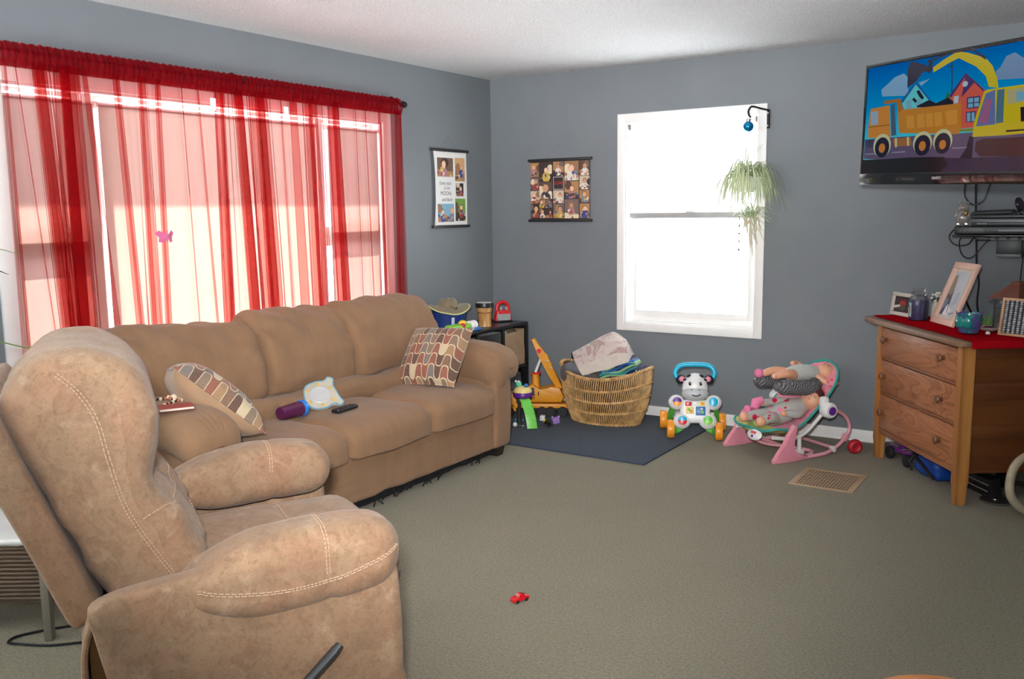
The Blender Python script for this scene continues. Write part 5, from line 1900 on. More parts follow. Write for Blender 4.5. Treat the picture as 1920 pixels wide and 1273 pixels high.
b = MB(F(t)); b.ell((0, 0, 0.178), (0.042, 0.008, 0.03), plain('pewter', (0.08, 0.075, 0.07, 1), 0.3, metal=0.7), n=26); b.build('mirror_head', t)
b = MB(F(t)); b.cyl((0, 0, 0.01), (0, 0, 0.155), 0.006, DARK, 10); b.cyl((0, 0, 0), (0, 0, 0.012), 0.03, DARK, 18); b.build('stem', t)


def m_mosaic():
    n_ = NT('teal_purple_mosaic')
    vo = n_.n('TexVoronoi', {'Vector': n_.co(), 'Scale': 70.0})
    c = n_.ramp(vo.outputs['Color'], [(0.0, S(20, 110, 110)), (0.35, S(70, 84, 150)), (0.6, S(104, 70, 140)), (0.8, S(40, 140, 136)), (0.95, S(170, 150, 170))], 'CONSTANT')
    return n_.done(n_.bsdf(c, 0.2, 0, 0.6, None, **{'Coat Weight': 0.4}))


MOSA = m_mosaic()
TEALG = plain('teal_enamel', (0.01, 0.22, 0.2, 1), 0.2)
t = on_dresser('mosaic_cup', 'teal and purple mosaic votive cup with pointed rim at the front corner of the dresser', 'votive', 0.700, 0.135)
b = MB(F(t))
n = 48
rows = []
for (r_, z_) in ((0.030, 0.0), (0.044, 0.006), (0.056, 0.04), (0.059, 0.075), (0.060, 0.098)):
    rows.append([(r_ * cos(2 * pi * k / n), r_ * sin(2 * pi * k / n), z_ + (0.010 * abs(((k % 8) - 4) / 4) if z_ > 0.09 else 0)) for k in range(n)])
for (r_, z_) in ((0.056, 0.098), (0.052, 0.04), (0.03, 0.008)):
    rows.append([(r_ * cos(2 * pi * k / n), r_ * sin(2 * pi * k / n), z_ + (0.010 * abs(((k % 8) - 4) / 4) if z_ > 0.09 else 0)) for k in range(n)])
b.rings(rows, MOSA)
b.build('bowl', t)
b = MB(F(t))
for a in (200, 235, 262, 290, 325):
    q = Matrix.Rotation(radians(a), 4, 'Z') @ TR(0.058, 0, 0.06)
    b.ell((0, 0, 0), (0.006, 0.022, 0.03), TEALG, q, 12)
b.build('teal_panels', t)
b = MB(F(t))
for k in range(n // 8):
    a = 2 * pi * k * 8 / n
    b.ell((0.058 * cos(a), 0.058 * sin(a), 0.108), 0.004, MOSA, n=8)
b.build('rim_beads', t)

GREENP = plain('air_plant_green', (0.12, 0.25, 0.05, 1), 0.5, var=0.2)
t = on_dresser('air_plant', 'little spiky green plant behind the mosaic cup', 'plant', 0.535, 0.325)
b = MB(F(t))
for i in range(16):
    a = rf.uniform(0, 2 * pi)
    e = rf.uniform(0.5, 1.3)
    L = rf.uniform(0.05, 0.10)
    p0 = Vector((0, 0, 0.012))
    b.tube([p0, p0 + Vector((cos(a) * cos(e), sin(a) * cos(e), sin(e))) * L * .5, p0 + Vector((cos(a) * cos(e) * 1.2, sin(a) * cos(e) * 1.2, sin(e) * .95)) * L], [0.005, 0.004, 0.0005], GREENP, 6)
b.build('leaves', t)
b = MB(F(t)); b.lathe([(0, 0), (0.022, 0), (0.026, 0.014), (0.0, 0.016)], VASE, n=16); b.build('base', t)
t = on_dresser('shallow_dish', 'pale shallow dish beside the lantern behind the mosaic cup', 'dish', 0.62, 0.285)
b = MB(F(t)); b.lathe([(0, 0.002), (0.03, 0), (0.055, 0.012), (0.060, 0.022), (0.056, 0.022), (0.03, 0.006), (0, 0.006)], plain('pale_ceramic', (0.55, 0.5, 0.47, 1), 0.35), n=28); b.build('bowl', t)
b = MB(F(t)); b.ell((0, 0, 0.014), (0.034, 0.03, 0.012), plain('maroon_wax', (0.09, 0.012, 0.03, 1), 0.5), n=16); b.build('wax', t)
t = on_dresser('white_cap', 'tiny white cap lying on the red cloth beside the mosaic cup', 'cap', 0.735, 0.215)
b = MB(F(t)); b.lathe([(0, 0), (0.010, 0), (0.011, 0.006), (0.007, 0.013), (0, 0.014)], WHITE, n=16, X=TR(0, 0, 0)); b.build('cap_body', t)

RUST = plain('rusty_tin', (0.15, 0.045, 0.025, 1), 0.6, metal=0.2, var=0.2)
LGL = clear('lantern_glass', (0.5, 0.5, 0.5, 1), 0.15, tint=0.15)
t = on_dresser('lantern', 'house shaped lantern with rusty roof at the right end of the dresser', 'lantern', 0.70, 0.385, radians(12))
b = MB(F(t))
hw = 0.075
for sx in (-1, 1):
    for sy in (-1, 1):
        b.box((sx * hw, sy * hw, 0.085), (0.010, 0.010, 0.17), DARK, None, 0.001)
b.box((0, 0, 0.005), (0.165, 0.165, 0.01), DARK, None, 0.002)
b.box((0, 0, 0.168), (0.165, 0.165, 0.008), DARK, None, 0.002)
b.build('cage', t)
b = MB(F(t))
for sx, sy in ((1, 0), (-1, 0), (0, 1), (0, -1)):
    b.box((sx * hw, sy * hw, 0.088), (0.003 if sx else 0.14, 0.003 if sy else 0.14, 0.15), LGL)
b.build('glass_panes', t)
b = MB(F(t))
b.rings([[(sx * k, sy * k, z) for sx, sy in ((-1, -1), (1, -1), (1, 1), (-1, 1))] for k, z in ((0.098, 0.170), (0.096, 0.176), (0.034, 0.238), (0.030, 0.242), (0.030, 0.256), (0.0, 0.258))], RUST)
b.build('roof', t)
b = MB(F(t)); b.lathe([(0, 0.01), (0.03, 0.01), (0.03, 0.08), (0, 0.08)], plain('candle_wax', (0.7, 0.62, 0.48, 1), 0.5), n=18); b.build('candle', t)

IRID = plain('iridescent_bead', (0.42, 0.5, 0.56, 1), 0.2, metal=0.3)
SILV = plain('pale_silver_bead', (0.62, 0.64, 0.66, 1), 0.25, metal=0.3)
PINE = wood('pale_pine', (0.38, 0.2, 0.09, 1), (0.55, 0.32, 0.16, 1), (0.65, 0.42, 0.24, 1), 'X', 2.0)
t = on_dresser('bead_frame', 'pine frame holding columns of silver beads leaning on the lantern', 'frame', 0.835, 0.29, radians(30))
Xb = F(t) @ RX(-radians(10))
w_, h_ = 0.16, 0.185
b = MB(Xb)
for (x0, z0, x1, z1) in ((-w_ / 2, 0, w_ / 2, 0.012), (-w_ / 2, h_ - 0.012, w_ / 2, h_), (-w_ / 2, 0.012, -w_ / 2 + 0.012, h_ - 0.012), (w_ / 2 - 0.012, 0.012, w_ / 2, h_ - 0.012)):
    b.bx((x0, -0.008, z0), (x1, 0.008, z1), PINE, 0.001)
b.bx((-w_ / 2 + 0.01, 0.004, 0.01), (w_ / 2 - 0.01, 0.007, h_ - 0.01), pcol(60, 60, 66))
b.build('wood_frame', t)
for i in range(6):
    x = -0.057 + i * 0.0228
    b = MB(Xb)
    for k in range(15):
        b.ell((x, -0.001, 0.018 + k * 0.0108), (0.0078, 0.006, 0.0056), SILV if (k + i) % 3 else IRID if (i == 0 and k == 0) else IRID, n=8)
    b.build('bead_column', t)

# ================================================================== CORNER: RUG, SHELF UNIT
RUGM = m_carpet('navy_grey_mat', (0.022, 0.034, 0.050, 1), (0.039, 0.055, 0.079, 1), 170, 6)
t = thing('area_rug', 'navy grey rug in the corner between sofa and back wall', 'rug', (1.14, -0.63, 0))
b = MB(); b.bx((0.43, -1.195, 0.0), (1.85, -0.03, 0.009), RUGM, 0.003); b.build('pile', t)
b = MB()
BIND = plain('navy_binding', (0.035, 0.05, 0.085, 1), 0.8)
b.tube([(0.43, -1.195, 0.006), (1.85, -1.195, 0.006), (1.85, -0.03, 0.006), (0.43, -0.03, 0.006)], 0.006, BIND, 8, True)
b.build('binding', t)

LAM = plain('black_laminate', (0.010, 0.010, 0.011, 1), 0.28)
t = thing('cube_shelf', 'black cube shelf unit standing in the corner behind the sofa', 'shelf', (0.21, -0.60, 0))
b = MB()
for z in (0.0, 0.305, 0.617):
    b.bx((0.02, -1.075, z), (0.40, -0.13, z + 0.022), LAM, 0.002)
b.bx((0.02, -1.075, 0.02), (0.03, -0.13, 0.62), LAM)
b.build('shelves', t)
for y in (-1.075, -0.775, -0.463, -0.150):
    b = MB(); b.bx((0.02, y, 0.02), (0.40, y + 0.022, 0.618), LAM, 0.002); b.build('upright', t)
FELT = fabric('black_bin_fabric', (0.012, 0.012, 0.014, 1), 0.1)
for y0, y1, lab in ((-0.748, -0.468, 'black fabric bin with ring pull in the shelf unit beside the paper bag'), (-1.045, -0.785, 'black fabric bin in the shelf unit column farthest from the corner')):
    t = thing('storage_bin', lab, 'storage bin', (0.21, (y0 + y1) / 2, 0.33), 0, 'black bins in the shelf unit')
    b = MB(); b.bx((0.05, y0, 0.328), (0.385, y1, 0.595), FELT, 0.006); b.build('bin_box', t)
    b = MB()
    yc = (y0 + y1) / 2
    b.tube([(0.389, yc + 0.014 * cos(a), 0.485 + 0.017 * sin(a)) for a in [k * 2 * pi / 14 for k in range(14)]], 0.002, CHROME, 6, True)
    b.ell((0.387, yc, 0.503), (0.003, 0.005, 0.005), CHROME, n=8)
    b.build('ring_pull', t)
KRAFT = plain('kraft_paper', (0.36, 0.235, 0.14, 1), 0.8, var=0.1, vs=9, bump=0.4, bs=18)
t = thing('paper_bag', 'brown paper bag standing in the top right cube of the black shelf', 'bag', (0.29, -0.30, 0.33))
b = MB()
rows = []
for i in range(10):
    v = i / 9
    z = 0.328 + 0.255 * v
    r0 = []
    for (x, y) in ((0.20, -0.43), (0.30, -0.437), (0.392, -0.43), (0.398, -0.30), (0.392, -0.175), (0.30, -0.168), (0.20, -0.175), (0.195, -0.30)):
        r0.append((x + 0.008 * nz(x * 9, y * 9, z * 9), y + 0.009 * nz(y * 9, z * 11, x), z + (0.012 * nz(x * 14, y * 14, 3) if i == 9 else 0)))
    rows.append(r0)
b.rings(rows, KRAFT, True, True, False)
b.build('bag_body', t, sharp=25)
b = MB(); b.ell((0.30, -0.36, 0.575), (0.06, 0.05, 0.02), plain('crumpled_white', (0.6, 0.6, 0.58, 1), 0.8), n=12, fn=lambda x, y, z: (x, y, z + 0.01 * nz(x * 40, y * 40, z))); b.ell((0.31, -0.25, 0.575), (0.05, 0.06, 0.022), plain('olive_cloth', (0.12, 0.11, 0.05, 1), 0.8), n=12, fn=lambda x, y, z: (x, y, z + 0.012 * nz(x * 40, y * 40, z))); b.build('contents', t)
t = thing('grey_pouch', 'grey plastic pouch in the lower right cube of the black shelf', 'pouch', (0.33, -0.26, 0.022))
b = MB(); b.rbox((0.31, -0.275, 0.15), (0.13, 0.20, 0.25), 0.03, plain('grey_vinyl', (0.11, 0.115, 0.12, 1), 0.3), 12, lambda x, y, z: (x + 0.012 * nz(x * 12, y * 12, z * 12), y, z)); b.build('pouch_body', t)
b = MB(); b.bx((0.30, -0.37, 0.262), (0.32, -0.18, 0.277), DARK, 0.003); b.build('zip', t)

NAVYB = plain('royal_blue_tub', (0.008, 0.035, 0.19, 1), 0.45)
t = thing('blue_tub', 'royal blue tub on the black shelf under the sun hat', 'tub', (0.15, -0.78, 0.64))
b = MB(F(t))
b.lathe([(0, 0), (0.108, 0), (0.124, 0.115), (0.128, 0.118), (0.128, 0.124), (0.12, 0.122), (0.104, 0.006), (0, 0.006)], NAVYB, n=40, sy=1.12)
b.build('tub_body', t)
b = MB(F(t)); b.box((0.098, -0.077, 0.07), (0.004, 0.022, 0.05), plain('white_crest', (0.6, 0.62, 0.7, 1), 0.5), (0, 0.12, -0.65), 0.002); b.build('crest_sticker', t)
KHAKI = fabric('khaki_canvas', (0.235, 0.19, 0.115, 1), 0.1, 9, 300, 0.3)
LIME = plain('lime_piping', (0.62, 0.66, 0.28, 1), 0.7)
t = thing('sun_hat', 'khaki sun hat with lime edging resting on the royal blue tub', 'hat', (0.15, -0.78, 0.765))
rows = []
for r_, z_ in ((0.150, 0.0), (0.135, 0.012), (0.115, 0.017), (0.090, 0.018), (0.072, 0.020), (0.067, 0.026), (0.063, 0.042), (0.058, 0.054), (0.048, 0.063), (0.03, 0.066), (0.008, 0.058)):
    ring = []
    for k in range(48):
        a = 2 * pi * k / 48
        brim = sstep(0.07, 0.15, r_)
        ring.append((r_ * cos(a), r_ * sin(a) * 1.05, z_ + brim * (0.024 * cos(2 * (a - 0.95))) + 0.022 * nz(cos(a) * 1.6, sin(a) * 1.6, z_ * 12) * (1 if z_ > 0.03 else 0.3) + 0.018))
    rows.append(ring)
b = MB(F(t)); b.rings(rows, KHAKI, True, False, True); hb = b.build('crown_and_brim', t, sharp=70)
b = MB(F(t)); b.tube(rows[0], 0.0045, LIME, 7, True); b.build('lime_edging', t, 'lime edging')
b = MB(F(t)); b.tube(spline([(0.06, -0.05, 0.045), (0.08, -0.06, 0.04), (0.085, -0.04, 0.03), (0.11, -0.05, 0.03)], 5), 0.003, plain('dark_khaki_cord', (0.1, 0.08, 0.05, 1), 0.8), 6); b.ell((0.11, -0.052, 0.032), 0.007, BLACK, n=8); b.build('chin_cord', t)

LIMEP = plain('lime_plastic', (0.24, 0.62, 0.06, 1), 0.35)
REDP = plain('red_plastic', (0.65, 0.02, 0.025, 1), 0.3)
YELP = plain('yellow_plastic', (0.85, 0.6, 0.06, 1), 0.35)
BLUP = plain('mid_blue_plastic', (0.03, 0.16, 0.45, 1), 0.35)
WHP = plain('white_plastic', (0.78, 0.78, 0.77, 1), 0.35)
t = thing('musical_toy', 'long lime, red and white musical toy on the shelf edge before the blue tub', 'toy', (0.345, -0.875, 0.64), radians(90))
b = MB(F(t)); b.rbox((0, 0, 0.012), (0.33, 0.10, 0.024), 0.011, BLUP, 10); b.build('base', t)
b = MB(F(t)); b.rbox((-0.055, 0, 0.042), (0.21, 0.09, 0.04), 0.018, LIMEP, 12); b.build('green_body', t)
b = MB(F(t)); b.ell((-0.045, -0.03, 0.052), (0.026, 0.02, 0.018), REDP, n=14); b.build('red_button', t)
b = MB(F(t)); b.ell((-0.005, 0.0, 0.060), (0.034, 0.03, 0.026), YELP, n=16); b.build('yellow_dome', t)
for i in range(3):
    b = MB(F(t)); b.ell((0.058 + i * 0.035, 0, 0.04), (0.022, 0.035, 0.032), WHP, n=14); b.build('white_bump', t)

DRUMW = wood('drum_wood', (0.35, 0.15, 0.04, 1), (0.52, 0.26, 0.08, 1), (0.66, 0.38, 0.14, 1), 'Z', 2.0)
t = thing('hand_drum', 'small wooden hand drum with black band on the black shelf', 'drum', (0.285, -0.53, 0.64))
b = MB(F(t)); b.lathe([(0, 0), (0.050, 0), (0.047, 0.02), (0.046, 0.05), (0.050, 0.10), (0.058, 0.135), (0.058, 0.165), (0, 0.165)], DRUMW, n=36); b.build('shell', t)
b = MB(F(t)); b.lathe([(0.0595, 0.136), (0.064, 0.138), (0.066, 0.165), (0.064, 0.170), (0.059, 0.171)], BLACK, n=36); b.build('black_band', t)
b = MB(F(t)); b.lathe([(0, 0.174), (0.057, 0.172), (0.060, 0.168), (0.0, 0.1665)], plain('drum_skin', (0.7, 0.68, 0.6, 1), 0.6), n=36); b.build('skin', t)
b = MB(F(t)); b.lathe([(0.0505, 0.096), (0.052, 0.10), (0.0520, 0.104), (0.0512, 0.107)], plain('drum_stripe', (0.3, 0.12, 0.04, 1), 0.5), n=36); b.build('stripe', t)

t = thing('red_carry_toy', 'red toy case with arched handle and grey window on the shelf', 'toy', (0.235, -0.225, 0.64), radians(57))
out = spline([(-0.068, 0.0, 0), (-0.066, 0.04, 0), (-0.056, 0.085, 0), (-0.045, 0.125, 0), (-0.02, 0.142, 0), (0.02, 0.142, 0), (0.045, 0.125, 0), (0.056, 0.085, 0), (0.066, 0.04, 0), (0.068, 0.0, 0)], 5)
b = MB(F(t))
Z3M = Matrix(((1, 0, 0, 0), (0, 0, -1, 0), (0, 1, 0, 0), (0, 0, 0, 1)))
hole = spline([(-0.032, 0.09, 0), (-0.026, 0.112, 0), (0.0, 0.118, 0), (0.026, 0.112, 0), (0.032, 0.09, 0)], 5)
b.tube([(p.x * 0.85, 0, p.y) for p in out[10:36]], 0.014, REDP, 10)
b.rbox((0, 0, 0.045), (0.135, 0.06, 0.088), 0.015, REDP, 12, lambda x, y, z: (x * (1 - 0.18 * sstep(-.04, .045, z)), y, z))
b.build('case', t)
b = MB(F(t)); b.rbox((0, -0.030, 0.034), (0.104, 0.012, 0.05), 0.005, plain('grey_window', (0.35, 0.38, 0.38, 1), 0.25), 8); b.build('grey_window', t)
b = MB(F(t)); b.box((0, 0, 0.004), (0.138, 0.064, 0.008), BLACK, None, 0.002); b.build('base', t)
for s_ in (-1, 1):
    b = MB(F(t)); b.ell((0.022 * s_, -0.022, 0.098), (0.010, 0.012, 0.016), plain('grey_knob', (0.4, 0.4, 0.4, 1), 0.4), n=10); b.build('grey_knob', t)

# ================================================================== WICKER BASKET AND BLANKETS
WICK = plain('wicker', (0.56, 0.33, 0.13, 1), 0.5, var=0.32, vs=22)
WICKD = plain('wicker_gap_shade', (0.085, 0.038, 0.012, 1), 0.8, var=0.3, vs=20)  # same wicker darkened, painting in the shade between the stakes
BC = Vector((1.160, -0.335, 0.009))
t = thing('wicker_basket', 'oval golden wicker basket heaped with blankets on the rug', 'basket', BC)


def bask(a, v):
    """point on the basket wall: v 0 = foot, 1 = rim"""
    k = v ** 0.75
    L = 0.246 + 0.088 * k + 0.016 * sin(v * pi)
    Wd = 0.150 + 0.058 * k + 0.012 * sin(v * pi)
    zt = 0.318 + 0.075 * abs(cos(a)) ** 2.2
    return Vector((BC.x + L * cos(a), BC.y + Wd * sin(a), BC.z + 0.004 + zt * v))


NS = 128
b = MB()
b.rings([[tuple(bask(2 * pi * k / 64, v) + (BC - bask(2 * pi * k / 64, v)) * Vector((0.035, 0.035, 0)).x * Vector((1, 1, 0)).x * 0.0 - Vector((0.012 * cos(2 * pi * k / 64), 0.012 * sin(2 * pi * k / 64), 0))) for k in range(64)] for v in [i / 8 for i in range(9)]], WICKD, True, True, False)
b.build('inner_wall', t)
b = MB()
rw = random.Random(2)
bands = [0.0, 0.26, 0.50, 0.74, 1.0]
for k in range(NS):
    a = 2 * pi * k / NS
    for j in range(4):
        v0, v1 = bands[j], bands[j + 1]
        pts = []
        for i in range(6):
            v = v0 + (v1 - v0) * i / 5
            q = bask(a + 0.035 * (i / 5 - 0.5) + rw.uniform(-.004, .004), v)
            o = 0.0045 * sin(pi * i / 5)
            pts.append(q + Vector((cos(a), sin(a), 0)) * o)
        b.tube(pts, 0.0042, WICK, 5, caps=False)
b.build('woven_wall', t)
b = MB()
for v in (0.012, 0.26, 0.50, 0.74):
    for ph in (0, pi):
        b.tube([tuple(bask(2 * pi * k / 160, v) + Vector((cos(2 * pi * k / 160), sin(2 * pi * k / 160), 0)) * (0.005 + 0.003 * sin(k * 0.9 + ph)) + Vector((0, 0, 0.005 * cos(k * 0.9 + ph)))) for k in range(160)], 0.005, WICK, 5, True)
b.build('twined_band', t)
b = MB()
for ph in (0, 2.1, 4.2):
    b.tube([tuple(bask(2 * pi * k / 200, 1.0) + Vector((cos(2 * pi * k / 200), sin(2 * pi * k / 200), 0)) * (0.008 * cos(k * 0.8 + ph)) + Vector((0, 0, 0.008 * sin(k * 0.8 + ph)))) for k in range(200)], 0.0062, WICK, 5, True)
b.build('braided_rim', t)


def m_swirl():
    n_ = NT('pink_marbled_fleece')
    a = n_.noise(7, 3, 0.55, None, 2.2)
    c = n_.ramp(a, [(0.30, (0.62, 0.56, 0.53, 1)), (0.46, (0.58, 0.47, 0.44, 1)), (0.56, (0.40, 0.26, 0.235, 1)), (0.68, (0.52, 0.40, 0.37, 1))])
    return n_.done(n_.bsdf(c, 0.95, 0, 0.1, n_.bump(n_.noise(180, 3), 0.4, 0.004), **{'Sheen Weight': 0.4}))


FLE = m_swirl()
FLI = fabric('cream_fleece', (0.58, 0.52, 0.45, 1), 0.1, 20)
t = thing('folded_blanket', 'folded pink marbled fleece blanket on top of the wicker basket', 'blanket', (1.135, -0.35, 0.42))
KEYS = [[(1.075, -0.515, 0.350), (1.005, -0.49, 0.430), (0.945, -0.42, 0.482), (0.925, -0.34, 0.470), (0.94, -0.25, 0.40)],
        [(1.20, -0.50, 0.388), (1.16, -0.48, 0.495), (1.12, -0.42, 0.560), (1.09, -0.34, 0.570), (1.09, -0.23, 0.46)],
        [(1.32, -0.475, 0.430), (1.285, -0.455, 0.545), (1.24, -0.405, 0.622), (1.215, -0.33, 0.625), (1.22, -0.22, 0.49)],
        [(1.39, -0.45, 0.462), (1.365, -0.43, 0.53), (1.335, -0.385, 0.585), (1.315, -0.32, 0.575), (1.32, -0.22, 0.47)]]
cols_ = [spline(k, 6) for k in KEYS]
nv_ = len(cols_[0])
acr = [spline([c_[v] for c_ in cols_], 6) for v in range(nv_)]        # acr[v][u]
nu_ = len(acr[0])
core = [Vector((acr[0][u] + acr[-1][u]) / 2) for u in range(nu_)]


def sheet_pt(u, v, depth=0.0):
    p = acr[v][u]
    return p + (core[u] - p).normalized() * depth + Vector((0, 0, 0.006 * nz(p.x * 14, p.y * 14, p.z * 14)))


def sheet(name, v0, v1, d0, d1, m, lab=None):
    b = MB()
    b.rings([[tuple(sheet_pt(u, v, d0)) for v in range(v0, v1 + 1)] + [tuple(sheet_pt(u, v, d1)) for v in range(v1, v0 - 1, -1)] for u in range(nu_)], m)
    return b.build(name, t, lab, sharp=60)


sheet('marbled_fold', 4, nv_ - 1, 0.0, 0.03, FLE)
sheet('cream_underside', 0, 4, -0.004, 0.03, FLI, 'cream underside showing along the lower fold')
sheet('inner_fold', 1, nv_ - 2, 0.036, 0.075, FLI)
sheet('inner_fold', 2, nv_ - 3, 0.08, 0.12, FLE)
b = MB()
b.tube([tuple(sheet_pt(0, v, 0.012) + Vector((-0.006, -0.002, 0))) for v in range(9, nv_ - 3)], 0.010, BLACK, 7)
b.build('dark_binding', t)
GREYF = fabric('charcoal_blanket', (0.10, 0.085, 0.082, 1), 0.1, 9)
GREYL = fabric('slate_blanket', (0.15, 0.155, 0.175, 1), 0.1, 9)
t = thing('dark_blanket', 'dark grey brown blanket at the left side of the wicker basket', 'blanket', (1.02, -0.36, 0.30))
b = MB()
b.rbox((1.03, -0.37, 0.345), (0.32, 0.26, 0.13), 0.05, GREYF, 16, lambda x, y, z: (x, y, z + 0.016 * nz(x * 9, y * 9, z) - 0.04 * sstep(0, .16, x)))
b.build('blanket_fold', t)
b = MB(); b.rbox((1.03, -0.45, 0.385), (0.20, 0.12, 0.05), 0.022, GREYL, 12, lambda x, y, z: (x, y, z - 0.25 * max(0, x) + 0.008 * nz(x * 12, y * 12, 1))); b.build('slate_fold', t)


def towel(label, X, layers):
    t = thing('folded_towel', label, 'towel', X.translation)
    for i, (m, z, dx_, w) in enumerate(layers):
        b = MB(X)
        path = [(-w / 2 + w * k / 14, 0, z + 0.012 * sin(k * 0.45 + i)) for k in range(15)]
        b.rings([[(p[0] + dx_, -0.11, p[2] - 0.008), (p[0] + dx_, -0.118, p[2]), (p[0] + dx_, -0.11, p[2] + 0.008), (p[0] + dx_, 0.11, p[2] + 0.008), (p[0] + dx_, 0.11, p[2] - 0.008)] for p in path], m)
        b.build('fold', t)


TEALT = fabric('teal_towel', (0.03, 0.25, 0.27, 1), 0.15, 8)
GRNT = fabric('green_towel', (0.28, 0.52, 0.26, 1), 0.15, 8)
BLUT = fabric('blue_towel', (0.015, 0.10, 0.42, 1), 0.15, 8)
NAVT = fabric('navy_towel', (0.012, 0.014, 0.07, 1), 0.15, 8)
REDT = fabric('red_towel', (0.35, 0.03, 0.04, 1), 0.15, 8)
towel('blue, teal and green striped towel folded at the right side of the basket', TR(1.275, -0.355, 0.375) @ RY(radians(-16)) @ RZ(radians(18)),
      [(GRNT, -0.024, 0.0, 0.26), (TEALT, -0.008, 0.005, 0.25), (GRNT, 0.008, 0.02, 0.24), (BLUT, 0.024, 0.01, 0.24), (GRNT, 0.040, 0.02, 0.23), (BLUT, 0.056, 0.03, 0.20)])
t = thing('navy_blanket', 'navy blanket with red patch tucked low at the right end of the basket', 'blanket', (1.34, -0.34, 0.3))
b = MB(); b.rbox((1.345, -0.33, 0.335), (0.20, 0.24, 0.13), 0.05, NAVT, 14, lambda x, y, z: (x, y, z + 0.2 * max(0, x) + 0.012 * nz(x * 11, y * 11, z))); b.build('blanket_fold', t)
b = MB(); b.rbox((1.285, -0.43, 0.355), (0.06, 0.06, 0.04), 0.018, REDT, 10); b.build('red_patch', t)

# ================================================================== TOYS ON THE RUG
AMB = plain('amber_plastic', (0.72, 0.29, 0.012, 1), 0.4)
RUBB = plain('black_rubber', (0.016, 0.016, 0.017, 1), 0.7)
GRYP = plain('grey_hub_plastic', (0.3, 0.3, 0.29, 1), 0.4)


def wheel(parent, X, r, w, tyre=RUBB, hub=GRYP, n=26):
    """X: wheel frame, axle along local X"""
    A = X @ RY(pi / 2)
    b = MB(A)
    b.lathe([(r * 0.55, -w / 2), (r * 0.92, -w / 2), (r, -w / 2 * 0.6), (r, w / 2 * 0.6), (r * 0.92, w / 2), (r * 0.55, w / 2), (r * 0.5, 0)], tyre, n=n)
    o = b.build('wheel', parent)
    b = MB(A)
    b.lathe([(0, -w * 0.42), (r * 0.5, -w * 0.42), (r * 0.58, -w * 0.3), (r * 0.58, w * 0.3), (r * 0.5, w * 0.42), (r * 0.2, w * 0.5), (0, w * 0.5)], hub, n=n)
    b.build('hub', o)
    return o


t = thing('toy_crane', 'amber toy crane truck with raised boom beside the wicker basket', 'toy truck', (0.642, -0.412, 0.009), radians(28))
X = F(t)
b = MB(X)
b.box((0.0, 0, 0.075), (0.50, 0.13, 0.03), AMB, None, 0.005)
b.box((0.10, 0, 0.055), (0.26, 0.10, 0.03), DARK, None, 0.004)
b.build('chassis', t)
b = MB(X)
b.prism([(-0.27, 0.035), (-0.14, 0.035), (-0.14, 0.16), (-0.21, 0.16), (-0.265, 0.105)], 0.13, AMB, Matrix(((1, 0, 0, 0), (0, 0, 1, -0.065), (0, 1, 0, 0), (0, 0, 0, 1))), 0.006)
for z in (0.05, 0.066, 0.082):
    b.box((-0.272, 0, z), (0.006, 0.10, 0.006), DARK)
b.build('truck_cab', t)
b = MB(X)
XZ = Matrix(((1, 0, 0, 0), (0, 0, 1, -0.06), (0, 1, 0, 0), (0, 0, 0, 1)))
b.prism([(-0.085, 0.102), (0.18, 0.102), (0.20, 0.14), (0.17, 0.205), (0.10, 0.215), (0.03, 0.185), (-0.01, 0.225), (-0.045, 0.22), (-0.09, 0.14)], 0.12, AMB, XZ, 0.008)
b.build('crane_house', t)
b = MB(X)
b.prism([(-0.075, 0.145), (-0.005, 0.150), (-0.012, 0.207), (-0.038, 0.207)], 0.002, DARK, Matrix(((1, 0, 0, 0), (0, 0, 1, -0.063), (0, 1, 0, 0), (0, 0, 0, 1))))
b.box((0.02, -0.061, 0.165), (0.008, 0.003, 0.028), BLACK); b.build('cab_window', t)
b = MB(X); b.text('CAT', 0.028, BLACK, TR(-0.035, -0.0632, 0.128) @ RX(pi / 2), 0.2, 0.0004, bold=0.0008); b.build('lettering', t)
b = MB(X)
p0, p1 = Vector((0.172, 0, 0.19)), Vector((-0.020, 0, 0.550))
dv = (p1 - p0)
ang = atan2(dv.z, dv.x)
BX = TR(*p0) @ RY(-ang)
L = dv.length
b.prism([(0, -0.024), (L * .55, -0.026), (L * .62, -0.036), (L * .72, -0.018), (L, -0.012), (L, 0.014), (L * .7, 0.024), (L * 0.3, 0.026), (0, 0.022)], 0.05, AMB, BX @ Matrix(((1, 0, 0, 0), (0, 0, 1, -0.025), (0, 1, 0, 0), (0, 0, 0, 1))), 0.005)
b.build('boom', t)
b = MB(X); b.cyl(BX @ Vector((L * 0.77, -0.034, 0.005)) if False else Vector(p0 + dv * 0.77) + Vector((0.0, -0.040, 0.0)), Vector(p0 + dv * 0.77) + Vector((0.0, 0.040, 0.0)), 0.016, REDP, 18); b.build('red_pulley', t)
b = MB(X); b.cyl((0.0, 0, 0.20), (-0.005, 0, 0.305), 0.028, AMB, 20, 0.024); b.build('ram_housing', t)
b = MB(X); b.cyl((0.005, 0, 0.297), (0.005, 0, 0.31), 0.031, REDP, 18); b.ell((-0.028, 0, 0.295), (0.014, 0.012, 0.010), REDP, n=10); b.build('red_collar', t)
b = MB(X); b.cyl((-0.005, 0, 0.305), (0.040, 0, 0.42), 0.010, WHP, 14); b.build('ram_rod', t)
for i, s_ in enumerate((0.42, 0.55)):
    b = MB(X); p = p0 + dv * s_; b.ell((p.x + 0.016, -0.028, p.z + 0.004), (0.009, 0.005, 0.009), PW, n=10); b.build('boom_light', t)
for s_ in (-0.19, 0.045, 0.105, 0.19):
    for yy in (-0.068, 0.068):
        wheel(t, X @ TR(s_, yy, 0.036) @ RZ(pi / 2), 0.036, 0.03)

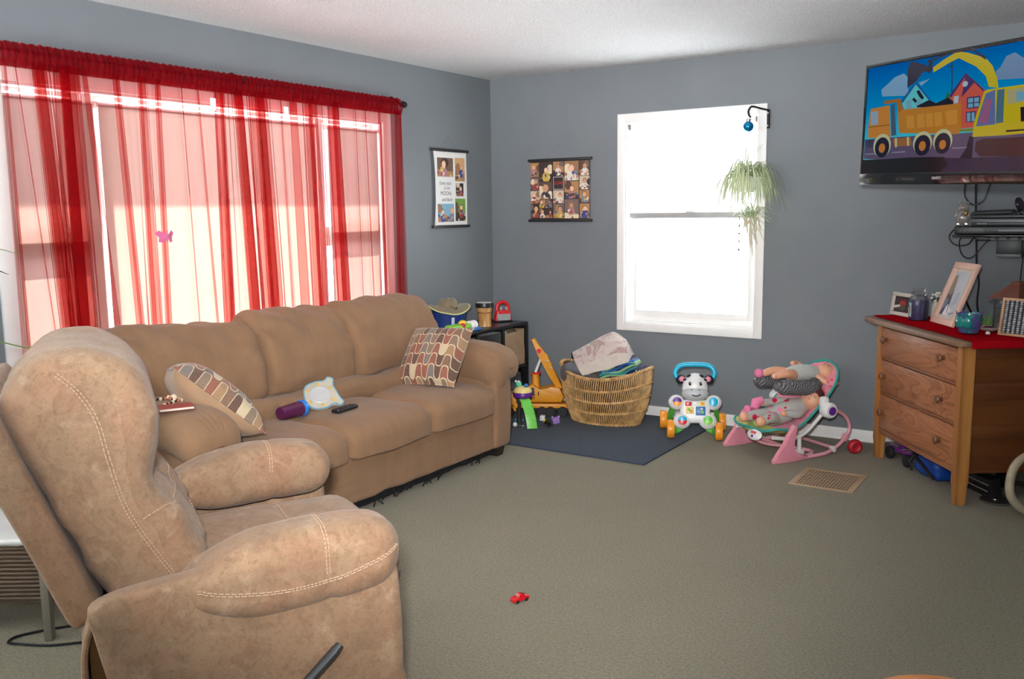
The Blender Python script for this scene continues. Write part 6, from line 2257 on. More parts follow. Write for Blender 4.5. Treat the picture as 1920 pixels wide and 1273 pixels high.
GRNP = plain('apple_green_plastic', (0.16, 0.60, 0.08, 1), 0.35)
PURP = plain('violet_plastic', (0.11, 0.02, 0.25, 1), 0.35)
CRY = plain('butter_plastic', (0.85, 0.66, 0.25, 1), 0.4)
t = thing('slide_toy', 'toddler tower toy with green slide and violet rim beside the sofa arm', 'toy', (0.735, -0.735, 0.009))
X = F(t)
b = MB(X); b.lathe([(0, 0), (0.022, 0), (0.02, 0.02), (0.012, 0.05), (0.012, 0.19), (0, 0.19)], RUBB, (-0.05, 0.03, 0), n=20); b.build('column', t)
b = MB(X); b.lathe([(0, 0.185), (0.05, 0.187), (0.066, 0.20), (0.068, 0.225), (0.064, 0.232), (0, 0.232)], PURP, n=32); b.build('violet_rim', t)
b = MB(X); b.lathe([(0.064, 0.232), (0.062, 0.245), (0.048, 0.262), (0.03, 0.27), (0, 0.272)], CRY, n=32); b.build('butter_top', t)
b = MB(X); b.ell((-0.022, -0.015, 0.285), (0.022, 0.018, 0.022), plain('mint_plastic', (0.12, 0.6, 0.38, 1), 0.35), n=14); b.ell((-0.035, -0.03, 0.305), 0.009, WHP, n=8); b.ell((-0.012, -0.032, 0.305), 0.009, WHP, n=8); b.build('frog_knob', t)
b = MB(X); b.ell((0.03, -0.005, 0.278), (0.017, 0.017, 0.014), BLUP, n=12); b.build('blue_knob', t)
b = MB(X)
rows = []
cl = spline([(0.02, -0.028, 0.20), (0.05, -0.04, 0.175), (0.085, -0.055, 0.115), (0.108, -0.065, 0.05), (0.118, -0.07, 0.004)], 6)
sd = Vector((0.75, 0.66, 0)).normalized()
for i, p in enumerate(cl):
    tg = (cl[min(i + 1, len(cl) - 1)] - cl[max(0, i - 1)]).normalized()
    nr = tg.cross(sd).normalized()
    if nr.z < 0 and i < 3: pass
    h = 0.034
    rows.append([tuple(p + sd * a + nr * c) for a, c in ((-h, 0), (-h, -0.012), (-h + 0.005, -0.012), (-h + 0.006, -0.002), (h - 0.006, -0.002), (h - 0.005, -0.012), (h, -0.012), (h, 0.0), (0, 0.004))])
b.rings(rows, GRNP)
b.build('slide', t)
b = MB(X)
for i in (9, 13, 17):
    b.ell(cl[i] + sd * 0.03, (0.006, 0.006, 0.009), GRNP, n=8)
b.build('slide_grips', t)


def small(name, label, cat, fn_, loc, rz=0.0):
    t = thing(name, label, cat, loc, rz)
    fn_(t, F(t))
    return t


def _ring(t, X):
    b = MB(X); b.tube([(0.026 * cos(a), 0.026 * sin(a), 0.009) for a in [k * 2 * pi / 20 for k in range(20)]], 0.009, plain('teal_plastic', (0.06, 0.35, 0.38, 1), 0.35), 10, True); b.build('ring', t)
    b = MB(X); b.lathe([(0, 0.0), (0.018, 0.0), (0.018, 0.012), (0, 0.014)], plain('dim_teal', (0.04, 0.2, 0.22, 1), 0.4), n=16); b.build('disc', t)


def _rattle(t, X):
    b = MB(X); b.ell((0, 0, 0.016), 0.016, WHP, n=14); b.build('rattle_head', t)
    b = MB(X); b.tube([(0.012, 0, 0.013), (0.05, 0.004, 0.006)], [0.006, 0.004], DARK, 8); b.ell((0.055, 0.004, 0.008), (0.008, 0.007, 0.007), GRYP, n=8); b.build('rattle_handle', t)


def _cube(t, X):
    b = MB(X); b.box((0, 0, 0.017), (0.036, 0.036, 0.034), WHP, (0.1, 0.1, 0.4), 0.004); b.build('block', t)
    b = MB(X); b.ell((0, -0.018, 0.018), (0.006, 0.003, 0.006), GRYP, n=8); b.build('dot', t)


def _fig(t, X):
    b = MB(X); b.tube(spline([(-0.02, 0, 0.018), (0.0, 0.0, 0.028), (0.03, -0.006, 0.016)], 5), [0.013] * 5 + [0.016] * 6, plain('black_yellow', (0.02, 0.016, 0.012, 1), 0.5), 9)
    for q in ((0.03, -0.02), (0.02, 0.02), (0.045, -0.01)):
        b.tube([(0.015, 0, 0.018), (q[0], q[1], 0.008), (q[0] + .012, q[1] * 1.6, 0.005)], 0.006, RUBB, 7)
    b.build('figure_body', t)
    b = MB(X); b.ell((-0.026, 0, 0.026), (0.015, 0.013, 0.014), YELP, n=10); b.build('yellow_head', t)


def _lav(t, X):
    m = plain('lavender_plastic', (0.36, 0.22, 0.58, 1), 0.4)
    b = MB(X); b.box((0, 0, 0.022), (0.05, 0.034, 0.042), m, (0.15, -0.2, 0.3), 0.005); b.build('block', t)
    b = MB(X); b.ell((-0.022, -0.012, 0.045), (0.010, 0.008, 0.010), m, n=8); b.ell((0.02, 0.0, 0.047), (0.010, 0.008, 0.010), m, n=8); b.build('ears', t)


small('toy_ring', 'small teal ring toy lying on the rug behind the sofa arm', 'toy', _ring, (0.655, -0.66, 0.009))
small('baby_rattle', 'small white and black rattle on the rug left of the green slide foot', 'rattle', _rattle, (0.715, -0.715 - 0.09, 0.009), 0.3)
small('toy_block', 'small white cube on the rug behind the green slide', 'block', _cube, (0.775, -0.545, 0.009))
small('toy_figure', 'little black toy figure with yellow head lying on the rug', 'toy figure', _fig, (0.885, -0.665, 0.009), -0.4)
small('lavender_block', 'lavender toy block with ears beside the basket foot', 'block', _lav, (0.905, -0.585, 0.009), 0.5)

# ================================================================== ZEBRA WALKER
CYAN = plain('cyan_plastic', (0.01, 0.42, 0.66, 1), 0.3)
ORP = plain('orange_plastic', (0.86, 0.31, 0.02, 1), 0.35)
WALKG = plain('walker_green', (0.13, 0.55, 0.07, 1), 0.35)
SOFTG = plain('pale_grey_plastic', (0.5, 0.52, 0.53, 1), 0.35)
PKP = plain('pink_plastic', (0.75, 0.25, 0.36, 1), 0.4)
wk = thing('push_walker', 'zebra faced baby push walker with cyan handle and orange wheels', 'walker toy', (1.876, -0.497, 0), radians(25))
X = F(wk)
TL = X @ TR(0, 0.0, 0.19) @ RX(radians(-14)) @ TR(0, 0, -0.19)
b = MB(TL)
b.rbox((0, 0, 0.185), (0.19, 0.055, 0.15), 0.025, WHP, 12)
for sx in (-1, 1):
    b.ell((sx * 0.115, 0, 0.242), (0.052, 0.036, 0.048), WHP, n=22)
    b.ell((sx * 0.080, -0.004, 0.125), (0.056, 0.038, 0.052), WHP, n=22)
b.build('activity_panel', wk)
for (x, z, ms) in ((-0.112, 0.243, (PURP, ORP)), (0.113, 0.245, (CYAN, CYAN)), (-0.078, 0.126, (CYAN, REDP)), (0.080, 0.128, (WALKG, LIMEP))):
    b = MB(TL)
    b.lathe([(0.034, 0.0), (0.036, 0.004), (0.034, 0.008), (0.029, 0.006)], WHP, n=26, X=TR(x, -0.034, z) @ RX(pi / 2))
    for half, m in ((1, ms[0]), (-1, ms[1])):
        ring = [(x + 0.029 * cos(half * pi * k / 12), -0.040 - 0.006 * sin(pi * k / 12), z + 0.029 * sin(half * pi * k / 12)) for k in range(13)]
        b.add(ring + [(x, -0.050, z)], [(k, k + 1, 13) for k in range(12)], m)
    b.build('activity_button', wk)
b = MB(TL)
for (x, z, w, h, m) in ((-0.042, 0.232, 0.042, 0.026, REDP), (0.0, 0.235, 0.032, 0.03, WHP), (0.042, 0.233, 0.036, 0.026, YELP), (-0.034, 0.192, 0.052, 0.046, CRY), (0.034, 0.188, 0.06, 0.056, BLUP)):
    b.box((x, -0.029, z), (w, 0.008, h), m, None, 0.003)
for (x, z, r_, m) in ((0.026, 0.196, 0.010, LB), (0.046, 0.18, 0.010, LIMEP), (0.04, 0.20, 0.008, WHP), (-0.04, 0.196, 0.010, LIMEP), (-0.026, 0.186, 0.009, ORP), (-0.045, 0.234, 0.006, WHP), (0.042, 0.234, 0.007, ORP)):
    b.ell((x, -0.034, z), (r_, 0.003, r_), m, n=10)
b.build('picture_keys', wk)
b = MB(TL)
b.ell((0, 0.0, 0.345), (0.078, 0.055, 0.085), WHP, n=26, fn=lambda x, y, z: (x * (1 + 0.18 * sstep(0.03, -0.085, z)), y, z))
hd = b.build('zebra_head', wk)
b = MB(TL); b.ell((0, -0.020, 0.295), (0.085, 0.050, 0.046), SOFTG, n=24); b.build('muzzle', hd)
for sx in (-1, 1):
    b = MB(TL); b.ell((sx * 0.033, -0.050, 0.358), (0.0095, 0.006, 0.013), BLACK, n=12); b.ell((sx * 0.033 + 0.003, -0.0555, 0.362), (0.003, 0.002, 0.003), WHP, n=8); b.build('eye', hd)
    b = MB(TL); b.ell((sx * 0.088, 0.01, 0.388), (0.032, 0.018, 0.030), BLACK, (0, sx * 0.5, 0), 16); e = b.build('ear', hd)
    b = MB(TL); b.ell((sx * 0.082, -0.005, 0.390), (0.019, 0.008, 0.018), PKP, (0, sx * 0.5, 0), 12); b.build('inner_ear', hd)
    for (x, z, l, a) in ((0.04, 0.408, 0.018, 0.5), (0.062, 0.385, 0.015, 0.2)):
        b = MB(TL); b.ell((sx * x, -0.030 + (0.012 if x > .05 else 0), z), (l, 0.012, 0.008), BLACK, (0, sx * a, sx * 0.6), 12); b.build('stripe', hd)
    b = MB(TL); b.ell((sx * 0.024, -0.064, 0.318), (0.008, 0.004, 0.004), GRYP, (0, sx * 0.4, 0), 8); b.build('nostril', hd)
b = MB(TL); b.tube(spline([(-0.02, -0.069, 0.286), (0.0, -0.0715, 0.279), (0.022, -0.069, 0.283), (0.03, -0.067, 0.291)], 5), 0.0035, BLACK, 7); b.build('mouth', hd)
b = MB(TL)
b.tube(spline([(-0.086, 0.02, 0.375), (-0.118, 0.02, 0.41), (-0.122, 0.02, 0.44), (-0.098, 0.02, 0.472), (-0.05, 0.02, 0.484), (0.05, 0.02, 0.484), (0.098, 0.02, 0.472), (0.122, 0.02, 0.44), (0.118, 0.02, 0.41), (0.086, 0.02, 0.375)], 6), 0.0155, CYAN, 14)
b.build('handle', wk)
for sx in (-1, 1):
    b = MB(X)
    b.rings([[(sx * (xx + w), y, z + h) for w, h in ((-.014, -.02), (.014, -.02), (.014, .02), (-.014, .02))] for xx, y, z in ((0.10, 0.02, 0.26), (0.125, 0.06, 0.22), (0.145, 0.12, 0.15), (0.155, 0.20, 0.09), (0.158, 0.26, 0.075))], WALKG)
    b.rings([[(sx * (xx + w), y, z + h) for w, h in ((-.014, -.016), (.014, -.016), (.014, .016), (-.014, .016))] for xx, y, z in ((0.06, 0.01, 0.10), (0.10, 0.0, 0.07), (0.125, 0.0, 0.055))], WALKG)
    b.rings([[(sx * (xx + w), y, z + h) for w, h in ((-.012, -.014), (.012, -.014), (.012, .014), (-.012, .014))] for xx, y, z in ((0.12, 0.0, 0.055), (0.14, 0.12, 0.07), (0.157, 0.26, 0.07))], WALKG)
    b.build('side_frame', wk)
    for (x, y, r_) in ((0.150, 0.0, 0.060), (0.190, 0.265, 0.060)):
        wheel(wk, X @ TR(sx * x, y, r_ + (0.009 if (sx < 0) else 0.0)), r_, 0.046, ORP, ORP)

# ================================================================== BABY ROCKER WITH DOLLS
PNK = plain('candy_pink_plastic', (0.74, 0.28, 0.36, 1), 0.35)
PTUBE = plain('pink_tube', (0.76, 0.35, 0.40, 1), 0.3)
WTUBE = plain('white_tube', (0.72, 0.70, 0.68, 1), 0.35)
PADP = fabric('pink_floral_pad', (0.72, 0.26, 0.34, 1), 0.2, 22)
TEALE = plain('teal_pad_edge', (0.03, 0.32, 0.27, 1), 0.7)


def m_print():
    n_ = NT('jungle_print_pad')
    vo = n_.n('TexVoronoi', {'Vector': n_.co(), 'Scale': 22.0})
    c = n_.ramp(vo.outputs['Color'], [(0.0, S(150, 190, 70)), (0.3, S(196, 206, 120)), (0.5, S(120, 170, 90)), (0.66, S(226, 160, 90)), (0.8, S(226, 190, 196)), (0.92, S(190, 90, 90))], 'CONSTANT')
    return n_.done(n_.bsdf(n_.mix(0.25, c, S(190, 200, 130)), 0.9, 0, 0.1))


PRINT = m_print()
bo = thing('baby_rocker', 'pink infant rocker seat holding two dolls and a grey pillow', 'baby rocker', (2.311, -0.6245, 0), radians(-32.7))
X = F(bo)
rail = spline([(0, -0.03, 0.016), (0, 0.10, 0.013), (0, 0.24, 0.011), (0, 0.36, 0.020), (0, 0.46, 0.055), (0, 0.525, 0.115), (0, 0.53, 0.17), (0, 0.49, 0.225), (0, 0.42, 0.262), (0, 0.345, 0.275)], 6)
for sx in (1, -1):
    b = MB(X); b.tube([(sx * (0.225 - 0.02 * sstep(0.3, 0.5, p.y)), p.y, p.z) for p in rail], 0.0115, PTUBE, 12); b.build('rocker_rail', bo)
    b = MB(X)
    b.prism([(-0.055, 0.0), (0.06, 0.0), (0.19, 0.002), (0.19, 0.024), (0.115, 0.036), (0.085, 0.065), (0.08, 0.11), (0.115, 0.205), (0.085, 0.215), (0.05, 0.16), (0.02, 0.10), (-0.02, 0.045), (-0.058, 0.018)], 0.032, PNK, TR(sx * 0.225 - 0.016, 0, 0) @ YZX, 0.008)
    b.build('front_leg', bo)
    b = MB(X)
    b.lathe([(0, -0.035), (0.036, -0.035), (0.046, -0.02), (0.048, 0.02), (0.040, 0.034), (0, 0.036)], WHP, n=30, X=TR(sx * 0.222, 0.345, 0.275) @ RY(pi / 2))
    b.rbox((sx * 0.205, 0.33, 0.315), (0.05, 0.05, 0.08), 0.018, WHP, 8)
    hb = b.build('hub', bo)
    b = MB(X); b.lathe([(0, 0), (0.026, 0), (0.024, 0.006), (0, 0.008)], PURP if sx > 0 else PURP, n=24, X=TR(sx * 0.258, 0.345, 0.275) @ RY(sx * pi / 2)); b.build('hub_dial', hb)
    b = MB(X); b.tube(spline([(sx * 0.20, 0.34, 0.27), (sx * 0.19, 0.28, 0.20), (sx * 0.18, 0.20, 0.135), (sx * 0.175, 0.10, 0.12), (sx * 0.165, -0.01, 0.135)], 5), 0.012, WTUBE, 10); b.build('seat_tube', bo)
    b = MB(X); b.tube([(sx * 0.178, 0.175, 0.125), (sx * 0.178, 0.18, 0.035)], 0.013, WTUBE, 10); b.box((sx * 0.178, 0.18, 0.03), (0.034, 0.05, 0.035), WTUBE, None, 0.006); b.build('support_strut', bo)
    b = MB(X); b.box((sx * 0.214, 0.40, 0.032), (0.036, 0.026, 0.034), WTUBE, (0.5, 0, 0), 0.006); b.box((sx * 0.206, 0.50, 0.09), (0.034, 0.045, 0.03), PTUBE, (1.0, 0, 0), 0.006); b.build('rail_clip', bo)
b = MB(X); b.tube(spline([(-0.215, 0.20, 0.02), (-0.16, 0.14, 0.030), (-0.05, 0.13, 0.034), (0.06, 0.20, 0.034), (0.16, 0.27, 0.026), (0.20, 0.25, 0.022), (0.215, 0.20, 0.016)], 6), 0.0105, PTUBE, 10); b.build('cross_bar', bo)
b = MB(X); b.tube([(-0.205, 0.405, 0.038), (0.205, 0.405, 0.038)], 0.0105, PTUBE, 10); b.build('cross_bar', bo)
b = MB(X); b.tube([(-0.178, 0.18, 0.035), (0.178, 0.18, 0.035)], 0.0105, PTUBE, 10); b.build('cross_bar', bo)

sprof = spline([(0, -0.045, 0.150), (0, 0.0, 0.155), (0, 0.08, 0.128), (0, 0.16, 0.130), (0, 0.25, 0.185), (0, 0.36, 0.305), (0, 0.47, 0.425), (0, 0.545, 0.505)], 5)
NP = len(sprof)


def seat_w(v):
    if v < 0.12: return 0.10 + 0.085 * sqrt(v / 0.12)
    if v > 0.68: return 0.195 * sqrt(max(0.0004, 1 - ((v - 0.68) / 0.322) ** 2))
    return 0.185 + 0.003 * v


def seat_pt(u, v, dz=0.0):
    i = min(int(v * (NP - 1)), NP - 2)
    f = v * (NP - 1) - i
    p = sprof[i] * (1 - f) + sprof[i + 1] * f
    w = seat_w(v)
    a = u * 2 - 1
    lift = 0.050 * abs(a) ** 2.2 * (0.35 + 0.65 * sin(pi * min(1, v * 1.25)))
    return Vector((a * w, p.y - lift * 0.35 * (v > 0.4), p.z + lift + dz))


for v0, v1, m, nm in ((0.0, 0.42, PRINT, 'seat_pad'), (0.42, 1.0, PADP, 'back_pad')):
    b = MB(X)
    nu, nv = 17, 15
    top_ = [[tuple(seat_pt(i / (nu - 1), v0 + (v1 - v0) * j / (nv - 1), 0.006)) for i in range(nu)] for j in range(nv)]
    bot_ = [[tuple(Vector(p) - Vector((0, -0.006, 0.014))) for p in r_] for r_ in top_]
    b.rings([a_ + c_[::-1] for a_, c_ in zip(top_, bot_)], m)
    b.build(nm, bo, sharp=60)
b = MB(X)
edge = [seat_pt(0, v) for v in [0.0 + k / 30 for k in range(31)]] + [seat_pt(1, v) for v in [1 - k / 30 for k in range(31)]]
b.tube(edge, 0.008, TEALE, 8, True)
b.build('pad_edging', bo)
FLOW = plain('coral_flower', (0.85, 0.13, 0.12, 1), 0.8)
for (u, v) in ((0.86, 0.80), (0.2, 0.86), (0.74, 0.62)):
    b = MB(X)
    for k in range(5):
        a = 2 * pi * k / 5
        b.ell(seat_pt(u + 0.07 * cos(a), v + 0.045 * sin(a), 0.007), (0.016, 0.013, 0.006), FLOW, n=10)
    b.build('printed_flower', bo)
b = MB(X)
VX = TR(0.065, -0.060, 0.138) @ RX(radians(62))
b.ell((0, 0, 0), (0.062, 0.034, 0.016), WHP, VX, 24)
vb = b.build('vibration_unit', bo)
b = MB(X); b.box((0, 0.010, 0.0155), (0.044, 0.015, 0.003), REDP, VX, 0.002) if False else b.bx((-0.022, 0.003, 0.012), (0.022, 0.017, 0.0165), REDP)
b.bm.free()
b = MB(X @ VX); b.bx((-0.022, 0.002, 0.010), (0.022, 0.017, 0.0175), REDP, 0.001); b.text('Fisher-Price', 0.0078, WHP, TR(0, 0.0095, 0.0178)); b.build('maker_label', vb)
b = MB(X @ VX); b.lathe([(0, 0.008), (0.009, 0.008), (0.008, 0.018), (0, 0.019)], PURP, (0.002, -0.013, 0), 16); b.build('power_button', vb)


def m_spots(name, base, c1, c2, sc):
    n_ = NT(name)
    vo = n_.n('TexVoronoi', {'Vector': n_.co(), 'Scale': sc}, feature='F1')
    m1 = n_.m_('LESS_THAN', vo.outputs['Distance'], 0.30)
    pick = n_.n('SeparateColor', {0: vo.outputs['Color']}).outputs[0]
    spot = n_.mix(n_.m_('GREATER_THAN', pick, 0.5), c1, c2)
    show = n_.m_('MULTIPLY', m1, n_.m_('GREATER_THAN', n_.n('SeparateColor', {0: vo.outputs['Color']}).outputs[1], 0.35))
    return n_.done(n_.bsdf(n_.mix(show, base, spot), 0.85, 0, 0.1))


PAJ = m_spots('heart_pajamas', (0.42, 0.40, 0.38, 1), (0.58, 0.015, 0.055, 1), (0.75, 0.22, 0.34, 1), 19)
PALE = fabric('pale_grey_romper', (0.52, 0.53, 0.49, 1), 0.08, 20)
BURG = plain('burgundy_hair', (0.085, 0.012, 0.013, 1), 0.8, var=0.3, vs=40)
MITT = plain('pink_cloth', (0.76, 0.20, 0.36, 1), 0.8)


def chain(b, pts, rad, m, n=12):
    q = spline(pts, 4)
    R_ = []
    for i in range(len(q)):
        f = i / 4
        k = min(int(f), len(rad) - 2)
        R_.append(rad[k] + (rad[k + 1] - rad[k]) * (f - k))
    b.tube(q, R_, m, n)
    b.ell(q[0], R_[0], m, n=10)
    b.ell(q[-1], R_[-1], m, n=10)


def face(parent, C, R_, look, upv, closed=True):
    """eyes, nose and mouth on a doll head"""
    look, upv = Vector(look).normalized(), Vector(upv).normalized()
    side = look.cross(upv).normalized()
    upv = side.cross(look)
    P = lambda a, c: C + (look + side * a + upv * c).normalized() * R_
    b = MB(X)
    for s_ in (-1, 1):
        b.tube([P(s_ * 0.24, 0.14), P(s_ * 0.34, 0.10), P(s_ * 0.44, 0.14)], 0.0024, BLACK, 6)
    b.build('eyes', parent)
    b = MB(X); b.ell(P(0, -0.02) + look * 0.001, R_ * 0.10, SKIN, n=8); b.build('nose', parent)
    b = MB(X); b.tube([P(-0.14, -0.28), P(0, -0.33), P(0.14, -0.28)], 0.0022, plain('doll_lips', (0.55, 0.14, 0.12, 1), 0.5), 6); b.build('mouth', parent)


# lower doll
d1 = thing('doll', 'doll in grey pajamas with red hearts and burgundy hair, lying lowest in the pink rocker', 'doll', X @ Vector((0.04, 0.2, 0.20)), radians(-32.7), None)
b = MB(X)
chain(b, [(0.085, 0.275, 0.285), (0.065, 0.22, 0.268), (0.04, 0.16, 0.24), (0.025, 0.11, 0.22)], [0.048, 0.064, 0.068, 0.058], PAJ)
chain(b, [(0.045, 0.12, 0.215), (0.07, 0.05, 0.228), (0.075, -0.005, 0.215)], [0.040, 0.034, 0.028], PAJ)
chain(b, [(-0.02, 0.12, 0.222), (-0.02, 0.04, 0.232), (-0.025, -0.04, 0.225)], [0.040, 0.034, 0.028], PAJ)
chain(b, [(-0.02, 0.27, 0.28), (-0.075, 0.20, 0.285), (-0.085, 0.14, 0.28)], [0.032, 0.028, 0.024], PAJ)
chain(b, [(0.09, 0.28, 0.27), (0.12, 0.21, 0.245), (0.10, 0.15, 0.25)], [0.030, 0.027, 0.023], PAJ)
for p in ((0.078, -0.025, 0.215), (-0.027, -0.065, 0.226)):
    b.ell(p, (0.028, 0.034, 0.030), SKIN, n=14)
for p in ((-0.088, 0.115, 0.28), (0.095, 0.128, 0.252)):
    b.ell(p, (0.020, 0.024, 0.020), SKIN, n=12)
b.build('doll_body', d1)
b = MB(X)
HC = Vector((0.118, 0.312, 0.322))
b.ell(HC, (0.064, 0.060, 0.062), SKIN, n=22)
hd = b.build('doll_head', d1)
face(hd, HC, 0.061, (0.62, -0.60, 0.5), (0.0, 0.7, 0.7))
b = MB(X); b.ell(HC + Vector((-0.005, 0.026, 0.014)), (0.068, 0.056, 0.064), BURG, n=20); b.build('hair', hd)
b = MB(X); b.tube([(-0.085, 0.05, 0.25), (-0.10, 0.08, 0.285), (-0.09, 0.12, 0.30)], [0.022, 0.034, 0.024], MITT, 12); b.ell((-0.12, 0.03, 0.235), (0.028, 0.022, 0.036), MITT, n=12); b.build('pink_bootie', d1)

# grey horseshoe pillow


def m_geo():
    n_ = NT('grey_geometric_print')
    tc = n_.n('TexCoord').outputs['Object']
    sep = n_.n('SeparateXYZ', {0: tc})
    a = n_.m_('ADD', n_.m_('MULTIPLY', sep.outputs[1], 1.0), n_.m_('MULTIPLY', sep.outputs[2], 0.6))
    zig = n_.m_('PINGPONG', n_.m_('ADD', a, 5.0), 0.035)
    w = n_.m_('ADD', n_.m_('MULTIPLY', sep.outputs[2], 1.0), n_.m_('MULTIPLY', zig, 0.9))
    fr = n_.m_('FRACT', n_.m_('MULTIPLY', w, 60.0))
    ln = n_.m_('LESS_THAN', fr, 0.24)
    c = n_.mix(ln, (0.085, 0.085, 0.09, 1), (0.34, 0.34, 0.35, 1))
    return n_.done(n_.bsdf(c, 0.9, 0, 0.1))


t = thing('horseshoe_pillow', 'grey horseshoe pillow with white line print between the two dolls', 'pillow', X @ Vector((0.0, 0.2, 0.31)), radians(-32.7))
b = MB(X)
GEO = m_geo()
up_ = spline([(0.105, 0.06, 0.420), (0.115, 0.13, 0.412), (0.120, 0.22, 0.402), (0.11, 0.32, 0.388), (0.05, 0.39, 0.395), (-0.03, 0.39, 0.41), (-0.09, 0.32, 0.41), (-0.105, 0.22, 0.41), (-0.105, 0.13, 0.418), (-0.10, 0.08, 0.422)], 5)
nU = len(up_)
b.tube(up_, [0.044 * min(1, 0.45 + 0.9 * min(i, nU - 1 - i) / 5) for i in range(nU)], GEO, 16)
b.ell(up_[0], (0.022, 0.022, 0.022), GEO, n=12)
b.ell(up_[-1], (0.022, 0.022, 0.022), GEO, n=12)
b.build('stuffed_body', t)
b = MB(X)
for i in (6, 14, 20, 28):
    p = up_[i]
    b.ell((p.x + 0.03, p.y - 0.01, p.z + 0.032), (0.004, 0.004, 0.003), WHP, n=8)
b.build('dots', t)

# upper doll
d2 = thing('doll', 'bald baby doll in a pale romper lying on top of the grey horseshoe pillow', 'doll', X @ Vector((0.0, 0.3, 0.40)), radians(-32.7))
b = MB(X)
chain(b, [(0.01, 0.44, 0.455), (0.01, 0.37, 0.465), (0.0, 0.30, 0.468), (0.0, 0.25, 0.465)], [0.038, 0.048, 0.050, 0.042], PALE)
chain(b, [(0.03, 0.24, 0.465), (0.045, 0.18, 0.478), (0.03, 0.125, 0.468)], [0.032, 0.026, 0.022], SKIN)
chain(b, [(-0.03, 0.24, 0.468), (-0.05, 0.17, 0.482), (-0.06, 0.11, 0.472)], [0.032, 0.026, 0.022], SKIN)
chain(b, [(-0.035, 0.40, 0.465), (-0.075, 0.36, 0.505), (-0.05, 0.31, 0.515)], [0.024, 0.020, 0.016], SKIN)
chain(b, [(0.05, 0.42, 0.435), (0.105, 0.46, 0.40), (0.12, 0.50, 0.405)], [0.022, 0.019, 0.014], SKIN)
b.ell((0.03, 0.108, 0.466), (0.018, 0.024, 0.018), SKIN, n=10)
b.build('doll_body', d2)
b = MB(X)
HC2 = Vector((0.035, 0.492, 0.462))
b.ell(HC2, (0.052, 0.056, 0.052), SKIN, n=22)
hd = b.build('doll_head', d2)
face(hd, HC2, 0.052, (0.25, -0.25, 0.9), (0.1, 0.9, 0.25))
b = MB(X); b.ell((-0.075, 0.075, 0.470), (0.030, 0.028, 0.028), MITT, n=14); b.tube([(-0.07, 0.09, 0.472), (-0.062, 0.12, 0.474)], 0.016, MITT, 10); b.build('pink_bootie', d2)

# red toy wheel by the dresser leg
t = thing('ball_wheel', 'round red ball-like toy wheel with dull centre on the floor touching the left dresser leg', 'toy', (2.815, -0.325, 0), radians(35))
b = MB(F(t)); b.lathe([(0.016, -0.020), (0.026, -0.026), (0.038, -0.020), (0.044, -0.006), (0.044, 0.006), (0.038, 0.020), (0.026, 0.026), (0.016, 0.020)], plain('crimson_rubber', (0.42, 0.008, 0.02, 1), 0.5), n=32, X=TR(0, 0, 0.044) @ RX(pi / 2)); b.build('tyre', t)
b = MB(F(t)); b.lathe([(0, -0.018), (0.012, -0.018), (0.017, -0.014), (0.017, 0.014), (0.012, 0.018), (0, 0.018)], plain('dull_hub', (0.26, 0.2, 0.16, 1), 0.5), n=18, X=TR(0, 0, 0.044) @ RX(pi / 2)); b.build('hub', t)

# ================================================================== FLOOR VENT, TOY CAR
VENT = plain('tan_vent_metal', (0.42, 0.29, 0.17, 1), 0.5)
t = thing('floor_vent', 'tan metal floor register set into the carpet before the dresser', 'vent', (2.822, -0.945, 0))
x0, x1, y0, y1 = 2.655, 2.985, -1.125, -0.765
b = MB(); b.bx((x0 + .02, y0 + .02, 0.0005), (x1 - .02, y1 - .02, 0.0010), BLACK); b.build('duct_dark_sheet', t)  # flat black sheet painted in for the dark inside the duct
b = MB()
for (a, c, e, f) in ((x0, y0, x1, y0 + 0.03), (x0, y1 - 0.03, x1, y1), (x0, y0 + .03, x0 + 0.03, y1 - .03), (x1 - 0.03, y0 + .03, x1, y1 - .03)):
    b.bx((a, c, 0.0), (e, f, 0.0034), VENT, 0.001)
b.build('rim', t)
b = MB()
for i in range(17):
    x = x0 + 0.03 + (x1 - x0 - 0.06) * i / 16
    b.bx((x - 0.0028, y0 + 0.03, 0.001), (x + 0.0028, y1 - 0.03, 0.0026), VENT)
for i in range(10):
    y = y0 + 0.03 + (y1 - y0 - 0.06) * i / 9
    b.bx((x0 + 0.03, y - 0.0055, 0.001), (x1 - 0.03, y + 0.0050, 0.0024), VENT)
b.build('grille', t)

CARR = plain('glossy_red', (0.62, 0.006, 0.014, 1), 0.18, coat=0.5)
t = thing('toy_car', 'tiny red toy car alone in the middle of the carpet', 'toy car', (2.235, -3.112, 0), radians(252))
X = F(t)
b = MB(X)
rows = []
for (x, w, z) in ((-0.036, 0.012, 0.016), (-0.034, 0.016, 0.019), (-0.02, 0.017, 0.021), (-0.012, 0.015, 0.029), (0.004, 0.0145, 0.030), (0.014, 0.016, 0.0225), (0.030, 0.015, 0.0185), (0.036, 0.011, 0.014)):
    rows.append([(x, -w, 0.006), (x, -w * 1.03, 0.013), (x, -w * (0.98 if z < 0.024 else 1.0), min(z, 0.019)), (x, -w * (0.8 if z < 0.024 else 0.72), z), (x, w * (0.8 if z < 0.024 else 0.72), z), (x, w * (0.98 if z < 0.024 else 1.0), min(z, 0.019)), (x, w * 1.03, 0.013), (x, w, 0.006)])
b.rings(rows, CARR)
b.build('car_body', t, sharp=50)
b = MB(X)
b.add([(-0.0125, -0.011, 0.0296), (-0.0125, 0.011, 0.0296), (-0.0195, 0.012, 0.0225), (-0.0195, -0.012, 0.0225)], [(0, 1, 2, 3)], pcol(40, 20, 24))
b.add([(0.005, -0.010, 0.0300), (0.005, 0.010, 0.0300), (0.0135, 0.012, 0.0236), (0.0135, -0.012, 0.0236)], [(0, 1, 2, 3)], pcol(190, 110, 116))
b.build('windows', t)
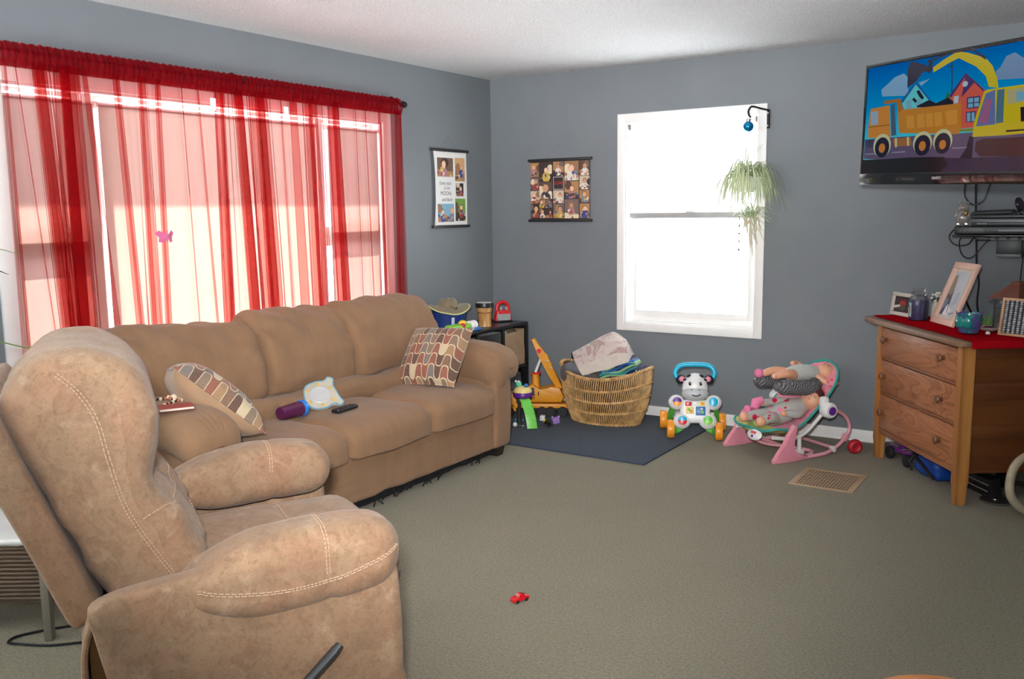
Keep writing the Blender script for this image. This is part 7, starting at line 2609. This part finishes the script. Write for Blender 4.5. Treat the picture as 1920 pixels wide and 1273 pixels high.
for x in (-0.021, 0.021):
    for s_ in (-1, 1):
        b = MB(X); b.cyl((x, s_ * 0.010, 0.007), (x, s_ * 0.0175, 0.007), 0.007, RUBB, 16); b.build('wheel', t)

# ================================================================== UNDER THE DRESSER
VIO = plain('violet_glossy', (0.16, 0.02, 0.26, 1), 0.3)
def m_graf():
    n_ = NT('graffiti_sticker')
    vo = n_.n('TexVoronoi', {'Vector': n_.co(), 'Scale': 48.0})
    c = n_.ramp(vo.outputs['Color'], [(0.0, S(190, 180, 190)), (0.4, S(120, 60, 140)), (0.6, S(200, 190, 90)), (0.8, S(210, 205, 205))], 'CONSTANT')
    return n_.done(n_.bsdf(c, 0.4))


GRAF = m_graf()
t = thing('toy_scooter', 'violet toy skateboard with printed stickers lying under the dresser front', 'toy', (3.10, -0.325, 0), radians(-52))
X = F(t)
b = MB(X)
b.rbox((0.04, 0.0, 0.062), (0.36, 0.11, 0.022), 0.010, VIO, 10, lambda x, y, z: (x, y * (1 - 0.3 * sstep(-0.1, -0.18, x)), z + 0.04 * sstep(0.05, 0.18, abs(x + 0.0)) * (x > 0)))
b.prism([(-0.03, 0.06), (0.03, 0.06), (0.012, 0.12), (0.0, 0.125)], 0.012, VIO, Matrix(((1, 0, 0, 0), (0, 0, 1, -0.03), (0, 1, 0, 0), (0, 0, 0, 1))), 0.003)
b.build('deck', t)
b = MB(X); b.rbox((-0.10, 0, 0.050), (0.15, 0.115, 0.045), 0.02, plain('smoke_plastic', (0.10, 0.085, 0.10, 1), 0.3), 12); b.build('nose_cover', t)
b = MB(X); b.bx((-0.14, -0.04, 0.0735), (-0.03, 0.04, 0.0755), GRAF); b.bx((0.03, -0.045, 0.0735), (0.14, 0.045, 0.0755), GRAF); b.build('stickers', t)
for x in (-0.055, 0.14):
    for s_ in (-1, 1):
        wheel(t, X @ TR(x, s_ * 0.068, 0.036) @ RZ(pi / 2), 0.036, 0.026, RUBB, CHROME)
MAR = plain('maroon_plastic', (0.075, 0.014, 0.022, 1), 0.5)
t = thing('maroon_box', 'maroon wedge shaped box against the baseboard behind the violet toy', 'box', (3.17, -0.16, 0), radians(-35))
b = MB(F(t)); b.prism([(-0.10, 0), (0.12, 0), (0.12, 0.11), (-0.035, 0.11)], 0.10, MAR, Matrix(((1, 0, 0, 0), (0, 0, 1, -0.05), (0, 1, 0, 0), (0, 0, 0, 1))), 0.006); b.build('box_shell', t)
b = MB(F(t)); b.bx((0.0, -0.053, 0.05), (0.08, -0.049, 0.08), plain('dull_maroon', (0.12, 0.03, 0.04, 1), 0.6)); b.build('panel', t)

BLUT2 = plain('cobalt_nylon', (0.006, 0.06, 0.34, 1), 0.45)
t = thing('blue_bag', 'cobalt blue nylon bag with black straps stuffed under the dresser', 'bag', (3.29, -0.60, 0), radians(-54))
X = F(t)
b = MB(X); b.rbox((0, 0.02, 0.062), (0.24, 0.16, 0.115), 0.04, BLUT2, 18, lambda x, y, z: (x + .012 * nz(x * 9, y * 9, z * 9), y + 0.014 * nz(x * 10, z * 12, y), z * (1 - 0.25 * sstep(-0.05, -0.13, x)) + 0.012 * nz(x * 12, y * 12, 3))); b.build('bag_body', t)
b = MB(X); b.tube([(-0.13, -0.05, 0.10), (-0.03, -0.072, 0.085), (0.08, -0.075, 0.05), (0.13, -0.07, 0.03)], 0.012, RUBB, 8, flat=0.4); b.tube([(-0.12, -0.03, 0.125), (-0.125, -0.075, 0.06), (-0.10, -0.07, 0.012)], 0.012, RUBB, 8, flat=0.5); b.build('strap', t)
t = thing('black_cases', 'black plastic case with pale edges standing under the right side of the dresser', 'case', (3.52, -0.80, 0), radians(-50))
b = MB(F(t)); b.box((0.0, 0.02, 0.06), (0.24, 0.06, 0.10), BLACK, (0.2, 0, 0), 0.006); b.build('case_body', t)
b = MB(F(t)); b.box((0.0, -0.012, 0.075), (0.22, 0.004, 0.006), GRYP, (0.2, 0, 0)); b.box((0.0, -0.018, 0.045), (0.22, 0.004, 0.006), GRYP, (0.2, 0, 0)); b.build('pale_edges', t)
t = thing('dumbbell', 'black and silver weight lying behind the silver disc under the dresser', 'weight', (3.70, -0.66, 0), radians(-30))
b = MB(F(t)); b.cyl((-0.10, 0, 0.045), (0.10, 0, 0.045), 0.013, STEEL, 14); b.build('bar', t)
for s_ in (-1, 1):
    b = MB(F(t)); b.lathe([(0, -0.03), (0.04, -0.03), (0.045, -0.02), (0.045, 0.02), (0.04, 0.03), (0, 0.03)], BLACK, n=24, X=TR(s_ * 0.08, 0, 0.045) @ RY(pi / 2)); b.build('weight_head', t)
t = thing('silver_disc', 'flat round silver dish on the carpet beside the front dresser leg', 'dish', (3.615, -0.905, 0))
b = MB(F(t)); b.lathe([(0, 0.0), (0.058, 0.0), (0.070, 0.006), (0.071, 0.012), (0.066, 0.013), (0.02, 0.012), (0, 0.012)], STEEL, n=36); b.build('disc_body', t)
b = MB(F(t)); b.lathe([(0, 0.012), (0.010, 0.012), (0.008, 0.016), (0, 0.017)], CHROME, n=14); b.build('centre_stud', t)
CRM = plain('cream_hose', (0.50, 0.42, 0.29, 1), 0.6, var=0.12, vs=30, bump=0.3, bs=60)
t = thing('hose_loop', 'thick cream hose loop at the right edge beside the dresser', 'hose', (3.76, -1.06, 0), radians(33))
b = MB(F(t))
b.tube(spline([(0.04 + 0.135 * cos(a) * (1.05 if a > 3.3 else 1), 0.03 * sin(a * 1.2), 0.155 + 0.135 * sin(a)) for a in [0.9 + k * 0.42 for k in range(13)]], 5), 0.0195, CRM, 14)
b.build('hose', t)
b = MB(F(t)); a = 0.9; b.cyl((0.04 + 0.135 * cos(a) - 0.012, 0.025, 0.155 + 0.135 * sin(a) + .012), (0.04 + 0.135 * cos(a) + 0.028, 0.025, 0.155 + 0.135 * sin(a) - .028), 0.024, GRYP, 16); b.build('end_cuff', t)

# ================================================================== BEHIND THE RECLINER: SIDE TABLE, PLANT, CORD
TOPW = plain('white_laminate', (0.74, 0.73, 0.70, 1), 0.35)
SLAT = plain('brown_slat', (0.13, 0.085, 0.055, 1), 0.55)
LEGM = plain('grey_metal_leg', (0.24, 0.22, 0.18, 1), 0.45, metal=0.4)
st = thing('side_table', 'low white topped side table with brown slatted shelf front behind the recliner', 'table', (0.80, -4.25, 0), radians(33.3))
X = F(st)
b = MB(X)
b.rbox((-0.07, 0.10, 0.342), (0.56, 0.36, 0.022), 0.009, TOPW, 10)
b.build('top', st)
for (x, y) in ((0.19, -0.105), (-0.33, -0.105), (0.19, 0.25), (-0.33, 0.25)):
    b = MB(X); b.box((x, y, 0.165), (0.028, 0.028, 0.33), LEGM, None, 0.003); b.build('leg', st)
b = MB(X)
for i in range(13):
    z = 0.135 + i * 0.0152
    b.box((-0.05, -0.065, z), (0.56, 0.012, 0.009), SLAT, (0.5, 0, 0), 0.001)
b.bx((-0.33, -0.06, 0.118), (0.235, -0.045, 0.132), SLAT, 0.002)
b.build('slat_panel', st)
b = MB(X); b.tube([(0.205, -0.05, 0.13), (0.26, 0.02, 0.19)], 0.011, SLAT, 8); b.build('brace', st)
cable('black cord looping over the carpet behind the recliner', [(0.75, -4.45, 0.006), (0.84, -4.36, 0.006), (0.93, -4.28, 0.006), (0.985, -4.29, 0.006), (1.03, -4.26, 0.006), (1.09, -4.22, 0.006), (1.20, -4.10, 0.006)] if False else
      [(1.30, -4.02, 0.006), (1.20, -4.12, 0.006), (1.12, -4.215, 0.006), (1.06, -4.27, 0.006), (0.98, -4.31, 0.006), (0.925, -4.33, 0.006), (0.905, -4.29, 0.006), (0.935, -4.22, 0.006), (1.00, -4.12, 0.006), (1.06, -4.06, 0.02), (1.10, -4.03, 0.06), (1.08, -4.05, 0.10), (1.10, -4.06, 0.04), (1.16, -4.02, 0.006)], 0.0045, 'cable')

TERR = plain('terracotta', (0.36, 0.14, 0.07, 1), 0.7)
SOIL = plain('soil', (0.03, 0.02, 0.014, 1), 0.9)
t = thing('house_plant', 'potted plant with thin strappy leaves reaching in from the left edge', 'plant', (0.20, -4.12, 0))
X = F(t)
b = MB(X); b.cyl((0, 0, 0.0), (0, 0, 0.02), 0.10, LEGM, 26); b.cyl((0, 0, 0.02), (0, 0, 0.80), 0.018, LEGM, 12); b.cyl((0, 0, 0.80), (0, 0, 0.815), 0.11, LEGM, 26); b.build('pedestal', t)
b = MB(X); b.lathe([(0, 0.816), (0.07, 0.816), (0.095, 0.95), (0.102, 0.955), (0.10, 0.975), (0.09, 0.972), (0.086, 0.95), (0, 0.95)], TERR, n=28); b.build('pot', t)
b = MB(X); b.lathe([(0, 0.951), (0.085, 0.951), (0.08, 0.956), (0, 0.958)], SOIL, n=20); b.build('soil', t)
b = MB(X)
def strap(pts, w, m, off=(0.22, -0.18)):
    pts = [(x + off[0] * k, y + off[1] * k, z) for (x, y, z), k in zip(pts, (0, 0.5, 1, 1, 1))]
    q = spline(pts, 6)
    n_ = len(q)
    b.tube(q, [w * (0.4 + 0.6 * sin(pi * min(1, 0.15 + 0.85 * (1 - i / n_)))) * (1 - (i / n_) ** 4) + 0.0004 for i in range(n_)], m, 6, flat=0.35)
GRL = plain('fresh_green_leaf', (0.13, 0.26, 0.05, 1), 0.5)
PUL = plain('purple_leaf', (0.13, 0.06, 0.09, 1), 0.5)
b.bm.free(); b = MB(X)
strap([(0, 0, 0.95), (0.02, 0.10, 1.25), (0.05, 0.26, 1.335), (0.07, 0.37, 1.312)], 0.006, GRL)
strap([(0, 0, 0.95), (0.03, 0.08, 1.20), (0.06, 0.24, 1.262), (0.07, 0.315, 1.238)], 0.006, PUL)
strap([(0.01, 0, 0.95), (0.04, 0.1, 1.02), (0.07, 0.26, 0.985), (0.08, 0.38, 0.945), (0.10, 0.49, 0.95)], 0.007, GRL)
strap([(0.01, 0, 0.95), (0.04, 0.08, 0.98), (0.07, 0.2, 0.925), (0.08, 0.31, 0.868)], 0.007, PUL)
for i in range(14):
    a = rp.uniform(3.6, 5.6)
    l = rp.uniform(0.12, 0.24)
    strap([(0, 0, 0.95), (l * .4 * cos(a), l * .4 * sin(a), 1.12), (l * .8 * cos(a), l * .8 * sin(a), 1.12), (l * cos(a), l * sin(a), 1.0)], 0.007, GRL if i % 3 else PUL, (0, 0))
b.build('leaves', t)

STW = wood('orange_pine', (0.42, 0.12, 0.03, 1), (0.58, 0.20, 0.05, 1), (0.68, 0.28, 0.08, 1), 'X', 1.0)
t = thing('stool', 'round orange wooden stool just entering the bottom right edge', 'stool', (3.81, -3.978, 0))
X = F(t)
b = MB(X); b.lathe([(0, 0.425), (0.16, 0.425), (0.172, 0.432), (0.175, 0.445), (0.170, 0.456), (0.15, 0.460), (0, 0.461)], STW, n=48); b.build('seat', t)
for k in range(4):
    a = pi / 4 + k * pi / 2
    b = MB(X); b.cyl((0.15 * cos(a), 0.15 * sin(a), 0.0), (0.10 * cos(a), 0.10 * sin(a), 0.426), 0.016, STW, 14, 0.018); b.build('leg', t)
